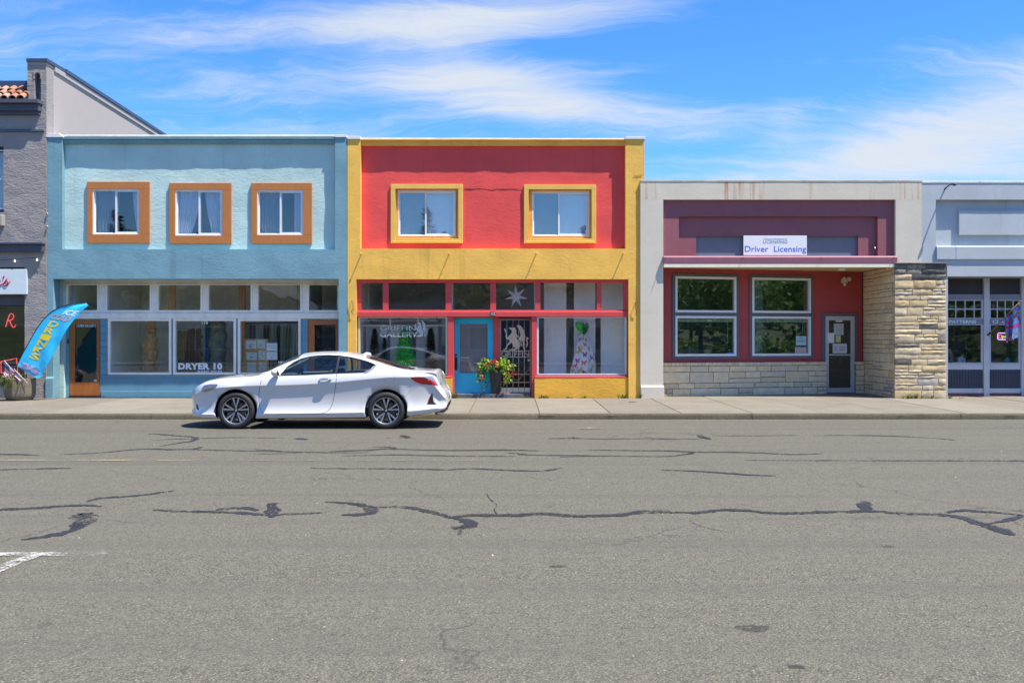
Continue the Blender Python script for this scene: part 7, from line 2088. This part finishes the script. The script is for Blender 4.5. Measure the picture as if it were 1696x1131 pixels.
# ---- blue shop windows
yw = YB+.62
def uX(p): return PX(p, yw)
def uZ(p): return PZ(p, yw)
ZBP = bZ(617)-.02
WOODC = wood('carved_wood', (0.46, 0.23, 0.10), 0.55, (9, 9, 3), 0.5)
sc1 = thing('wood_carving', (uX(248), yw, ZBP), 'knotty brown carved wooden figure in the first shop window', 'sculpture')
k_ = yw/FPX
bl = []
for px, py, r, s in ((248,612,12,.6),(246,605,11,1),(244,598,9,1),(249,592,10.5,1),(252,585,9,1),(251,578,8,1),(250,571,10,1.1),(252,564,10,1),(250,557,8.5,1),(243,566,6,1.2),(240,572,5,1),(241,580,4,1),(241,590,4.5,1.2),(247,549,6,1.3),(254,548,5,1.4),(246,541,4.5,1.3),(254,539,4.6,1.3),(251,532,6,1.2),(253,527,4.5,1)):
    bl.append((uX(px), yw+.02*math.sin(py), uZ(py), r*k_, s))
bl.append((uX(247), yw, ZBP+.05, .20, .4))
remeshed('carved_body', bl, WOODC, sc1, .014, .016)
sc2 = thing('green_carving', (uX(357), yw+.2, ZBP), 'tall grey-green carved column in the middle shop window', 'sculpture')
bl = [(uX(357+3*math.sin(py*.25)), yw+.2, uZ(py), (11+3*math.sin(py*.4))*k_, 1) for py in range(540, 616, 7)]+[(uX(349), yw+.15, uZ(572), 7*k_, 1), (uX(366), yw+.15, uZ(560), 7*k_, 1.2), (uX(357), yw+.2, ZBP+.08, .24, .4)]
remeshed('carved_body', bl, plain('greenish_stone', (0.16, 0.18, 0.13), 0.8, 0.25, 9), sc2, .018, .02)
# plank screen
ps = thing('plank_screen', (uX(313), yw+.45, ZBP), 'weathered brown plank screen behind the shop window lettering', 'screen')
rnd = random.Random(12); PLK = varied('weathered_plank', [(0, (.17, .095, .06)), (.5, (.24, .15, .10)), (1, (.13, .085, .065))], fscale=6, famt=.5, bump=.002)
y_ = yw+.45
for k in range(7):
    a = PX(294+5.6*k, y_); b = PX(294+5.6*(k+1), y_)-.006
    m = MB(); m.box(a, b, y_, y_+.03, ZBP, PZ(548+rnd.uniform(-2, 3)-.55*k, y_)); m.build('plank', PLK, ps, bevel=.004)
m = MB(); m.box(PX(293, y_), PX(334.5, y_), y_+.031, y_+.06, PZ(590, y_), PZ(584, y_)); m.build('batten', PLK, ps)
m = MB(); m.box(PX(293, y_), PX(334.5, y_), y_+.031, y_+.06, PZ(560, y_), PZ(556, y_)); m.build('batten', PLK, ps)
# blue drape in the same window
dp = thing('blue_drape', (uX(338), yw+.3, ZBP), 'narrow deep blue drape hanging in the middle shop window', 'drape')
curtain(dp, uX(333.5), uX(343), ZBP, uZ(528), yw+.3, plain('deep_blue_cloth', (0.03, 0.12, 0.22), 0.8, 0.1), 3, .03)
# notice board and sheets
yn = YB+.30
def nX(p): return PX(p, yn)
def nZ(p): return PZ(p, yn)
nb = thing('notice_board', (nX(424), yn, ZBP), 'tan board with six pinned paper sheets in the third shop window', 'notice board')
m = MB(); m.box(nX(403), nX(444.5), yn+.02, yn+.05, ZBP+.001, nZ(561)); m.build('board', plain('tan_board', (0.50, 0.29, 0.10), 0.7, 0.1), nb, bevel=.004)
m = MB(); m.box(nX(439.5), nX(442), yn+.012, yn+.0195, ZBP+.01, nZ(561.5)); m.build('edge_strip', plain('tan_strip', (0.60, 0.40, 0.18), 0.7, 0.1), nb)
SHEETS = [(407,424,564,577.5), (426,439,562.5,577), (408,425,583.5,596), (428,440.5,581,596), (409.5,423.5,600,616), (429,440,599.5,616)]
for k, (a, b, c, d) in enumerate(SHEETS):
    m = MB(); m.box(nX(a), nX(b), yn+.014, yn+.018, nZ(d), nZ(c)); s_ = m.build('sheet', plain('pale_sheet', (0.60, 0.66, 0.64), 0.7, 0.08, 20) if k < 4 else plain('tint_sheet', (0.46, 0.52, 0.46), 0.7, 0.2, 22), nb)
    rnd = random.Random(k)
    for q in range(4):
        u, w_ = rnd.uniform(.12, .5), rnd.uniform(.15, .4); h = rnd.uniform(.12, .8)
        x0_, x1_ = a+(b-a)*u, a+(b-a)*min(.92, u+w_); z_ = c+(d-c)*h
        m = MB(); m.box(nX(x0_), nX(x1_), yn+.0128+.0001*q, yn+.0139, nZ(min(d-.5, z_+rnd.uniform(.8, 2.4))), nZ(z_)); m.build('print', (GREYP, PINKP, plain('green_print', (.22, .36, .22), .7, .1), MATS['blue_print'])[(q+k) % 4], nb)
for k, (a, b, c, d) in enumerate(((446,463.5,568,581), (446,463.5,582.5,595.5))):
    t = thing('paper_sheet', (nX(455), yn-.05, nZ(d)), ('upper' if k == 0 else 'lower')+' of two white printed sheets taped beside the notice board', 'paper')
    m = MB(); m.box(nX(a), nX(b), YB+.026, YB+.028, nZ(d), nZ(c)); m.build('sheet', plain('white_sheet', (0.70, 0.76, 0.78), 0.7, 0.05, 25), t)
    rnd = random.Random(50+k)
    for q in range(9):
        x_, z_ = rnd.uniform(a+2, b-4), rnd.uniform(c+1.5, d-2)
        m = MB(); m.box(nX(x_), nX(x_+rnd.uniform(1, 3)), YB+.0248+.0001*q, YB+.0259, nZ(z_+.7), nZ(z_)); m.build('print', GREYP, t)
# hung lengths of cloth in the third window
rnd = random.Random(77)
CL = [('pale green', (.34, .38, .28)), ('grey-blue', (.16, .22, .27)), ('pale cream', (.42, .42, .36)), ('brown', (.12, .085, .07)), ('pale sage', (.36, .38, .31)), ('dark slate', (.07, .075, .085)), ('light sage', (.38, .42, .34)), ('moss', (.24, .29, .20)), ('pale grey', (.40, .43, .41))]
xs_ = [400, 413, 424, 436, 447, 458, 464.5, 473, 483, 494]
for k, (nm, c) in enumerate(CL):
    y_ = YB+1.0+.05*(k % 2)
    t = thing('hanging_cloth', (PX(xs_[k], y_), y_, ZBP), nm+' length of cloth hung in the third shop window', 'cloth', 'lengths of cloth in the shop window')
    lean = rnd.uniform(-3, 6)
    mm = MB(); a, b = xs_[k]-.5, xs_[k+1]+.5
    mm.grid(lambda u, v: (PX(a+(b-a)*u*(1-.25*v)+lean*v*.8, y_), y_+.05*math.sin(u*9+v)*1.0, PZ(538+rnd.random()*0, y_)+(ZBP+.01-PZ(538, y_))*v), 14, 8, flip=True)
    mm.build('cloth', plain('cloth_'+nm.replace(' ', '_'), c, 0.9, 0.12, 3, sc=(6, 6, .6)), t, smooth=True)
rl = thing('cloth_rail', (PX(450, YB+1.0), YB+1.0, PZ(537, YB+1.0)), 'dark rail carrying the hung cloth in the third shop window', 'rail')
m = MB(); m.tube([(PX(397, YB+1), YB+1.03, PZ(536, YB+1)), (PX(497, YB+1), YB+1.03, PZ(534, YB+1))], .025, 8)
m.build('tube', plain('rail_blue', (.05, .09, .13), .5, .1), rl, smooth=True)
for p in (402, 492):
    m = MB(); m.tube([(PX(p, YB+1), YB+1.03, PZ(536, YB+1)), (PX(p, YB+1), YB+1.03, bZ(458))], .008, 5); m.build('hanger', BLACK, rl)

# ---- lavender shop: flag on a pole, glowing sign, jars, bunting
fg = thing('house_flag', (rX(1634), YR-.06, rZ(556)), 'colourful red, blue and gold flag on a slanting pole at the lavender shopfront', 'flag')
P0 = Vector((rX(1634.2), YR-.07, rZ(555.5))); P1 = Vector((PX(1690, YR-.75), YR-.75, PZ(499, YR-.75)))
m = MB(); m.tube([P0, P1], .013, 8); m.lathe([(0, .03), (.02, .015), (.02, -.01), (.01, -.02)], tuple(P1), 10); m.build('pole', wood('flag_pole', (.36, .20, .09), .5), fg, smooth=True)
m = MB(); m.tube([P0+Vector((0, .02, 0)), P0+(P1-P0)*.08], .024, 8); m.build('bracket', BLACK, fg, smooth=True)
AX = (P1-P0)
def flg(u, v):
    a = P0+AX*(.97-.50*u)
    fold = .09*math.sin(u*13+v*2)*(.3+.7*v)
    return Vector((a.x+(.02-.50*u*0)+fold-.10*v*(1-u)+.34*v*u*.6-.2*v*u, a.y-.02+.06*math.cos(u*13)*v, a.z-v*(.88-.30*u)-.02))
def flagmat():
    m, nt, N, L, b, out = _new('flag_print')
    tc = N.new('ShaderNodeTexCoord'); vec = tc.outputs['Object']
    n = _noise(N, L, vec, 6.5, 2, .5, None, .6)
    col = _ramp(N, L, n.outputs[0], [(0.30, (.55, .02, .05)), (.40, (.62, .03, .10)), (.45, (.05, .12, .45)), (.53, (.10, .25, .62)), (.58, (.25, .30, .60)), (.63, (.35, .22, .03)), (.70, (.06, .22, .08)), (.78, (.55, .08, .25))])
    L.new(col, b.inputs['Base Color']); b.inputs['Roughness'].default_value = .8
    return m
m = MB(); m.grid(lambda u, v: flg(u, v), 36, 16); m.build('cloth', flagmat(), fg, smooth=True)
yo = YR+.10
ns = thing('open_sign', (PX(1663, yo), yo, PZ(561, yo)), 'small glowing sign with violet border and coloured letters in the lavender shop window', 'neon sign')
m = MB(); q = [(1652.5,552.6),(1654,551.6),(1672,551.6),(1673.6,552.6),(1673.6,561.4),(1672,562.4),(1654,562.4),(1652.5,561.4)]
m.tube([(PX(a, yo), yo, PZ(b, yo)) for a, b in q], .012, 6, closed=True); m.build('border_tube', emit('violet_glow', (.62, .38, .95), .8), ns, smooth=True)
for ch, cc, px in (('O', (.9, .15, .12), 1656.3), ('p', (.85, .55, .1), 1661), ('e', (.3, .75, .15), 1665.4), ('n', (.15, .6, .85), 1669.8)):
    text_mesh('lettering', ch, emit('glow_'+ch, cc, .55), ns, PX(px, yo), yo-.004, PZ(559.6, yo), .125, ext=.003, off=.004)
m = MB(); m.box(PX(1653, yo), PX(1673, yo), yo+.015, yo+.022, PZ(562, yo), PZ(552, yo)); m.build('backing', BLACK, ns)
for p in (1656, 1670):
    m = MB(); m.tube([(PX(p, yo), yo+.01, PZ(552, yo)), (PX(p, yo), yo+.01, rZ(537))], .003, 4); m.build('hanging_wire', BLACK, ns)
ZRP = rZ(601)-.03
yj = YR+.35
for px, lab, c in ((1668, 'teal glass jar on the lavender shop window shelf, left one', (.05, .28, .30)), (1686, 'green-teal glass jar on the lavender shop window shelf, right one', (.05, .30, .24))):
    j = thing('glass_jar', (PX(px, yj), yj, ZRP), lab, 'jar', 'jars in the lavender shop window')
    m = MB(); m.lathe([(0, 0), (.07, 0), (.085, .03), (.085, .10), (.06, .135), (.05, .14), (0, .14)], (PX(px, yj), yj, ZRP), 16); m.build('jar_body', plain('jar_'+str(px), c, .2, .05, spec=.8), j, smooth=True, angle=50)
    m = MB(); m.lathe([(.0, .172), (.05, .17), (.055, .165), (.055, .1405), (0, .1405)], (PX(px, yj), yj, ZRP), 16); m.build('lid', plain('jar_lid', (.35, .40, .40), .3, .05, metal=.6), j, smooth=True, angle=40)
bx_ = thing('display_box', (PX(1592, yj), yj, ZRP), 'small pale blue box with a peaked lid in the lavender shop window', 'box')
m = MB(); m.box(PX(1587, yj), PX(1599.5, yj), yj, yj+.16, ZRP, ZRP+.13); m.build('carton', plain('pale_blue_box', (.42, .52, .60), .6, .06), bx_, bevel=.004)
m = MB(); m.prism([(PX(1586.5, yj), ZRP+.1305), (PX(1600, yj), ZRP+.1305), (PX(1592, yj), ZRP+.185)], yj-.004, yj+.164); m.build('lid', plain('white_box_lid', (.6, .64, .66), .6, .05), bx_)
cu = thing('green_cup', (PX(1602, yj), yj+.3, ZRP), 'lime green cup standing behind the pale blue box', 'cup')
m = MB(); m.lathe([(0, .0), (.045, 0), (.065, .24), (.058, .24), (.04, .02), (0, .02)], (PX(1602.3, yj), yj+.3, ZRP), 16); m.build('cup_body', plain('lime_cup', (.18, .42, .05), .4, .05), cu, smooth=True, angle=40)
bt = thing('bunting', (rX(1660), YR+.2, rZ(505)), 'string of small triangular green and pink pennants inside the lavender shop transoms', 'bunting')
yb_ = YR+.16
pts = [(1568,503),(1580,508),(1594,512),(1610,508),(1626,503),(1640,503),(1652,508),(1664,510),(1678,507),(1695,502)]
m = MB(); m.tube([(PX(a, yb_), yb_, PZ(b, yb_)) for a, b in pts], .004, 4); m.build('string', PAPER, bt)
for k, (px, py) in enumerate(((1576,506.5),(1586,510.3),(1598,511.5),(1610,508.2),(1646,505.5),(1657,509),(1669,509.2),(1683,505.6))):
    m = MB(); m.prism([(PX(px-4.2, yb_), PZ(py, yb_)), (PX(px+4.2, yb_), PZ(py, yb_)), (PX(px, yb_), PZ(py+8, yb_))], yb_-.003, yb_+.001); m.build('pennant', plain('pennant_%d' % (k % 3), ((.16, .36, .28), (.38, .16, .18), (.20, .34, .36))[k % 3], .8, .1), bt)
# pendant spot lamps in the gallery window
for px, lab in ((612.5, 'small black spotlight hanging inside the gallery window above the dark trees'), (725, 'small black spotlight hanging inside the gallery window near the red post')):
    y_ = Y0+.45
    t = thing('spotlight', (PX(px, y_), y_, PZ(528, y_)), lab, 'spotlight', 'spotlights in the gallery window')
    m = MB(); m.tube([(PX(px, y_), y_, PZ(525, y_)), (PX(px-1, y_), y_, PZ(529, y_))], .006, 5); m.build('stem', BLACK, t)
    m = MB(); m.tube([(PX(px-2, y_), y_+.05, PZ(527.5, y_)), (PX(px+2.5, y_), y_-.08, PZ(531.5, y_))], [.025, .045], 10); m.build('lamp_head', BLACK, t, smooth=True, angle=50)
# ------------------------------------------------------------------ the other side of the street (seen mirrored in the glass)
rnd = random.Random(99)
m = MB()
def hillz(x, y):
    t = max(0.0, (-26-y)/60); return -.02+9*t**1.2+2.0*mnoise.noise(Vector((x*.02, y*.03, 2)))*min(1, t*3)
m.grid(lambda u, v: (-170+400*u, -24-110*v, hillz(-170+400*u, -24-110*v)), 50, 16, flip=True)
struct(m.build('hill', plain('hill_scrub', (0.045, 0.065, 0.02), 0.95, 0.4, .6)))
wm = MB(); wt = MB()
def far_conifer(x, y, z, h, r, n=260):
    for k in range(n):
        f = rnd.random()**.8; a = rnd.uniform(0, 6.283); rad = r*(1-f)*(.5+.5*rnd.random()**.5)*(1+.2*math.sin(f*40))+.1
        p = Vector((x+rad*math.cos(a), y+rad*math.sin(a), z+h*(.08+.92*f)-rad*.25)); s = .55+.5*(1-f)
        d = Vector((math.cos(a), math.sin(a), -.15+.5*rnd.random())).normalized(); side = d.cross(Vector((0, 0, 1))).normalized()*s*.45
        wm.add([p-side, p+d*s, p+side, p-d*s*.4+Vector((0, 0, s*.35))], [(0,1,2,3)])
    wt.tube([(x, y, z-.5), (x, y, z+h*.9)], [.22, .05], 5)
def far_broad(x, y, z, h, r, n=420):
    cl = [(rnd.gauss(0, .45)*r, rnd.gauss(0, .45)*r, h*(.35+.6*rnd.random()), r*rnd.uniform(.3, .55)) for _ in range(9)]
    for k in range(n):
        c = rnd.choice(cl); d = Vector((rnd.gauss(0,1), rnd.gauss(0,1), rnd.gauss(0,1))).normalized()
        p = Vector((x+c[0], y+c[1], z+c[2]))+d*c[3]*rnd.uniform(.6, 1.05)
        leaf_quad(wl, p, .42, rnd)
    wt.tube([(x, y, z-.5), (x, y, z+h*.5)], [.25, .12], 5)
wl = MB()
for k in range(150):
    x = rnd.uniform(-110, 190); y = rnd.uniform(-34, -78)
    if abs(x) < 45 and y > -44: y -= 14
    z = hillz(x, y); h = rnd.uniform(6, 10.0) if abs(x+3) < 22 else rnd.uniform(7, 12.5)
    if rnd.random() < .62: far_conifer(x, y, z, h, h*rnd.uniform(.20, .28))
    else: far_broad(x, y, z, h*.75, h*.33)
for x, y, h in ((-8.6, -47, 12.4), (-6.9, -48, 10.0), (-11.8, -50, 9.0)):
    far_conifer(x, y, hillz(x, y), h, h*.22, 420)
# planting along the far pavement: a few street-side broadleaf crowns
for x, y, h in ((20, -15.5, 6.0), (38, -17, 7.5), (46, -20, 9), (56, -24, 9), (30, -18.5, 7.0), (52, -16, 6.5), (64, -22, 9), (70, -34, 10), (78, -40, 10), (84, -30, 9), (42, -30, 8), (60, -40, 9), (92, -46, 10)):
    far_broad(x, y, 0, h, h*.42, 900)
wood_o = wm.build('woods', leafmat('far_needles', [(0, (.018, .045, .014)), (.6, (.045, .09, .025)), (1, (.09, .14, .04))], .25)); struct(wood_o, 'stuff'); wood_o['label'] = 'dark conifer wood on the hillside across the street'
o = wl.build('woods_broadleaf', leafmat('far_leaves', [(0, (.05, .11, .015)), (.5, (.10, .20, .025)), (1, (.20, .29, .06))], .35)); struct(o, 'stuff'); o['label'] = 'light green broadleaf trees across the street'
o = wt.build('woods_trunks', plain('far_bark', (.05, .04, .03), .9, .2)); struct(o, 'stuff'); o['label'] = 'trunks of the wood across the street'
hb = MB(); wl = hb
for k in range(26):
    x = 34+3.2*k+rnd.uniform(-1, 1); y = -19-.42*(x-34)+rnd.uniform(-2, 2)
    r = rnd.uniform(1.2, 2.2)
    for _ in range(170):
        d = Vector((rnd.gauss(0,1), rnd.gauss(0,1), abs(rnd.gauss(0,1)))).normalized()
        leaf_quad(hb, Vector((x, y, .1))+Vector((d.x*r, d.y*r, d.z*r*1.1))*rnd.uniform(.6, 1.05), .34, rnd)
o = hb.build('shrubbery', MATS['far_leaves']); struct(o, 'stuff'); o['label'] = 'green shrubs along the far side of the street'
# low buildings across the street
m = MB(); m.box(-70, 70, -16, -9, -.05, .12); struct(m.build('far_sidewalk', CONC))
def far_shop(name, label, x0, x1, h, yb, wallc, roofc, gable, n):
    t = thing(name, ((x0+x1)/2, yb, .1), label, 'building')
    wmx = plain(name+'_wall', wallc, .8, .1, 2); rm = plain(name+'_roof', roofc, .7, .15, 2)
    hs = [(x0+(x1-x0)*(k+.15)/n, x0+(x1-x0)*(k+.85)/n, .9, 2.5) for k in range(n)]
    o = wall('wall', wmx, t, x0, x1, .1, h, yb-.25, .25, hs)
    for a, b, c, d in hs:
        w = empty('window', ((a+b)/2, yb, c), t)
        mm = MB(); mm.ring(a, b, c, d, .07, yb-.2, yb+.03); mm.build('frame', WHITE_PAINT, w)
        mm = MB(); mm.box(a+.05, b-.05, yb-.12, yb-.11, c+.05, d-.05); mm.build('pane', plain('far_glass', (.03, .04, .05), .06, .05), w)
    mm = MB(); mm.box(x0, x1, yb-9, yb-.26, .1, h-.01); mm.build('rear_block', wmx, t)
    if gable:
        mm = MB(); mm.prism([(x0, h), (x1, h), ((x0+x1)/2, h+gable)], yb-9, yb+.01); mm.build('gable', wmx, t)
        for s in (-1, 1):
            xe = x0-.3 if s < 0 else x1+.3; xm = (x0+x1)/2
            mm = MB(); mm.prism([(xe, h-.12), (xm, h+gable+.02), (xm, h+gable+.16), (xe, h+.02)], yb-9.2, yb+.35); mm.build('roof', rm, t)
    else:
        mm = MB(); mm.box(x0-.1, x1+.1, yb-9.1, yb+.08, h, h+.14); mm.build('roof', rm, t)
        mm = MB(); mm.prism_x([(yb+.02, 2.75), (yb+1.5, 2.65), (yb+1.5, 2.75), (yb+.02, 3.0)], x0+.2, x1-.2); mm.build('canopy', rm, t)
far_shop('timber_shop', 'brown timber gabled shop across the street, mirrored in the blue shop glass', -21.5, -13.5, 3.4, -13, (.26, .15, .09), (.10, .10, .11), 2.4, 2)
far_shop('grey_shop', 'low grey shop with flat roof across the street', -12.8, -4.5, 3.9, -13.2, (.25, .27, .28), (.15, .15, .16), 0, 3)
far_shop('cream_house', 'cream gabled house across the street behind the camera', -3.4, 6.5, 3.2, -14.2, (.44, .40, .32), (.09, .09, .10), 2.2, 3)
far_shop('slate_shop', 'dark slate gabled shop across the street beyond the cream house', 8.2, 17, 3.3, -13.5, (.15, .17, .19), (.07, .07, .08), 2.8, 2)
far_shop('white_shop', 'white flat-roofed shop far along the other side of the street', 23, 33, 3.6, -21, (.55, .55, .53), (.2, .2, .2), 0, 3)
def copy_tree(o, parent=None):
    c = o.copy(); COL.objects.link(c)
    if parent is not None: c.parent = parent
    for ch in list(o.children): copy_tree(ch, c)
    return c
c2 = copy_tree(coupe); c2.location = (22.0, -6.5, 0); c2['label'] = 'white coupe parked across the street, mirrored in the lavender shop glass'
c2['group'] = 'parked coupes'; coupe['group'] = 'parked coupes'
